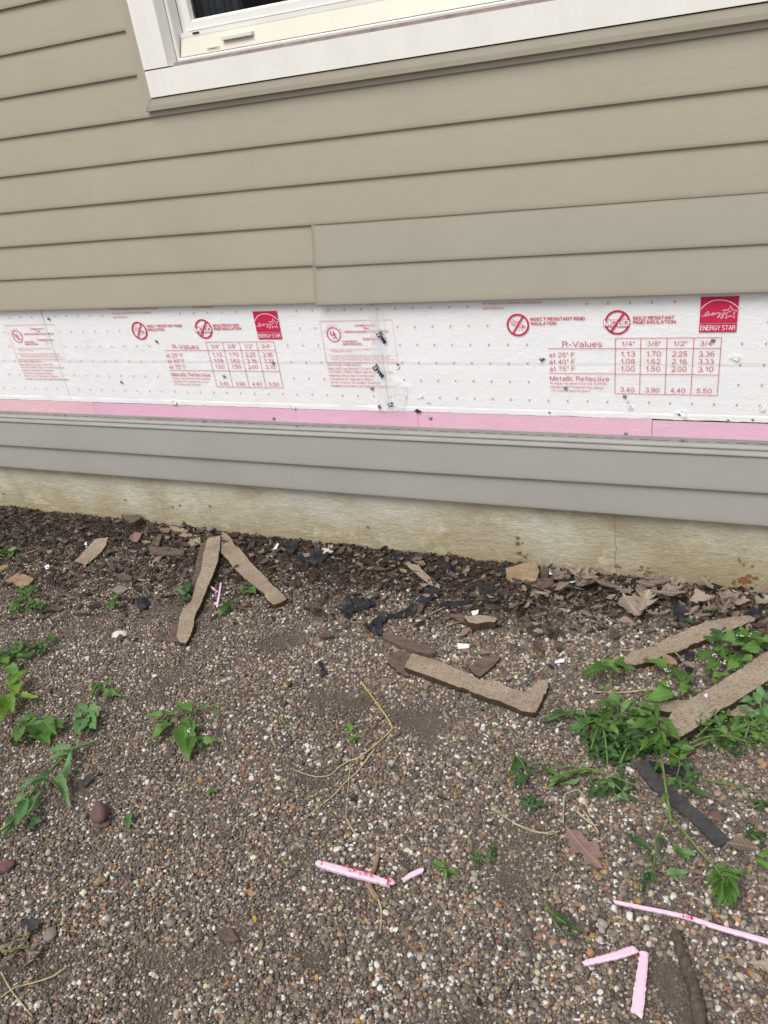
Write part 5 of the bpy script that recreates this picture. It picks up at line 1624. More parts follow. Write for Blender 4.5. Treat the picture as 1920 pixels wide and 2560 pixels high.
tar([(-0.3914,-0.0421),(-0.3669,-0.0312),(-0.3305,-0.0323),(-0.3374,-0.0491),(-0.3824,-0.0546)], 0.016, 20, 'flat black tar paper edge tucked under the foundation right of centre')

# dark flat felt strap under the weeds
def strap(path, w, th, z, label, name, mat, cat, seed=0):
    P_ = smooth_path(path, 8, z)
    vs, fs = [], []
    n = len(P_)
    for i, p in enumerate(P_):
        d = (P_[min(n - 1, i + 1)] - P_[max(0, i - 1)]); d.z = 0; d.normalize()
        s = Vector((-d.y, d.x, 0)) * (w / 2) * (1 + 0.06 * noise.noise(Vector((i * 0.8, seed, 0))))
        lift = 0.0022 * noise.noise(Vector((i * 0.5, seed, 4)))
        for a, b in ((-1, 0), (1, 0), (1, th), (-1, th)):
            vs.append((p.x + s.x * a, p.y + s.y * a, p.z + b + lift))
    for i in range(n - 1):
        for j in range(4):
            fs.append((i * 4 + j, i * 4 + (j + 1) % 4, (i + 1) * 4 + (j + 1) % 4, (i + 1) * 4 + j))
    fs += [(3, 2, 1, 0), tuple((n - 1) * 4 + j for j in range(4))]
    o = link(name, mesh(name, vs, fs), M[mat])
    recentre(o)
    return tag(o, label, cat)
strap([(-0.1178,-0.6865),(-0.0993,-0.7118),(-0.0788,-0.7315),(-0.0563,-0.7459),(-0.0338,-0.7677),(-0.0033,-0.7901),(0.0292,-0.8201),(0.0521,-0.8440)], 0.031, 0.004, [0.02, 0.016, 0.012, 0.010, 0.010, 0.010, 0.010, 0.010], 'charcoal felt strap emerging from beneath the pulled weeds', 'felt_strap', 'hose', 'strap', 1)
strap([(-0.1021,-0.6866),(-0.0770,-0.6884),(-0.0494,-0.6873),(-0.0133,-0.6838)], 0.022, 0.004, 0.016, 'short black strap crossing under the upright weed', 'felt_strap', 'tar', 'strap', 2)

# ------------------------------------------------------------------ pink foam offcuts
def offcut(path, w, h, z, label, seed, bands=()):
    P_ = smooth_path(path, 7, z)
    vs, fs = [], []
    n = len(P_)
    ww = w if isinstance(w, (list, tuple)) else [w] * len(path)
    for i, p in enumerate(P_):
        d = (P_[min(n - 1, i + 1)] - P_[max(0, i - 1)]); d.z = 0; d.normalize()
        q = i / (n - 1) * (len(ww) - 1)
        k = min(len(ww) - 2, int(q)); wq = ww[k] + (ww[k + 1] - ww[k]) * (q - k)
        s = Vector((-d.y, d.x, 0)) * (wq / 2)
        j1 = 1 + 0.30 * noise.noise(Vector((i * 0.9, seed, 1))); j2 = 1 + 0.30 * noise.noise(Vector((i * 0.9, seed, 9)))
        for a, b in ((-1 * j1, 0.1), (1 * j2, 0.1), (1.0 * j2, 0.7), (0.55, 1.0), (-0.55, 1.0), (-1.0 * j1, 0.7)):
            vs.append((p.x + s.x * a, p.y + s.y * a, p.z + b * h))
    for i in range(n - 1):
        for j in range(6):
            fs.append((i * 6 + j, i * 6 + (j + 1) % 6, (i + 1) * 6 + (j + 1) % 6, (i + 1) * 6 + j))
    fs += [(5, 4, 3, 2, 1, 0), tuple((n - 1) * 6 + j for j in range(6))]
    r_e = random.Random(seed + 40)
    for e, q in ((0, 1), (n - 1, n - 2)):
        dv = (P_[e] - P_[q]).normalized()
        for j in range(6):
            v = vs[e * 6 + j]; k = r_e.uniform(-0.006, 0.005)
            vs[e * 6 + j] = (v[0] + dv.x * k, v[1] + dv.y * k, v[2] + r_e.uniform(-0.0015, 0.0015))
    o = link('pink_foam_offcut', mesh('offcut', vs, fs), M['pinkoff'])
    recentre(o)
    tag(o, label, 'foam offcut', 'pink foam offcuts on the gravel')
    for (c0, c1, wd) in bands:
        a = Vector((c0[0], c0[1], 0)); b = Vector((c1[0], c1[1], 0))
        d = (b - a).normalized(); s = Vector((-d.y, d.x, 0)) * wd / 2
        zt_ = max(v[2] for v in vs)
        q = [a + s, a - s, b - s, b + s]
        link('red_print', mesh('red_print', [(p.x, p.y, hg(p.x, p.y) + zt_ - hg(a.x, a.y) + 0.0004) for p in q], [(0, 1, 2, 3)]), M['ink'], o)
    return o
po = offcut([(-0.6828,-1.1102),(-0.6582,-1.1097),(-0.6151,-1.1075),(-0.5695,-1.1054),(-0.5297,-1.1072)], [0.0110, 0.0145, 0.0155, 0.0145, 0.0100], 0.011, 0.0125, 'fat pink foam offcut with red lettering and a pinched right end', 1)
Q = Geo()
def ground_text(G, s, a, b, cap, z):
    H_ = Geo()
    put_text(H_, s, a, b, cap, 0.0, sw=0.2)
    G.add([(v[0], v[2], z - v[1]) for v in H_.v], H_.f)
zt_ = po.location.z + max(v.co.z for v in po.data.vertices) + 0.0003
for s, a, b in (('y.', *[(-0.6321,-1.1030),(-0.6251,-1.1091)]), ('ct', *[(-0.6201,-1.1040),(-0.6111,-1.1148)]), ('he', *[(-0.6106,-1.1026),(-0.6017,-1.1120)]), ('e h', *[(-0.5992,-1.1020),(-0.5890,-1.1151)]), ('38c', *[(-0.5860,-1.1023),(-0.5777,-1.1131)]), ('bal', *[(-0.5744,-1.1016),(-0.5656,-1.1129)])):
    ground_text(Q, s, a, b, 0.0062, zt_)
link('red_print', Q.me('red_print'), M['ink'], po)['kind'] = 'stuff'
Q = Geo()
for a, b, w in ((*[(-0.6738,-1.1046),(-0.6707,-1.1164)], 0.0016), (*[(-0.5338,-1.1005),(-0.5279,-1.1118)], 0.0040)):
    d = (Vector(b) - Vector(a)).normalized(); s = Vector((-d.y, d.x)) * w / 2
    Q = Geo(); Q.add([(a[0] + s.x, a[1] + s.y, zt_ + 0.0002), (a[0] - s.x, a[1] - s.y, zt_ + 0.0002), (b[0] - s.x, b[1] - s.y, zt_ + 0.0002), (b[0] + s.x, b[1] + s.y, zt_ + 0.0002)], [(0, 1, 2, 3)])
    link('red_band', Q.me('red_band'), M['ink'], po)
pk = pebble_mesh(77, 2, 0.8, 0.5)
for v in pk.vertices:
    c0 = (-0.5299,-1.0993)
    v.co = Vector((c0[0] + v.co.x * 0.0085, c0[1] + v.co.y * 0.0095, hg(*c0) + 0.014 + v.co.z * 0.007))
link('pinched_end', pk, M['pinkoff'], po)
offcut([(-0.5071,-1.0899),(-0.4951,-1.0751),(-0.4790,-1.0597)], [0.0070, 0.0110, 0.0110], 0.006, 0.0125, 'short pink foam chip just right of the fat lettered offcut', 2)
offcut([(-0.1244,-1.0249),(-0.0807,-1.0223),(-0.0341,-1.0186),(0.0040,-1.0172),(0.0490,-1.0209),(0.0903,-1.0224),(0.1279,-1.0238),(0.1605,-1.0254)], [0.0060, 0.0070, 0.0070, 0.0078, 0.0086, 0.009, 0.010, 0.010], 0.006, 0.0125, 'long thin pink foam strip running to the right edge with a red mark', 3,
       [(*[(-0.0076,-1.0189),(-0.0053,-1.0224)], 0.003), (*[(0.0059,-1.0165),(0.0083,-1.0224)], 0.0045), (*[(-0.0016,-1.0183),(0.0007,-1.0223)], 0.0014), (*[(0.0014,-1.0179),(0.0037,-1.0220)], 0.0014)])
offcut([(-0.1529,-1.1505),(-0.1319,-1.1382),(-0.1016,-1.1202),(-0.0900,-1.1117),(-0.0771,-1.1025)], [0.0090, 0.0105, 0.0130, 0.0140, 0.0130], 0.006, 0.0125, 'slanting pink foam strip with torn ends at lower right', 4)
offcut([(-0.0622,-1.1011),(-0.0614,-1.1252),(-0.0615,-1.1574),(-0.0614,-1.1832),(-0.0612,-1.2082)], [0.0140, 0.0150, 0.0175, 0.0185, 0.0180], 0.006, 0.0125, 'flat pink foam strip pointing at the camera near the bottom right', 5)
offcut([(-1.4852,-0.2927),(-1.4629,-0.3063),(-1.4394,-0.3180)], [0.0055, 0.006, 0.005], 0.005, 0.008, 'tiny pink foam sliver between the legs of the upside-down V, left one', 6)
offcut([(-1.4526,-0.2717),(-1.4180,-0.3350),(-1.3907,-0.3905)], [0.006, 0.0065, 0.006], 0.005, 0.008, 'tiny pink foam sliver between the legs of the upside-down V, right one', 7)

# ------------------------------------------------------------------ white scraps, stones
def scrap(poly, seed, label, mat='white', amp=0.006, name='paper_scrap', cat='scrap', z=0.011):
    o = link(name, crumple(poly, amp, 0.008, seed, z, 0.0008, 40.0), M[mat])
    recentre(o)
    return tag(o, label, cat)
scrap([(-0.6209,-0.3916),(-0.5882,-0.3861),(-0.5846,-0.4048),(-0.6133,-0.4115)], 1, 'torn white paper square above the lone long strip')
scrap([(-1.3765,-0.0710),(-1.3831,-0.0203),(-1.3720,-0.0303),(-1.3613,-0.0754)], 2, 'white foam sliver beside the crumpled tar paper at the wall', name='foam_sliver')
scrap([(-1.2091,-0.0257),(-1.1793,-0.0014),(-1.1600,-0.0453),(-1.1918,-0.0555)], 3, 'translucent grey-white plastic flake on the wide tar paper', 'pale')
scrap([(-0.6257,-0.2459),(-0.6068,-0.2363),(-0.6026,-0.2551),(-0.6169,-0.2658)], 4, 'white paper scrap just above the thick broken fibreboard lump')
scrap([(-0.3589,-0.3992),(-0.3383,-0.3894),(-0.3355,-0.3997),(-0.3550,-0.4104)], 5, 'oblong white paper scrap left of the strip near the wall')
scrap([(-2.1178,-0.1601),(-2.1136,-0.1498),(-2.0881,-0.1817),(-2.1034,-0.1766)], 6, 'small white foam bit left of the slanting fibreboard piece', name='foam_sliver')
scrap([(-2.1712,-0.3089),(-2.1627,-0.2983),(-2.1401,-0.3177),(-2.1500,-0.3255)], 7, 'white foam crumb in the mulch at the far left', name='foam_sliver')
scrap([(0.0192,-0.7447),(0.0281,-0.7390),(0.0313,-0.7460),(0.0216,-0.7527)], 8, 'tiny pink foam crumb right of the felt strap', 'pinkoff', name='foam_sliver')
scrap([(-0.0041,-0.4691),(0.0038,-0.4645),(0.0035,-0.4776),(-0.0028,-0.4807)], 9, 'white paint chip on the wide strip at the right', name='foam_sliver', z=0.045)
scrap([(-0.4588,-0.0166),(-0.4546,-0.0141),(-0.4455,-0.0348),(-0.4375,-0.0360),(-0.4492,-0.0395)], 10, 'bent white plastic bit against the foundation right of the propped wood', name='foam_sliver', z=0.02)
scrap([(-0.1551,-1.2417),(-0.1436,-1.2379),(-0.1441,-1.2418),(-0.1535,-1.2442)], 11, 'pinkish white foam crumb at the bottom edge', 'pinkoff', name='foam_sliver')
scrap([(-0.3886,-0.0570),(-0.3646,-0.0439),(-0.3602,-0.0501),(-0.3807,-0.0637)], 12, 'thin white plastic strip at the foundation right of the bark clods', name='foam_sliver', z=0.016)

def rock(c, r, sz, seed, mat, label, name='stone'):
    me = pebble_mesh(seed, 3, 0.75, 0.55)
    for v in me.vertices:
        v.co *= r
        v.co.z *= sz
    zmin = min(v.co.z for v in me.vertices)
    for v in me.vertices:
        v.co.z -= zmin
    me.materials.append(M[mat])
    o = bpy.data.objects.new(name, me)
    COL.objects.link(o)
    o.location = (c[0], c[1], hg(*c) + 0.003)
    o.rotation_euler = (0, 0, seed * 1.1)
    return tag(o, label, 'stone')
rock((-1.2189,-1.1339), 0.0205, 0.9, 5, 'maroon', 'large maroon stone below the long pulled weed')
rock((-1.1966,-1.1512), 0.0150, 0.35, 6, 'maroon', 'flat maroon stone just below the large maroon one')
rock((-1.3340,-1.3078), 0.0175, 0.6, 7, 'maroon', 'maroon-grey stone at the lower left edge')
rock((-1.1740,-0.9380), 0.0130, 0.4, 8, 'maroon', 'flat maroon stone under the middle weed')
rock((-1.6201,-0.5763), 0.0195, 0.6, 9, 'pale', 'pale pinkish-white stone at the lower end of the left fibreboard leg')
rock((-1.1039,-1.2728), 0.0120, 0.7, 10, 'plank', 'tan stone in the lower left gravel')
rock((-1.1269,-1.3976), 0.0150, 0.4, 11, 'stone', 'flat grey stone near the dry grass at lower left')
rock((-1.6709,0.0039), 0.0150, 0.9, 12, 'stone', 'grey stone against the foundation at the tip of the upside-down V')
rock((-1.7589,-0.1962), 0.0160, 0.8, 13, 'stone', 'smooth grey stone below the dark bark slab')
rock((-0.4119,-0.0401), 0.0220, 0.9, 14, 'stone', 'furry grey-brown stone at the foundation right of the propped wood')
rock((-1.6691,-0.8334), 0.014, 0.5, 15, 'maroon', 'dull red-brown stone beside the left edge weed')
rock((-0.6483,-0.5679), 0.010, 0.7, 16, 'plank', 'round tan stone by the front edge of the lone long strip')
rock((0.0355,-0.7734), 0.016, 0.4, 17, 'maroon', 'flat brown stone right of the felt strap')
rock((-1.6540,-0.5310), 0.014, 0.5, 18, 'maroon', 'reddish stone above the pale pinkish-white stone')

# ------------------------------------------------------------------ twigs and straw
def twig(path, r0, r1, z, label, mat='straw', name='twig', seed=0, knob=0.08, cat='twig'):
    P_ = smooth_path(path, 8, z)
    P_ = [p + Vector((0, 0, 0.0016 * noise.noise(Vector((i * 0.7, seed, 0))))) for i, p in enumerate(P_)]
    o = link(name, mesh(name, *tube(P_, r0, r1, 8, seed, knob), True), M[mat])
    recentre(o)
    return tag(o, label, cat)
twig([(-0.8200,-0.5859),(-0.7768,-0.6253),(-0.7288,-0.6694),(-0.6963,-0.6988),(-0.6773,-0.7211)], 0.0021, 0.0018, 0.010, 'straight yellow straw stem in the middle of the gravel', 'ystraw', 'straw', 1)
twig([(-0.6773,-0.7211),(-0.6921,-0.7673),(-0.7051,-0.7970),(-0.7215,-0.8267),(-0.7386,-0.8409),(-0.7542,-0.8664),(-0.7626,-0.8897),(-0.7906,-0.9044),(-0.8260,-0.9049),(-0.8514,-0.9025)], 0.0022, 0.0010, 0.009, 'long grey-tan dry stem curving left from the yellow straw', 'straw', 'straw', 2)
twig([(-0.6953,-0.7895),(-0.7020,-0.8357),(-0.7096,-0.8705),(-0.7224,-0.9013),(-0.7296,-0.9344),(-0.7433,-0.9685),(-0.7566,-1.0018),(-0.7721,-1.0330)], 0.0020, 0.0012, 0.008, 'dry stem running down-left below the yellow-green sprout', 'straw', 'straw', 3)
twig([(-0.7322,-0.8463),(-0.7159,-0.8905),(-0.6976,-0.9384),(-0.6780,-0.9875),(-0.6624,-1.0032),(-0.6458,-1.0163)], 0.0011, 0.0008, 0.009, 'thin upright straw crossing the dry stems', 'straw', 'straw', 4)
twig([(-0.7118,-0.6857),(-0.7196,-0.7207),(-0.7208,-0.7418),(-0.7128,-0.7652),(-0.7066,-0.7861)], 0.0018, 0.0014, 0.009, 'short grey twig below the yellow straw stem', 'stick', 'twig', 5)
twig([(-0.0159,-1.0476),(-0.0083,-1.0706),(0.0007,-1.0928),(0.0109,-1.1167),(0.0193,-1.1375),(0.0267,-1.1630),(0.0324,-1.1929),(0.0368,-1.2197)], 0.0085, 0.0125, 0.010, 'thick grey-brown branch at the lower right corner', 'stick', 'branch', 6, 0.12, 'branch')
twig([(-0.2492,-0.4884),(-0.2163,-0.4802),(-0.1821,-0.4706),(-0.1486,-0.4568),(-0.1120,-0.4400)], 0.0018, 0.0022, 0.012, 'pale straight twig below the lobed vine leaves', 'straw', 'twig', 7)
twig([(-0.2437,-0.8766),(-0.2504,-0.8351),(-0.2542,-0.8076),(-0.2440,-0.7943),(-0.2289,-0.7863),(-0.2137,-0.8044),(-0.2031,-0.8297),(-0.1949,-0.8451)], 0.0016, 0.0012, 0.010, 'bent tan grass stem left of the felt strap', 'straw', 'straw', 8)
twig([(-0.2230,-0.8393),(-0.2053,-0.8520),(-0.1887,-0.8607),(-0.1766,-0.8610)], 0.0022, 0.0012, 0.009, 'frayed tan root above the large red-brown oak leaf', 'straw', 'straw', 9)
twig([(-0.2112,-0.8360),(-0.1963,-0.8513),(-0.1777,-0.8728),(-0.1731,-0.8827)], 0.0018, 0.0010, 0.011, 'second frayed tan root above the large red-brown oak leaf', 'straw', 'straw', 10)
twig([(-0.3417,-0.9014),(-0.3212,-0.9071),(-0.2981,-0.9119),(-0.2769,-0.9095),(-0.2516,-0.8983)], 0.0012, 0.0009, 0.009, 'thin straw arching on bare soil left of the oak leaf', 'straw', 'straw', 11)
twig([(-0.3386,-0.9011),(-0.3152,-0.9060),(-0.2830,-0.9100),(-0.2618,-0.9083),(-0.2461,-0.8954)], 0.0012, 0.0009, 0.009, 'thin straw with a curved tip at the red-brown oak leaf', 'straw', 'straw', 12)
twig([(-1.0459,-1.4374),(-1.0610,-1.4617),(-1.0898,-1.4829),(-1.1149,-1.4998),(-1.1263,-1.5223)], 0.0018, 0.0012, 0.009, 'long tan stem at the lower left corner', 'straw', 'straw', 13)
twig([(-1.1641,-1.4860),(-1.1213,-1.5048),(-1.0818,-1.5177),(-1.0446,-1.5290)], 0.0014, 0.0010, 0.009, 'crossing tan stem at the lower left corner', 'straw', 'straw', 14)
twig([(-1.1719,-1.4356),(-1.1646,-1.4268),(-1.1708,-1.4043)], 0.0036, 0.0030, 0.009, 'orange-yellow dry leaf blade at the left edge', 'ystraw', 'straw', 15)
twig([(-1.1975,-1.4539),(-1.1783,-1.4490),(-1.1621,-1.4414)], 0.0026, 0.0020, 0.009, 'orange straw stub at the left edge', 'ystraw', 'straw', 16)
twig([(-0.5799,-1.0445),(-0.5754,-1.0671),(-0.5732,-1.0881),(-0.5697,-1.1117),(-0.5603,-1.1260),(-0.5405,-1.1385)], 0.0040, 0.0060, 0.010, 'flat brown bark ribbon passing under the fat pink offcut', 'plank', 'bark_ribbon', 17, 0.05)
twig([(-0.5405,-1.1385),(-0.5275,-1.1560),(-0.5198,-1.1729),(-0.5104,-1.2014)], 0.0022, 0.0010, 0.009, 'thin tail of dry stem below the fat pink offcut', 'straw', 'straw', 18)
twig([(-0.5798,-1.1112),(-0.5646,-1.1273),(-0.5468,-1.1388)], 0.0010, 0.0010, 0.009, 'fine straw beside the brown bark ribbon', 'straw', 'straw', 19)
twig([(-0.2097,-0.3223),(-0.1874,-0.3202),(-0.1615,-0.3172)], 0.0014, 0.0010, 0.012, 'short dry twig at the left end of the strip near the wall', 'straw', 'twig', 20)
twig([(-0.0825,-0.3058),(-0.0668,-0.3232),(-0.0545,-0.3440)], 0.0020, 0.0014, 0.024, 'broken twig leaning on the strip near the wall', 'plank', 'twig', 21)
twig([(-2.1168,-0.2576),(-2.1201,-0.2384),(-2.1224,-0.2107)], 0.0024, 0.0020, 0.010, 'pale stick left of the slanting fibreboard piece', 'plank', 'twig', 22)
twig([(-1.7714,-0.3034),(-1.7443,-0.3123),(-1.7088,-0.3066)], 0.0020, 0.0016, 0.010, 'white-tan twig above the left weeds, left of the V', 'straw', 'twig', 23)
twig([(-1.7768,-0.2237),(-1.7889,-0.1956),(-1.7964,-0.1739)], 0.0016, 0.0016, 0.012, 'little tan twig below the dark bark slab', 'straw', 'twig', 24)
twig([(-1.7462,-0.2439),(-1.7675,-0.2144),(-1.7890,-0.1803)], 0.0016, 0.0016, 0.012, 'second little tan twig below the dark bark slab', 'straw', 'twig', 25)
twig([(-0.0012,-0.6866),(0.0257,-0.6917),(0.0607,-0.6923),(0.0838,-0.6961),(0.1008,-0.6994),(0.1233,-0.6939)], 0.0017, 0.0012, 0.012, 'yellow-green trailing stem right of the felt strap', 'stem', 'plant_stem', 26, 0.05, 'stem')
twig([(0.0019,-0.6899),(0.0345,-0.6913),(0.0693,-0.6920),(0.1009,-0.7034)], 0.0010, 0.0008, 0.016, 'second yellow-green trailing stem right of the felt strap', 'stem', 'plant_stem', 27, 0.05, 'stem')
twig([(-0.6747,-0.9882),(-0.6554,-1.0069),(-0.6351,-1.0245)], 0.0013, 0.0011, 0.009, 'short straw above the fat pink offcut', 'straw', 'straw', 28)
twig([(-0.3903,-0.8763),(-0.3675,-0.8880),(-0.3421,-0.8985)], 0.0012, 0.0010, 0.009, 'thin straw on the bare soil patch at right of centre', 'straw', 'straw', 29)
twig([(-2.3044,-0.2607),(-2.2854,-0.2408),(-2.2760,-0.2126)], 0.0026, 0.0020, 0.012, 'straw-coloured stick in the mulch at the far left', 'plank', 'twig', 30)
twig([(-0.6754,-0.3241),(-0.6603,-0.3086),(-0.6430,-0.2950)], 0.0018, 0.0014, 0.010, 'dry twig left of the thick broken fibreboard lump', 'plank', 'twig', 31)
twig([(-0.7396,-0.2839),(-0.7238,-0.2601),(-0.7071,-0.2385)], 0.0014, 0.0010, 0.010, 'fine dry twig beneath the tar ribbon', 'straw', 'twig', 32)

# ------------------------------------------------------------------ dead leaves
OAK = [(0.0, 0.012), (0.10, 0.05), (0.17, 0.17), (0.235, 0.20), (0.27, 0.075), (0.37, 0.085), (0.46, 0.30), (0.54, 0.335), (0.545, 0.12), (0.64, 0.10), (0.74, 0.25), (0.82, 0.21), (0.81, 0.08), (0.90, 0.10), (1.0, 0.0)]
def oak_poly(a, b, wid, seed):
    rr = random.Random(seed)
    a = Vector(a); b = Vector(b); d = b - a; nr = Vector((-d.y, d.x))
    L_ = [(t + rr.uniform(-.02, .02), w * wid * rr.uniform(0.8, 1.2)) for t, w in OAK[:-1]]
    R_ = [(t + rr.uniform(-.02, .02), w * wid * rr.uniform(0.8, 1.2)) for t, w in OAK[:-1]]
    pts = [a + d * t + nr * w for t, w in L_] + [b] + [a + d * t - nr * w for t, w in reversed(R_)]
    return pts, a, b
def dead_leaf(a, b, wid, seed, label, mat='oak', curl=0.0, z=0.010, amp=0.006, group=None, kind='oak'):
    if kind == 'oak':
        pts, a, b = oak_poly(a, b, wid, seed)
    else:
        a = Vector(a); b = Vector(b); d = b - a; nr = Vector((-d.y, d.x))
        pr = [(0, 0.01), (0.15, 0.14), (0.35, 0.24), (0.55, 0.25), (0.75, 0.17), (0.9, 0.08)]
        pts = [a + d * t + nr * w * wid for t, w in pr] + [b] + [a + d * t - nr * w * wid for t, w in reversed(pr)]
    pts = [(p.x, p.y) for p in pts]
    bm = bmesh.new()
    n = len(pts)
    area = sum(pts[i][0] * pts[(i + 1) % n][1] - pts[(i + 1) % n][0] * pts[i][1] for i in range(n))
    f = bm.faces.new([bm.verts.new((p[0], p[1], 0)) for p in (pts if area > 0 else pts[::-1])])
    bmesh.ops.triangulate(bm, faces=[f])
    for _ in range(4):
        es = [e for e in bm.edges if e.calc_length() > 0.010]
        if not es: break
        bmesh.ops.subdivide_edges(bm, edges=es, cuts=1)
        bmesh.ops.triangulate(bm, faces=bm.faces[:])
    uvl = bm.loops.layers.uv.new('UVMap')
    d = b - a; L = d.length; d = d / L; nr = Vector((-d.y, d.x))
    for fc in bm.faces:
        fc.smooth = True
        for lp in fc.loops:
            q = Vector((lp.vert.co.x, lp.vert.co.y)) - a
            lp[uvl].uv = (0.5 + q.dot(nr) / (L * 0.8), q.dot(d) / L)
    for v in bm.verts:
        q = Vector((v.co.x, v.co.y)) - a
        s = q.dot(nr) / L; t = q.dot(d) / L
        v.co.z = hg(v.co.x, v.co.y) + z + curl * L * (s * s * 2.2 + 0.35 * (t - 0.5) ** 2) + amp * (0.6 * noise.noise(Vector((v.co.x * 28, v.co.y * 28, seed))) + 0.3)
    me = bpy.data.meshes.new('dead_leaf')
    bm.to_mesh(me)
    bm.free()
    o = link('dead_leaf', me, M[mat])
    recentre(o)
    return tag(o, label, 'leaf', group)
def pairs(l):
    return list(zip(l[0::2], l[1::2]))
dead_leaf(*[(-0.2374,-0.8853),(-0.1536,-0.9599)], 0.80, 1, 'large red-brown oak leaf lying flat in the lower right gravel', 'oakred', 0.15)
dead_leaf(*[(0.1130,-0.8388),(0.0561,-0.8433)], 1.15, 2, 'curled grey-brown leaf at the end of the felt strap', 'oak', 0.5, 0.012, 0.012, None, 'oval')
dead_leaf(*[(0.0981,-1.0685),(0.1509,-1.0516)], 1.0, 3, 'pale tan oak leaf cut by the right edge of the photo', 'oak', 0.2)
dead_leaf(*[(0.1054,-1.0810),(0.1191,-1.0897)], 0.9, 31, 'small pale leaf fragment under the tan oak leaf at the right edge', 'oak', 0.2, 0.008, 0.004, None, 'oval')
LP = [([(-0.2300,-0.1182),(-0.1768,-0.2022)], 1.2, 'broad brown oak leaf with three points, left of the dark tongue'),
      ([(-0.1768,-0.2022),(-0.1650,-0.1046)], 1.1, 'brown oak leaf folded beside the broad three-pointed one'),
      ([(-0.1695,-0.1021),(-0.0710,-0.0921)], 0.8, 'long pale oak leaf draped over the dark tar tongue'),
      ([(-0.0286,-0.1371),(0.0124,-0.1216)], 1.25, 'star-shaped pale oak leaf right of the dark tar tongue'),
      ([(0.0649,-0.0703),(0.0131,-0.0947)], 0.9, 'curled pale oak leaf against the foundation at the right'),
      ([(0.0175,-0.1596),(0.0367,-0.0964)], 1.1, 'upright grey oak leaf behind the strip near the wall'),
      ([(-0.0495,-0.1773),(-0.0087,-0.1652)], 0.9, 'smooth pale leaf lying along the strip near the wall'),
      ([(0.0793,-0.0672),(0.1221,-0.0378)], 0.8, 'grey oak leaf at the right edge below the foundation'),
      ([(-0.1626,-0.1923),(-0.1102,-0.1938)], 0.9, 'wavy tan oak leaf in front of the broad three-pointed one'),
      ([(-0.1991,-0.0686),(-0.1716,-0.1202)], 1.0, 'cupped tan leaf standing against the foundation'),
      ([(-0.1650,-0.0691),(-0.1121,-0.0510)], 0.8, 'dark folded leaf below the foundation crack'),
      ([(-0.2380,-0.0878),(-0.2502,-0.1154)], 1.0, 'small tan leaf left of the broad three-pointed one'),
      ([(-0.3292,-0.2189),(-0.2940,-0.2278)], 1.0, 'flat brown leaf on the gravel left of the oak leaves'),
      ([(-0.3811,-0.2404),(-0.3510,-0.2404)], 1.0, 'pale leaf fragment on the gravel further left of the oak leaves'),
      ([(-0.2258,-0.2452),(-0.1884,-0.2431)], 1.0, 'tan leaf scrap above the left end of the strip near the wall'),
      ([(-0.3089,-0.0769),(-0.2507,-0.0833)], 0.8, 'pinkish brown leaf below the branch piece'),
      ([(-0.3476,-0.0699),(-0.3109,-0.0773)], 0.9, 'pinkish tan leaf left of the branch piece'),
      ([(-0.4066,-0.1555),(-0.3801,-0.0989)], 0.8, 'dark pointed leaf on edge in the litter'),
      ([(-0.4637,-0.1639),(-0.4266,-0.1597)], 0.7, 'yellowish narrow leaf in the litter'),
      ([(-0.1544,-0.3868),(-0.1399,-0.3607)], 1.2, 'orange-tan leaf under the notched green leaf'),
      ([(-0.0557,-0.3741),(-0.0285,-0.3784)], 1.0, 'pale brown leaf left of the top right weed')]
for i, (pr, wd, lab) in enumerate(LP):
    dead_leaf(*pr, wd, 40 + i, lab, 'oak', 0.5 + 0.4 * ((i * 7) % 3) / 2, 0.034 + 0.006 * ((i * 5) % 3), 0.016, None, 'oak' if i in (0, 1, 2, 3, 4, 5, 7, 8) else 'oval')
dead_leaf(*[(-0.5562,-0.4229),(-0.5231,-0.4086)], 1.0, 70, 'grey curled leaf beside the dark board offcut', 'oak', 0.5, 0.012, 0.01)
dead_leaf(*[(-0.6240,-0.3599),(-0.6074,-0.3161)], 0.9, 71, 'rust-brown leaf under the thick broken fibreboard lump', 'oakred', 0.4, 0.010, 0.006, None, 'oval')
dead_leaf(*[(-0.6052,-0.4102),(-0.5742,-0.4206)], 1.3, 72, 'rust-brown leaf tucked under the torn white paper square', 'oakred', 0.4, 0.010, 0.006, None, 'oval')
dead_leaf(*[(-1.9553,-0.0686),(-1.9076,-0.1226)], 1.2, 73, 'small orange-brown leaf on edge in the left mulch', 'ygreen' if False else 'oakred', 0.5, 0.012, 0.006, None, 'oval')
dead_leaf(*[(-1.8701,-0.0325),(-1.8115,-0.0350)], 1.0, 74, 'orange-brown leaf above the upright-tilted splinter', 'oakred', 0.3, 0.012, 0.006, None, 'oval')
dead_leaf(*[(-2.3941,-0.2609),(-2.3560,-0.2538)], 1.6, 75, 'tan leaf at the far left of the mulch', 'oak', 0.3, 0.012, 0.006, None, 'oval')
dead_leaf(*[(-0.7556,-1.2417),(-0.7460,-1.2550)], 1.0, 76, 'yellow leaf sliver at the bottom middle of the gravel', 'yellow', 0.2, 0.008, 0.003, None, 'oval')
dead_leaf(*[(-1.1452,-1.3579),(-1.1249,-1.3291)], 0.8, 77, 'dusty green-grey leaf crumb at lower left', 'oak', 0.2, 0.006, 0.004, None, 'oval')
dead_leaf(*[(-0.5588,-1.0514),(-0.5408,-1.0588)], 0.9, 78, 'small brown leaf above the fat pink offcut', 'oak', 0.3, 0.010, 0.005, None, 'oval')
rr = random.Random(31)
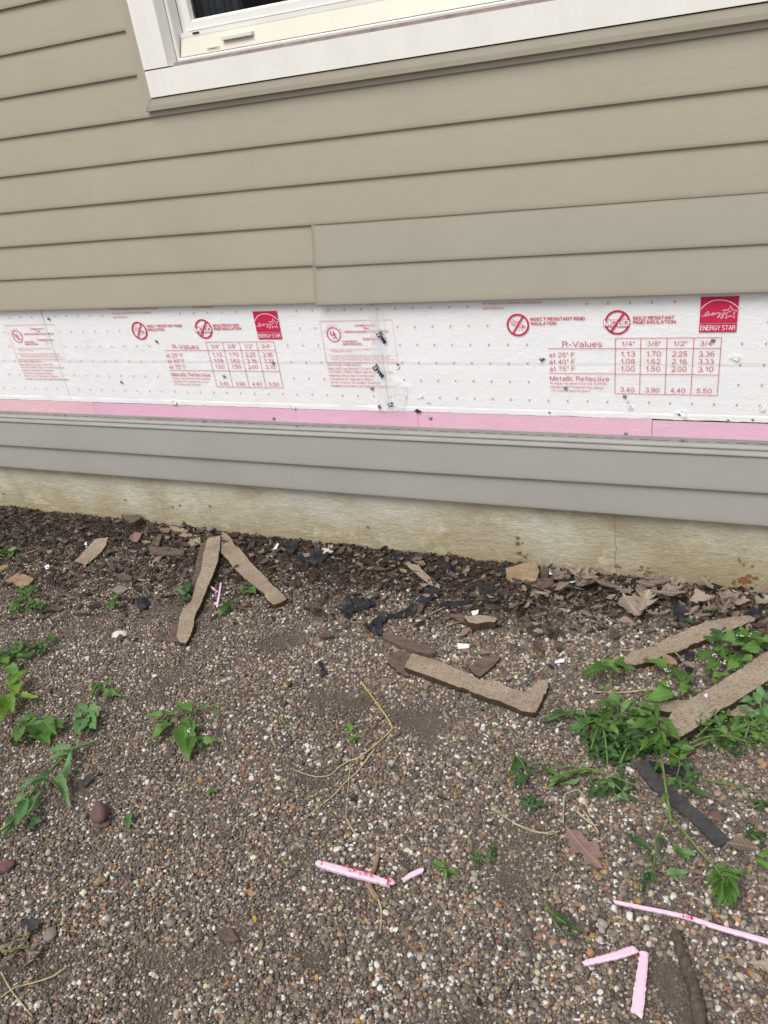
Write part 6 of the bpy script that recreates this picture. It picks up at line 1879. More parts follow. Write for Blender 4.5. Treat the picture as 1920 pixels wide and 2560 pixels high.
for i in range(16):
    x = rr.uniform(-0.42, 0.20); y = -0.02 - abs(rr.gauss(0, 0.055))
    a = rr.uniform(0, 6.28); L = rr.uniform(0.055, 0.085)
    p0 = (x - math.cos(a) * L / 2, min(0.006, y - math.sin(a) * L / 2)); p1 = (x + math.cos(a) * L / 2, min(0.006, y + math.sin(a) * L / 2))
    dead_leaf(p0, p1, rr.uniform(0.95, 1.3), 200 + i, 'dry oak leaf in the heap along the foundation at the right', 'oak', rr.uniform(0.2, 0.7), 0.026 + rr.uniform(0, 0.012), 0.014, 'oak leaves heaped along the foundation')
# smaller litter, alike and countless
rr = random.Random(5)
G = Geo()
for i in range(520):
    x = rr.uniform(-0.5, 0.6) if rr.random() < 0.6 else (rr.uniform(-1.1, -0.4) if rr.random() < 0.7 else rr.uniform(-2.4, -1.1))
    y = -abs(rr.gauss(0, 0.13)) - 0.005
    if y > 0.01 or y < -0.42: continue
    L = rr.uniform(0.016, 0.042) * (1.0 if x > -0.35 else 0.85); w = L * rr.uniform(0.25, 0.45); a = rr.uniform(0, 6.28)
    ux, uy = math.cos(a), math.sin(a)
    t1, t2, cv = rr.uniform(-0.5, 0.5), rr.uniform(-0.35, 0.5), rr.uniform(-0.6, 0.9)
    vs = []
    for k in range(6):
        t = k / 5
        ww = w * math.sin(math.pi * min(0.97, max(0.04, t)) ** 0.8)
        for s in (-1, 0, 1):
            px, py = (t - 0.5) * L, s * ww * 0.6
            pz = t2 * px + t1 * py + cv * (abs(s) * ww * 0.5) + 0.6 * cv * (t - 0.5) ** 2 * L
            vs.append((x + ux * px - uy * py, min(0.016, y + uy * px + ux * py), hg(x, y) + 0.014 + abs(pz) * 0.9 + rr.uniform(0, 0.004)))
    G.add(vs, [(k * 3 + s, k * 3 + s + 1, (k + 1) * 3 + s + 1, (k + 1) * 3 + s) for k in range(5) for s in range(2)], rr.randint(0, 2))
o = link('leaf_litter', G.me('leaf_litter', True), [m_flat('litter_brown', (0.13, 0.095, 0.072), 0.85, 0.2, 0.3, 60.0), m_flat('litter_tan', (0.22, 0.17, 0.13), 0.85, 0.2, 0.3, 60.0), m_flat('litter_dark', (0.065, 0.048, 0.038), 0.85, 0.2, 0.3, 60.0)])
tag(o, 'small dry leaf litter strewn along the foot of the foundation', 'leaf litter', kind='stuff')

# ------------------------------------------------------------------ green weeds
def leaf_mesh(kind, seed):
    rr = random.Random(seed)
    n = {'lance': 14, 'ovate': 12, 'lobed': 15, 'grass': 8}[kind]
    def wfun(t):
        if kind == 'lance':
            return 0.5 * math.sin(math.pi * min(1, t * 0.97 + 0.03) ** 0.85) ** 1.1 + 0.02
        if kind == 'grass':
            return 0.5 * (1 - t) ** 0.7 * min(1, 0.4 + t * 4)
        if kind == 'ovate':
            return 0.5 * min(1.0, (t / 0.30) ** 0.65) * (1 - max(0, (t - 0.30) / 0.70) ** 1.5) + 0.012
        base = 0.5 * min(1, (t / 0.22) ** 0.6) * (1 - max(0, (t - 0.3) / 0.7) ** 1.25) + 0.015
        return base * (0.80 + 0.26 * math.cos(2 * math.pi * (t * 2.6 - 0.75)))
    fold, curl, wave = rr.uniform(0.10, 0.32), rr.uniform(-0.22, 0.05), rr.uniform(0.02, 0.07)
    ph = rr.uniform(0, 6)
    vs, uv = [], []
    ss = (-1, -0.55, 0, 0.55, 1)
    for i in range(n + 1):
        t = i / n
        w = wfun(t) if i < n else 0.004
        for s in ss:
            ww = w
            if abs(s) == 1 and kind != 'grass' and 0 < i < n:
                ww = w * (1 + (0.11 if kind != 'lobed' else 0.15) * (1 if i % 2 else -1))
            x = t + (0.02 if abs(s) == 1 and i % 2 else 0) - 0.05 * abs(s) * w * 2
            vs.append((x, s * ww, fold * abs(s) * ww + curl * t * t + wave * abs(s) * math.sin(t * 9 + ph + (1.3 if s > 0 else 0))))
            uv.append((0.5 + 0.5 * s * (w / 0.5) * 0.9, t))
    fs = [(i * 5 + j, (i + 1) * 5 + j, (i + 1) * 5 + j + 1, i * 5 + j + 1) for i in range(n) for j in range(4)]
    me = mesh('leaf', vs, fs, True)
    ul = me.uv_layers.new(name='UVMap')
    for lp in me.loops:
        ul.data[lp.index].uv = uv[lp.vertex_index]
    return me
LEAF = {}
def leaf_data(kind, mat, var):
    key = (kind, mat, var)
    if key not in LEAF:
        me = leaf_mesh(kind, 100 + var * 7 + len(kind))
        me.materials.append(M[mat])
        LEAF[key] = me
    return LEAF[key]
def place_leaf(parent, kind, mat, var, base, d, L, W, roll):
    o = bpy.data.objects.new('leaf', leaf_data(kind, mat, var))
    COL.objects.link(o)
    d = Vector(d).normalized()
    s = Vector((0, 0, 1)).cross(d)
    if s.length < 1e-3: s = Vector((0, 1, 0))
    s.normalize()
    u = d.cross(s)
    s2 = s * math.cos(roll) + u * math.sin(roll)
    u2 = d.cross(s2)
    loc = Vector(base) - (parent.location if parent else Vector((0, 0, 0)))
    mw = Matrix(((d.x * L, s2.x * W, u2.x * L, loc.x), (d.y * L, s2.y * W, u2.y * L, loc.y), (d.z * L, s2.z * W, u2.z * L, loc.z), (0, 0, 0, 1)))
    if parent:
        o.parent = parent
    o.matrix_local = mw
    return o
def foliage_mesh(kind, c, rad, n, size, seed, zr=(0.006, 0.03), w=0.4):
    """many small leaves too tangled to tell apart, as one mesh"""
    rr = random.Random(seed)
    src = leaf_mesh(kind, seed + 900)
    sv = [v.co.copy() for v in src.vertices]
    keep = [i for i in range(len(sv))]
    sf = [tuple(p.vertices) for p in src.polygons]
    suv = {}
    for lp in src.loops:
        suv[lp.vertex_index] = tuple(src.uv_layers[0].data[lp.index].uv)
    bpy.data.meshes.remove(src)
    G = Geo(); uvs = []
    for k in range(n):
        r = math.sqrt(rr.random()); a = rr.uniform(0, 6.283)
        x = c[0] + rad[0] * r * math.cos(a); y = c[1] + rad[1] * r * math.sin(a)
        b = Vector((x, y, hg(x, y) + rr.uniform(*zr)))
        az = rr.uniform(0, 6.283); pt = rr.uniform(-0.25, 0.5)
        d = Vector((math.cos(az) * math.cos(pt), math.sin(az) * math.cos(pt), math.sin(pt)))
        s = Vector((0, 0, 1)).cross(d).normalized(); u = d.cross(s); ro = rr.gauss(0, 0.5)
        s2 = s * math.cos(ro) + u * math.sin(ro); u2 = d.cross(s2)
        L = size * rr.uniform(0.55, 1.25); W = L * w * 1.3
        vs = [b + d * (v.x * L) + s2 * (v.y * W) + u2 * (v.z * L) for v in sv]
        vs = [(p.x, min(p.y, 0.012), max(p.z, hg(x, y) + 0.003)) for p in vs]
        G.add(vs, sf)
        uvs += [suv[i] for i in range(len(sv))]
    me = G.me('foliage', True)
    ul = me.uv_layers.new(name='UVMap')
    for lp in me.loops:
        ul.data[lp.index].uv = uvs[lp.vertex_index]
    return me

def weed(label, leaves=(), stems=(), kind='ovate', mat='green', wid=0.5, z=0.02, seed=0, stem_r=0.0016, foliage=(), flowers=(), lift=0.15, name='weed', group=None, flip=0.12):
    rr = random.Random(seed * 13 + 5)
    allp = list(leaves) + [p for s in stems for p in s] + [f[0] for f in foliage]
    cx = sum(p[0] for p in allp) / len(allp); cy = sum(p[1] for p in allp) / len(allp)
    t = empty(name, (cx, cy, hg(cx, cy)), label, 'plant', group)
    for s in stems:
        zz = [z * (0.5 + 0.5 * math.sin(math.pi * (i + 0.5) / len(s))) + 0.008 for i in range(len(s))]
        P_ = smooth_path(s, 6, zz)
        link('stem', mesh('stem', *tube(P_, stem_r * 1.1, stem_r * 0.6, 6, seed, 0.08), True), M['stem'], t)
    for i, (a, b) in enumerate(pairs(list(leaves))):
        a = Vector(a); b = Vector(b)
        L = (b - a).length * 1.04
        za = hg(a.x, a.y) + z * rr.uniform(0.55, 1.25) + 0.006
        pitch = rr.uniform(-0.4, 1.0) * lift
        zmin = hg(b.x, b.y) + 0.010
        zb2 = max(zmin, za + L * pitch)
        d = Vector((b.x - a.x, b.y - a.y, zb2 - za))
        roll = rr.gauss(0, 0.28) + (math.pi if rr.random() < flip else 0)
        place_leaf(t, kind, mat, rr.randint(0, 4), (a.x, a.y, za), d, d.length, d.length * wid * 1.08 * rr.uniform(0.85, 1.12), roll)
    for j, (c, rx, ry, n, size, kd, mt) in enumerate(foliage):
        link('foliage', foliage_mesh(kd, c, (rx, ry), n, size, seed * 10 + j, (0.004, 0.008 + z)), M[mt], t)['kind'] = 'stuff'
    for c in flowers:
        G = Geo()
        for q in range(5):
            me = pebble_mesh(q + 3, 1, 0.9, 0.2)
            off = Vector((c[0] + rr.gauss(0, 0.004), c[1] + rr.gauss(0, 0.004), hg(*c) + z + 0.012 + rr.uniform(0, 0.006)))
            G.add([off + v.co * 0.0019 for v in me.vertices], [tuple(p.vertices) for p in me.polygons])
            bpy.data.meshes.remove(me)
        link('flower', G.me('flower', True), M['white'], t)['kind'] = 'stuff'
    return t

WG = 'pulled weeds lying on the gravel'
weed('broadleaf weed with glossy yellow-green oval leaves at the left edge', [(-1.7086,-0.8938),(-1.6441,-0.8794),(-1.7133,-0.8919),(-1.7690,-0.8326),(-1.7593,-0.8721),(-1.7456,-0.8072),(-1.7543,-0.9022),(-1.6647,-0.9860),(-1.7715,-0.8940),(-1.8151,-0.8860),(-1.7338,-0.8970),(-1.6716,-0.9416)], [[(-1.8301,-0.8655),(-1.7714,-0.8765),(-1.7090,-0.8982),(-1.6693,-0.9154)]], 'ovate', 'ygreen', 0.42, 0.035, 1)
weed('weed with two broad drooping leaves below the left edge weed', [(-1.5994,-0.9557),(-1.5043,-0.9942),(-1.5651,-0.9439),(-1.4979,-0.9735),(-1.6150,-0.9397),(-1.6513,-0.9664),(-1.6030,-0.9820),(-1.5663,-1.0321),(-1.5395,-0.9372),(-1.4892,-0.9521),(-1.5989,-0.9753),(-1.6401,-0.9168)], [[(-1.5056,-0.9284),(-1.5524,-0.9292),(-1.5910,-0.9449),(-1.6073,-0.9831)]], 'ovate', 'green', 0.52, 0.025, 2, foliage=[((-1.5920,-0.9919), .035, .03, 30, 0.022, 'lance', 'dkgreen')])
weed('small three-leafed sprout at the upper middle left', [(-1.5228,-0.7807),(-1.5034,-0.8317),(-1.5205,-0.7801),(-1.4853,-0.7995),(-1.4851,-0.7902),(-1.4545,-0.8332),(-1.4805,-0.7828),(-1.4249,-0.8089),(-1.4897,-0.7769),(-1.5001,-0.7592),(-1.5184,-0.7890),(-1.5274,-0.8101)], [[(-1.5111,-0.8250),(-1.5195,-0.7836),(-1.4947,-0.7712)]], 'ovate', 'green', 0.50, 0.018, 3)
weed('pale ruffled weed left of the middle weed', [(-1.4755,-0.8978),(-1.4929,-0.9279),(-1.4629,-0.9003),(-1.4344,-0.9675),(-1.4628,-0.8945),(-1.4043,-0.9298),(-1.4711,-0.8910),(-1.5135,-0.8697),(-1.4728,-0.8740),(-1.4210,-0.8923),(-1.4543,-0.8924),(-1.4302,-0.9144),(-1.4550,-0.9153),(-1.4195,-0.9501),(-1.4756,-0.9036),(-1.5095,-0.9008)], [[(-1.4297,-0.8513),(-1.4611,-0.8663),(-1.4734,-0.9002)]], 'ovate', 'lance', 0.55, 0.022, 4)
weed('long pulled weed with toothed pale leaves at the lower left', [(-1.4016,-1.0108),(-1.4735,-1.0327),(-1.4022,-1.0237),(-1.4584,-1.0592),(-1.4068,-1.0773),(-1.4070,-1.1575),(-1.3942,-1.0907),(-1.3057,-1.1332),(-1.4061,-1.1012),(-1.4595,-1.1677),(-1.3928,-1.1328),(-1.3615,-1.2085),(-1.4013,-1.1536),(-1.4347,-1.2013),(-1.3965,-1.1658),(-1.3656,-1.2414),(-1.3880,-1.2075),(-1.3959,-1.2503),(-1.3719,-1.0941),(-1.3905,-1.0231),(-1.3992,-1.0024),(-1.4178,-0.9759),(-1.3941,-1.1874),(-1.3929,-1.2304),(-1.4010,-1.1117),(-1.3776,-1.1262),(-1.3886,-1.2163),(-1.3916,-1.2677)],
     [[(-1.3724,-0.9561),(-1.4089,-1.0104),(-1.4142,-1.0795),(-1.4095,-1.1353),(-1.3930,-1.2003),(-1.3892,-1.2546)], [(-1.3931,-0.9804),(-1.4150,-1.0225),(-1.4136,-1.0722)]], 'lance', 'lance', 0.24, 0.030, 5, 0.0030)
weed('leafy dark sprig at the tip of the long pulled weed', [(-1.3692,-1.1936),(-1.3341,-1.1964),(-1.3626,-1.2003),(-1.3470,-1.2256),(-1.3452,-1.2039),(-1.3507,-1.1839)], [[(-1.3864,-1.1856),(-1.3607,-1.2000)]], 'ovate', 'dkgreen', 0.6, 0.015, 6)
weed('sprawling middle-left weed with toothed oval leaves and tiny white flowers', [(-1.2498,-0.8502),(-1.2948,-0.8646),(-1.2162,-0.8636),(-1.2613,-0.9051),(-1.2149,-0.8849),(-1.2395,-0.9337),(-1.2065,-0.8473),(-1.2202,-0.8646),(-1.1692,-0.8703),(-1.1809,-0.9155),(-1.1824,-0.8548),(-1.1089,-0.9468),(-1.1278,-0.8936),(-1.1052,-0.9458),(-1.1201,-0.8916),(-1.0897,-0.9167),(-1.1063,-0.8617),(-1.1053,-0.8320),(-1.0991,-0.8860),(-1.0355,-0.9021),(-1.1649,-0.8087),(-1.1587,-0.7828),(-1.1282,-0.8077),(-1.1088,-0.7983),(-1.1751,-0.8281),(-1.2457,-0.8026),(-1.2256,-0.8439),(-1.2630,-0.8356),(-1.1361,-0.8749),(-1.1201,-0.8547),(-1.2362,-0.8688),(-1.2642,-0.8761),(-1.1851,-0.8609),(-1.1419,-0.8764),(-1.1119,-0.8737),(-1.1093,-0.9042)],
     [[(-1.1121,-0.7646),(-1.1429,-0.7895),(-1.1695,-0.8132),(-1.1903,-0.8242),(-1.2273,-0.8394),(-1.2563,-0.8524)], [(-1.1823,-0.8221),(-1.1606,-0.8603),(-1.1417,-0.8976)]], 'ovate', 'green', 0.42, 0.032, 7, 0.0020, (), [(-1.0928,-0.8897),(-1.1390,-0.8917),(-1.1051,-0.8644)])
weed('single pale green leaf standing on the gravel at lower left', [(-1.1268,-1.1510),(-1.1571,-1.1087)], (), 'lance', 'lance', 0.28, 0.012, 8, name='leaf_sprig')
weed('small yellow-green leaf in the gravel below the middle-left weed', [(-1.0064,-1.0240),(-0.9870,-1.0028),(-0.9956,-1.0120),(-0.9826,-1.0128)], (), 'ovate', 'ygreen', 0.5, 0.010, 9, name='leaf_sprig')
weed('four-leafed seedling in the lower middle gravel', [(-0.4370,-1.0451),(-0.4672,-1.0406),(-0.4320,-1.0460),(-0.4064,-1.0498),(-0.4343,-1.0485),(-0.4296,-1.0672),(-0.4345,-1.0433),(-0.4380,-1.0355)], (), 'ovate', 'green', 0.55, 0.012, 10, name='seedling')
weed('small rosette weed with narrow leaves right of the four-leafed seedling', [(-0.3862,-1.0035),(-0.4033,-0.9886),(-0.3852,-1.0014),(-0.3848,-0.9813),(-0.3828,-1.0043),(-0.3680,-1.0071),(-0.3852,-1.0068),(-0.3775,-1.0223),(-0.3871,-1.0056),(-0.3995,-1.0165),(-0.3847,-1.0085),(-0.3899,-1.0225),(-0.3833,-1.0027),(-0.3742,-0.9909)], (), 'lance', 'dkgreen', 0.32, 0.010, 11, name='seedling')
weed('feathery seedling in bare soil right of the rosette weed', [(-0.3627,-0.9875),(-0.3558,-0.9672),(-0.3636,-0.9841),(-0.3742,-0.9689),(-0.3603,-0.9904),(-0.3521,-0.9807),(-0.3622,-0.9946),(-0.3722,-0.9867),(-0.3627,-0.9983),(-0.3543,-1.0065)], [[(-0.3614,-1.0086),(-0.3627,-0.9875),(-0.3635,-0.9676)]], 'lance', 'dkgreen', 0.4, 0.012, 12, name='seedling')
weed('bright yellow-green sprout in the very middle of the gravel', [(-0.7644,-0.7728),(-0.7869,-0.7361),(-0.7502,-0.7792),(-0.7570,-0.8041),(-0.7502,-0.7792),(-0.7343,-0.7679),(-0.7562,-0.7748),(-0.7425,-0.7962),(-0.7690,-0.7628),(-0.7630,-0.7508)], [[(-0.7744,-0.7591),(-0.7542,-0.7767)]], 'ovate', 'ygreen', 0.40, 0.015, 13, name='seedling')
weed('tiny forked green sprout left of the bright yellow-green sprout', [(-0.9411,-0.7764),(-0.9683,-0.7590),(-0.9424,-0.7740),(-0.9341,-0.7692),(-0.9411,-0.7764),(-0.9296,-0.7973)], (), 'grass', 'lance', 0.2, 0.010, 14, name='seedling')
weed('green sprout left of the black tar paper ball', [(-1.7435,-0.4480),(-1.7578,-0.4760),(-1.7439,-0.4418),(-1.7463,-0.4041),(-1.7523,-0.4373),(-1.7670,-0.4019),(-1.7431,-0.4542),(-1.7250,-0.4874),(-1.7351,-0.4525),(-1.7156,-0.4421),(-1.7603,-0.4390),(-1.7804,-0.4432)], [[(-1.7321,-0.4698),(-1.7636,-0.4200)]], 'ovate', 'green', 0.55, 0.022, 15)
weed('tiny grass tuft below the slanting fibreboard piece', [(-1.9648,-0.2839),(-1.9783,-0.2498),(-1.9692,-0.2847),(-1.9577,-0.2680),(-1.9736,-0.2856),(-2.0087,-0.2630),(-1.9660,-0.2885),(-1.9850,-0.3023)], (), 'grass', 'green', 0.14, 0.02, 16)
weed('weed beside the jagged side of the left fibreboard leg', [(-1.5203,-0.3634),(-1.5671,-0.3541),(-1.5164,-0.3626),(-1.5475,-0.3113),(-1.5204,-0.3760),(-1.5054,-0.4098),(-1.5126,-0.3743),(-1.4898,-0.3819),(-1.5319,-0.3532),(-1.5593,-0.3461),(-1.5013,-0.3844),(-1.4940,-0.4074)], [[(-1.5108,-0.3918),(-1.5398,-0.3349)]], 'ovate', 'dkgreen', 0.45, 0.022, 17)
weed('weed between the legs of the upside-down V', [(-1.3269,-0.3053),(-1.3643,-0.3067),(-1.3228,-0.2981),(-1.2877,-0.3219),(-1.3299,-0.2933),(-1.3228,-0.2766),(-1.3274,-0.3116),(-1.3249,-0.3297),(-1.3382,-0.3076),(-1.3507,-0.3289)], [[(-1.3675,-0.3057),(-1.3179,-0.2892)]], 'ovate', 'green', 0.45, 0.020, 18)
weed('long green leaf pair below the pink slivers', [(-1.3290,-0.3662),(-1.3628,-0.4441),(-1.3412,-0.3867),(-1.3443,-0.4343)], [[(-1.3284,-0.3555),(-1.3502,-0.3878)]], 'lance', 'green', 0.26, 0.018, 19)
weed('green blade right of the short fibreboard strip', [(-1.2719,-0.2509),(-1.2460,-0.2341)], (), 'grass', 'green', 0.12, 0.012, 20, name='leaf_sprig')
weed('low patch of fine green weed at the left edge of the mulch', (), [[(-2.1477,-0.4622),(-2.0784,-0.4826),(-1.9979,-0.5326)]], 'grass', 'green', 0.3, 0.018, 21, foliage=[((-2.1051,-0.4603), .04, .025, 40, 0.018, 'ovate', 'green'), ((-2.0485,-0.5232), .06, .03, 60, 0.018, 'ovate', 'green'), ((-2.0199,-0.5038), .03, .025, 26, 0.020, 'ovate', 'lance')])
weed('thin moss-green grass patch at the far left edge', (), [[(-2.4002,-0.3000),(-2.3561,-0.3078)]], 'grass', 'green', 0.3, 0.018, 22, foliage=[((-2.3976,-0.2840), .08, .05, 70, 0.022, 'grass', 'green')])
weed('dark leafy tangle at the left edge above the yellow-green weed', [(-1.8108,-0.6598),(-1.8480,-0.6268),(-1.8083,-0.6592),(-1.7891,-0.6436),(-1.8483,-0.7899),(-1.9017,-0.7678),(-1.8427,-0.7954),(-1.7816,-0.8142),(-1.8400,-0.7741),(-1.8157,-0.8159)], [[(-1.8233,-0.6488),(-1.8349,-0.6885),(-1.8463,-0.7273),(-1.8475,-0.7630)]], 'ovate', 'green', 0.5, 0.022, 23, foliage=[((-1.8545,-0.7073), .06, .035, 34, 0.026, 'lance', 'dkgreen'), ((-1.8723,-0.7579), .06, .04, 26, 0.024, 'ovate', 'green'), ((-1.9139,-0.7536), .05, .05, 20, 0.028, 'ovate', 'dkgreen')])
# right-hand heap
weed('vine with bright lobed leaves at the left of the weed heap', [(-0.2192,-0.4326),(-0.2865,-0.4830),(-0.2128,-0.4196),(-0.1566,-0.4371),(-0.2173,-0.4264),(-0.1917,-0.4541),(-0.2057,-0.5041),(-0.1807,-0.5527),(-0.2201,-0.5023),(-0.2359,-0.4926),(-0.2125,-0.4338),(-0.2388,-0.4054)], [[(-0.2185,-0.4179),(-0.2155,-0.4626),(-0.2065,-0.4987),(-0.2351,-0.4977)], [(-0.2073,-0.4933),(-0.1825,-0.5190)]], 'lobed', 'green', 0.62, 0.040, 31, 0.0016)
weed('notched dark green leaves in front of the strip near the wall', [(-0.0918,-0.4017),(-0.1446,-0.3653),(-0.0942,-0.4135),(-0.0794,-0.3845),(-0.0557,-0.4425),(-0.0794,-0.3845),(-0.0546,-0.4342),(-0.0169,-0.4725),(-0.0501,-0.4492),(-0.0296,-0.4034),(-0.0684,-0.4724),(-0.1313,-0.5040),(-0.0761,-0.4610),(-0.1147,-0.4352),(-0.0823,-0.4679),(-0.1015,-0.4457),(-0.0464,-0.4536),(-0.0510,-0.4811),(-0.1194,-0.4718),(-0.1390,-0.4820)], [[(-0.0919,-0.3987),(-0.0716,-0.4326),(-0.0499,-0.4489),(-0.0647,-0.4738)]], 'ovate', 'green', 0.56, 0.036, 32, flowers=[(-0.0961,-0.4112),(-0.0828,-0.4627)])
weed('bushy weed with white flowers behind the wide strip at the top right', [(0.0734,-0.2671),(0.0669,-0.2069),(0.1073,-0.2351),(0.0652,-0.2104),(0.0938,-0.2564),(0.1275,-0.2305),(0.0388,-0.2690),(0.0691,-0.2283),(0.0334,-0.3120),(0.0092,-0.2728),(0.0061,-0.3184),(0.0402,-0.3592),(0.0422,-0.3699),(0.0707,-0.3061),(0.0234,-0.3604),(-0.0098,-0.4047),(-0.0104,-0.3340),(-0.0159,-0.3867),(0.0561,-0.2650),(0.1176,-0.2599),(0.1076,-0.2946),(0.0676,-0.3185),(0.0912,-0.3272),(0.0700,-0.3520),(0.0104,-0.4079),(0.0428,-0.3864),(0.0237,-0.3259),(0.0005,-0.3430),(0.0466,-0.2971),(0.0738,-0.2908),(0.1210,-0.2501),(0.1410,-0.2868),(0.0934,-0.2259),(0.1140,-0.1964),(0.0584,-0.3520),(0.0394,-0.3844),(0.0180,-0.4277),(0.0038,-0.4095),(0.0328,-0.2944),(0.0452,-0.2492)],
     [[(-0.0094,-0.4012),(0.0078,-0.3407),(0.0335,-0.2938),(0.0669,-0.2500),(0.1081,-0.2222)], [(0.0115,-0.4178),(0.0190,-0.3609),(0.0409,-0.3097)]], 'ovate', 'green', 0.58, 0.050, 33, 0.0018, [((0.0554,-0.2577), 0.062, 0.037, 24, 0.032, 'ovate', 'dkgreen')], [(0.0116,-0.3484),(0.0671,-0.2620),(0.0328,-0.3688),(0.0842,-0.2520)])
weed('dark leafy weed at the left rim of the heap', [(-0.2359,-0.6193),(-0.2812,-0.6434),(-0.2408,-0.6303),(-0.2456,-0.6699),(-0.2309,-0.6082),(-0.2655,-0.6072),(-0.2213,-0.6252),(-0.2089,-0.6601),(-0.2311,-0.6471),(-0.2529,-0.6576)], [[(-0.2063,-0.5915),(-0.2368,-0.6143),(-0.2588,-0.6445)]], 'ovate', 'dkgreen', 0.52, 0.028, 34, foliage=[((-0.2344,-0.5880), 0.031, 0.025, 24, 0.025, 'ovate', 'dkgreen')])
weed('upright weed with long narrow leaves in the middle of the heap', [(-0.0938,-0.5993),(-0.1000,-0.5545),(-0.0908,-0.6128),(-0.1322,-0.6541),(-0.0995,-0.6056),(-0.1542,-0.6691),(-0.0846,-0.6112),(-0.0419,-0.6749),(-0.0835,-0.6389),(-0.1078,-0.6883),(-0.0877,-0.6895),(-0.1217,-0.7398),(-0.0781,-0.6781),(-0.0741,-0.7288),(-0.0852,-0.6531),(-0.0701,-0.6759),(-0.0878,-0.5954),(-0.0476,-0.6039),(-0.0907,-0.6454),(-0.1156,-0.6612),(-0.0800,-0.6426),(-0.0726,-0.6221),(-0.0811,-0.7094),(-0.0850,-0.7444),(-0.0730,-0.6678),(-0.0848,-0.6254),(-0.0792,-0.7132),(-0.0658,-0.7432),(-0.0564,-0.7969),(-0.0650,-0.8264),(-0.0509,-0.8261),(-0.0557,-0.8045)],
     [[(-0.0422,-0.8560),(-0.0527,-0.8179),(-0.0622,-0.7777),(-0.0725,-0.7231),(-0.0859,-0.6432),(-0.0968,-0.5824)]], 'lance', 'green', 0.20, 0.075, 35, 0.0026, lift=0.35)
weed('horizontal narrow-leaved stem at the left of the heap', [(-0.2764,-0.5870),(-0.3498,-0.6188),(-0.2496,-0.5801),(-0.2845,-0.5814),(-0.2592,-0.5851),(-0.2908,-0.6035),(-0.2167,-0.5691),(-0.2441,-0.5711),(-0.2225,-0.5757),(-0.2475,-0.5922),(-0.2927,-0.5938),(-0.3285,-0.5928)], [[(-0.1972,-0.5613),(-0.2438,-0.5733),(-0.2846,-0.5813),(-0.3428,-0.6107)]], 'lance', 'dkgreen', 0.22, 0.022, 36)
weed('spray of narrow dark leaves pointing left at the bottom of the heap', [(-0.2022,-0.7413),(-0.2510,-0.7570),(-0.2210,-0.7443),(-0.2749,-0.7680),(-0.2387,-0.7536),(-0.2896,-0.7914),(-0.2564,-0.7628),(-0.2952,-0.8036),(-0.2280,-0.7593),(-0.2669,-0.7914),(-0.1951,-0.7458),(-0.2197,-0.7698),(-0.2741,-0.7721),(-0.3097,-0.7600),(-0.1823,-0.7466),(-0.2101,-0.7326),(-0.1660,-0.7506),(-0.1912,-0.7703),(-0.1501,-0.7525),(-0.1714,-0.7350)], [[(-0.1284,-0.7530),(-0.1762,-0.7452),(-0.2212,-0.7434),(-0.2741,-0.7724),(-0.2954,-0.7954)], [(-0.1954,-0.7441),(-0.2351,-0.7376),(-0.3061,-0.7615)]], 'lance', 'green', 0.2, 0.022, 37)
weed('pair of large dark oval leaves at the right foot of the heap', [(-0.0281,-0.7329),(0.0265,-0.7457),(-0.0244,-0.7028),(-0.0004,-0.6813),(-0.0136,-0.7289),(-0.0296,-0.7126),(-0.0188,-0.6970),(-0.0058,-0.7143),(-0.0361,-0.7060),(-0.0422,-0.7410),(-0.0301,-0.6658),(-0.0191,-0.6929)], [[(-0.0558,-0.7195),(-0.0311,-0.7292),(-0.0074,-0.7307)]], 'ovate', 'dkgreen', 0.50, 0.024, 38)
weed('dark broadleaf weed standing alone left of the heap', [(-0.3570,-0.7596),(-0.3768,-0.7352),(-0.3368,-0.7873),(-0.3554,-0.8268),(-0.3409,-0.7840),(-0.3155,-0.7857),(-0.3580,-0.7553),(-0.3714,-0.7968),(-0.3475,-0.7704),(-0.3327,-0.7619),(-0.3571,-0.7863),(-0.3708,-0.8119),(-0.3527,-0.7629),(-0.3472,-0.7433),(-0.3128,-0.7609),(-0.2936,-0.7731)], [[(-0.3754,-0.7416),(-0.3520,-0.7669),(-0.3356,-0.7932)], [(-0.3432,-0.7617),(-0.3115,-0.7529),(-0.2754,-0.7341)]], 'ovate', 'dkgreen', 0.52, 0.028, 39)
weed('small feathery weed below the dark broadleaf weed', [(-0.3192,-0.8489),(-0.3351,-0.8370)], [[(-0.3260,-0.8613),(-0.3154,-0.8379)]], 'lance', 'dkgreen', 0.3, 0.014, 40, foliage=[((-0.3141,-0.8452), 0.022, 0.017, 37, 0.013, 'ovate', 'dkgreen')])
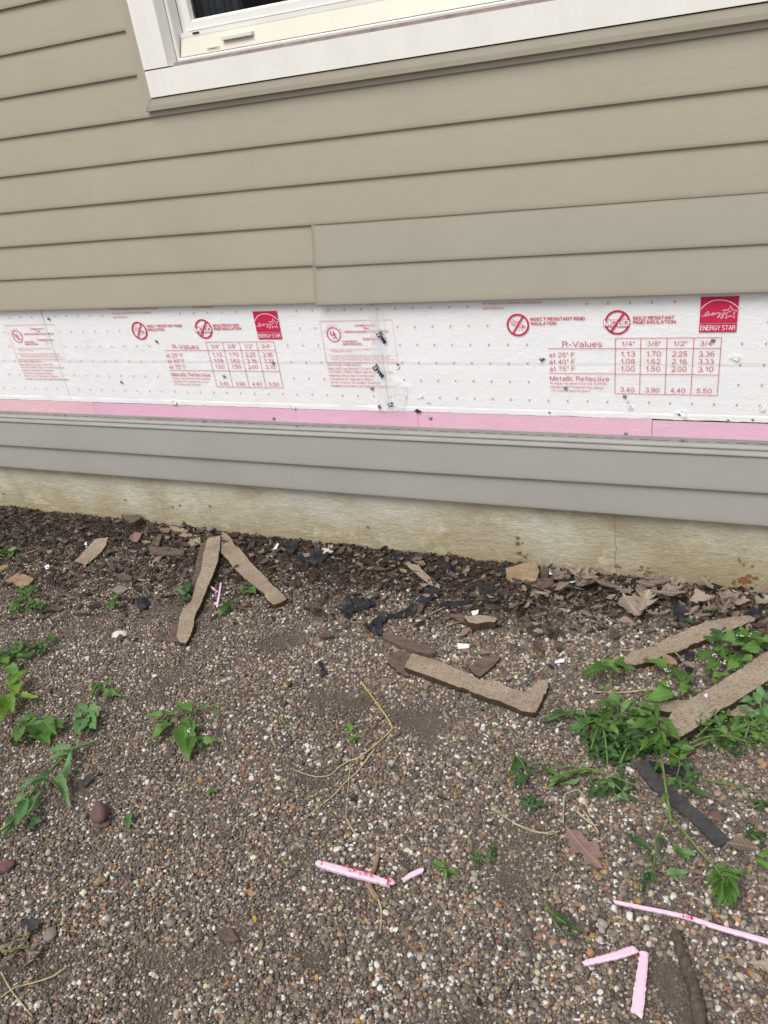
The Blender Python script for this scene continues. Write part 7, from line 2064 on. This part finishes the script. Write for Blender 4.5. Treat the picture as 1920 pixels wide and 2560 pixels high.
weed('sprawling small-leaved weed at the right of the heap under the wide strip', [(0.0490,-0.5499),(0.0279,-0.5648),(0.0557,-0.5669),(0.0797,-0.5512),(0.0439,-0.5793),(0.0655,-0.5918),(0.0974,-0.5133),(0.0787,-0.4987),(0.1098,-0.5292),(0.1219,-0.4925),(0.0152,-0.5587),(-0.0023,-0.5822),(0.0265,-0.5317),(0.0477,-0.5116),(0.0635,-0.5173),(0.0612,-0.5466),(0.0862,-0.5772),(0.0983,-0.5921),(0.0321,-0.5916),(0.0194,-0.5811)],
     [[(-0.0383,-0.6418),(-0.0097,-0.6092),(0.0263,-0.5904),(0.0656,-0.5822),(0.1105,-0.5883)], [(-0.0134,-0.5987),(0.0181,-0.5480),(0.0353,-0.5070)], [(0.0811,-0.5822),(0.0894,-0.5384),(0.0857,-0.5009)], [(-0.0408,-0.6466),(0.0062,-0.6114),(0.0565,-0.5704),(0.1167,-0.5312)]], 'ovate', 'green', 0.5, 0.034, 41, 0.0020,
     [((0.0603,-0.5445), 0.081, 0.037, 68, 0.023, 'ovate', 'green'), ((0.1061,-0.5038), 0.050, 0.043, 37, 0.025, 'lance', 'lance'), ((0.0526,-0.5928), 0.056, 0.022, 37, 0.016, 'ovate', 'dkgreen'), ((0.0050,-0.5686), 0.037, 0.028, 24, 0.023, 'ovate', 'dkgreen')])
weed('green weed rising at the right edge beside the wide strip', [(0.0999,-0.4482),(0.0670,-0.4693),(0.1125,-0.4501),(0.1091,-0.4070),(0.1157,-0.4744),(0.1310,-0.5142),(0.1094,-0.4660),(0.0965,-0.4285),(0.1219,-0.4427),(0.1409,-0.4070),(0.1064,-0.4817),(0.0849,-0.4971),(0.1251,-0.4004),(0.1219,-0.3691)], [[(0.1106,-0.5138),(0.1119,-0.4646),(0.1100,-0.4139)]], 'ovate', 'lance', 0.45, 0.035, 42)
weed('tangled dark green weed mass at the centre of the heap', [(-0.1698,-0.6123),(-0.1933,-0.6329),(-0.1576,-0.6043),(-0.1273,-0.6108),(-0.1460,-0.5916),(-0.1264,-0.5618),(-0.1189,-0.5990),(-0.1334,-0.6407),(-0.1942,-0.5590),(-0.2356,-0.5593),(-0.1771,-0.5597),(-0.1528,-0.5382),(-0.1385,-0.5448),(-0.0948,-0.5487),(-0.1876,-0.6267),(-0.1678,-0.6498),(-0.1142,-0.6402),(-0.1368,-0.6646)], [[(-0.2105,-0.6080),(-0.1969,-0.6525),(-0.1841,-0.7041),(-0.1762,-0.7457)], [(-0.2195,-0.6956),(-0.2160,-0.6576),(-0.2132,-0.6234)], [(-0.1550,-0.7182),(-0.1468,-0.6850),(-0.1359,-0.6456)], [(-0.1718,-0.5476),(-0.1339,-0.5531),(-0.1032,-0.5601)], [(-0.1293,-0.6204),(-0.0876,-0.6510),(-0.0395,-0.6692)]], 'ovate', 'green', 0.5, 0.038, 43, 0.0022,
     [((-0.1810,-0.6696), 0.053, 0.037, 93, 0.023, 'ovate', 'dkgreen'), ((-0.1404,-0.6309), 0.056, 0.037, 80, 0.027, 'ovate', 'dkgreen'), ((-0.1318,-0.5661), 0.062, 0.025, 43, 0.029, 'ovate', 'green'), ((-0.0691,-0.6347), 0.043, 0.031, 37, 0.027, 'lance', 'green'), ((-0.1969,-0.6078), 0.031, 0.031, 31, 0.027, 'lance', 'green')])
weed('pale crinkled weed at the bottom centre of the heap', [(-0.1484,-0.7868),(-0.1573,-0.8095),(-0.1454,-0.7860),(-0.1248,-0.8042),(-0.1332,-0.7865),(-0.1046,-0.7984),(-0.1406,-0.7764),(-0.1240,-0.7635),(-0.1589,-0.7775),(-0.1738,-0.7609)], [[(-0.1754,-0.7501),(-0.1468,-0.7755),(-0.1140,-0.7945)]], 'ovate', 'lance', 0.5, 0.018, 44, foliage=[((-0.1901,-0.7770), 0.022, 0.019, 21, 0.020, 'ovate', 'dkgreen'), ((-0.1493,-0.7571), 0.031, 0.019, 18, 0.020, 'ovate', 'dkgreen')])
weed('leafy runner crossing from the heap to the felt strap', [(-0.0431,-0.6561),(-0.0661,-0.6756),(-0.0394,-0.6639),(-0.0257,-0.6425),(-0.0505,-0.7142),(-0.0574,-0.7370),(-0.0439,-0.7208),(-0.0303,-0.7417)], [[(-0.0812,-0.6485),(-0.0421,-0.6690),(-0.0439,-0.7208)]], 'ovate', 'green', 0.5, 0.026, 45)
weed('pulled weed ending in a tuft of narrow leaves below the felt strap', [(0.0436,-0.9251),(0.0954,-0.9061),(0.0477,-0.9294),(0.0858,-0.9297),(0.0465,-0.9314),(0.0233,-0.9561),(0.0518,-0.9362),(0.0348,-0.9808),(0.0544,-0.9386),(0.0491,-0.9931),(0.0596,-0.9402),(0.0701,-0.9956),(0.0620,-0.9363),(0.0805,-0.9743),(0.0493,-0.9370),(0.0230,-0.9720),(0.0572,-0.9442),(0.0600,-0.9882),(0.0356,-0.9183),(0.0209,-0.9359),(0.0408,-0.9200),(0.0635,-0.9066),(0.0592,-0.9307),(0.0724,-0.9490),(0.0520,-0.9425),(0.0403,-0.9651),(0.0623,-0.9458),(0.0760,-0.9878)],
     [[(-0.0533,-0.8162),(-0.0344,-0.8371),(-0.0189,-0.8563),(0.0078,-0.8890),(0.0384,-0.9169),(0.0599,-0.9396)]], 'lance', 'green', 0.24, 0.030, 46, 0.0028)
weed('dark narrow-leaved sprig hanging below the weed heap', [(-0.0711,-0.9051),(-0.1249,-0.8760),(-0.0648,-0.8997),(-0.0511,-0.9317),(-0.0650,-0.9240),(-0.0862,-0.9269),(-0.0641,-0.9323),(-0.0516,-0.9353),(-0.0649,-0.9510),(-0.0527,-0.9783),(-0.0668,-0.9582),(-0.0778,-1.0036),(-0.0684,-0.9685),(-0.0573,-0.9846),(-0.0662,-0.8859),(-0.0494,-0.8720),(-0.0806,-0.9079),(-0.1016,-0.8964),(-0.0713,-0.9662),(-0.0751,-0.9804),(-0.0646,-0.9409),(-0.0784,-0.9517)], [[(-0.0493,-0.8411),(-0.0664,-0.8826),(-0.0640,-0.9118),(-0.0659,-0.9531),(-0.0705,-0.9967)]], 'lance', 'dkgreen', 0.26, 0.026, 47)
weed('grey-green crinkled leaf between two sprigs at lower right', [(-0.0414,-0.9395),(-0.0025,-0.9244),(-0.0331,-0.9420),(-0.0191,-0.9509)], (), 'ovate', 'lance', 0.42, 0.012, 48, name='leaf_sprig')
weed('leafy scrap on the gravel above the grey-green crinkled leaf', [(-0.0300,-0.8830),(-0.0117,-0.9087),(-0.0351,-0.8880),(-0.0268,-0.8714),(-0.0185,-0.8901),(0.0059,-0.8897),(-0.0236,-0.8951),(-0.0013,-0.9022)], [[(-0.0352,-0.8865),(-0.0098,-0.8963)]], 'ovate', 'lance', 0.45, 0.016, 49)
weed('thin wispy green sprig in the lower right gravel', [(-0.2220,-1.0822),(-0.1681,-1.0942),(-0.2188,-1.0843),(-0.1714,-1.1055),(-0.2093,-1.0905),(-0.1618,-1.0996),(-0.2010,-1.0910),(-0.1789,-1.1079),(-0.2278,-1.0809),(-0.2435,-1.0733),(-0.2246,-1.0830),(-0.1910,-1.1147),(-0.1935,-1.1155),(-0.1455,-1.1182),(-0.2062,-1.0926),(-0.1872,-1.0927),(-0.2356,-1.0708),(-0.2355,-1.0581)], [[(-0.2410,-1.0593),(-0.2235,-1.0822),(-0.1978,-1.0940),(-0.1675,-1.0979)]], 'grass', 'dkgreen', 0.12, 0.020, 50)
weed('toothed green leaf cut by the right edge below the felt strap', [(0.1052,-0.8658),(0.1384,-0.8792),(0.1103,-0.8574),(0.1335,-0.8437)], (), 'ovate', 'green', 0.4, 0.015, 51, name='leaf_sprig')
weed('feathery dark sprig right of the curled grey-brown leaf', (), [[(0.0985,-0.8150),(0.1131,-0.8249)]], 'lance', 'dkgreen', 0.3, 0.014, 52, foliage=[((0.1073,-0.8132), .022, .016, 40, .012, 'ovate', 'dkgreen')])
weed('short wilted weed at the right edge of the gravel', (), [[(0.1017,-0.7467),(0.1182,-0.7343)]], 'lance', 'dkgreen', 0.3, 0.014, 53, foliage=[((0.1135,-0.7308), 0.017, 0.012, 24, 0.014, 'ovate', 'dkgreen')])
weed('little green clover by the strip behind the oak leaves', [(-0.0059,-0.1467),(-0.0125,-0.1278),(-0.0048,-0.1465),(0.0047,-0.1343),(-0.0069,-0.1499),(-0.0137,-0.1584)], (), 'ovate', 'green', 0.5, 0.03, 54, name='seedling')
weed('dark green leaf under the dark tar tongue', [(-0.0485,-0.1860),(-0.0669,-0.1651)], (), 'ovate', 'dkgreen', 0.5, 0.014, 55, name='leaf_sprig')
weed('dry brownish grass tuft at the lower left edge', (), [[(-1.1839,-1.4602),(-1.1646,-1.4478),(-1.1392,-1.4334)]], 'grass', 'green', 0.2, 0.014, 56, foliage=[((-1.1677,-1.4455), .055, .03, 70, .022, 'grass', 'oak')])
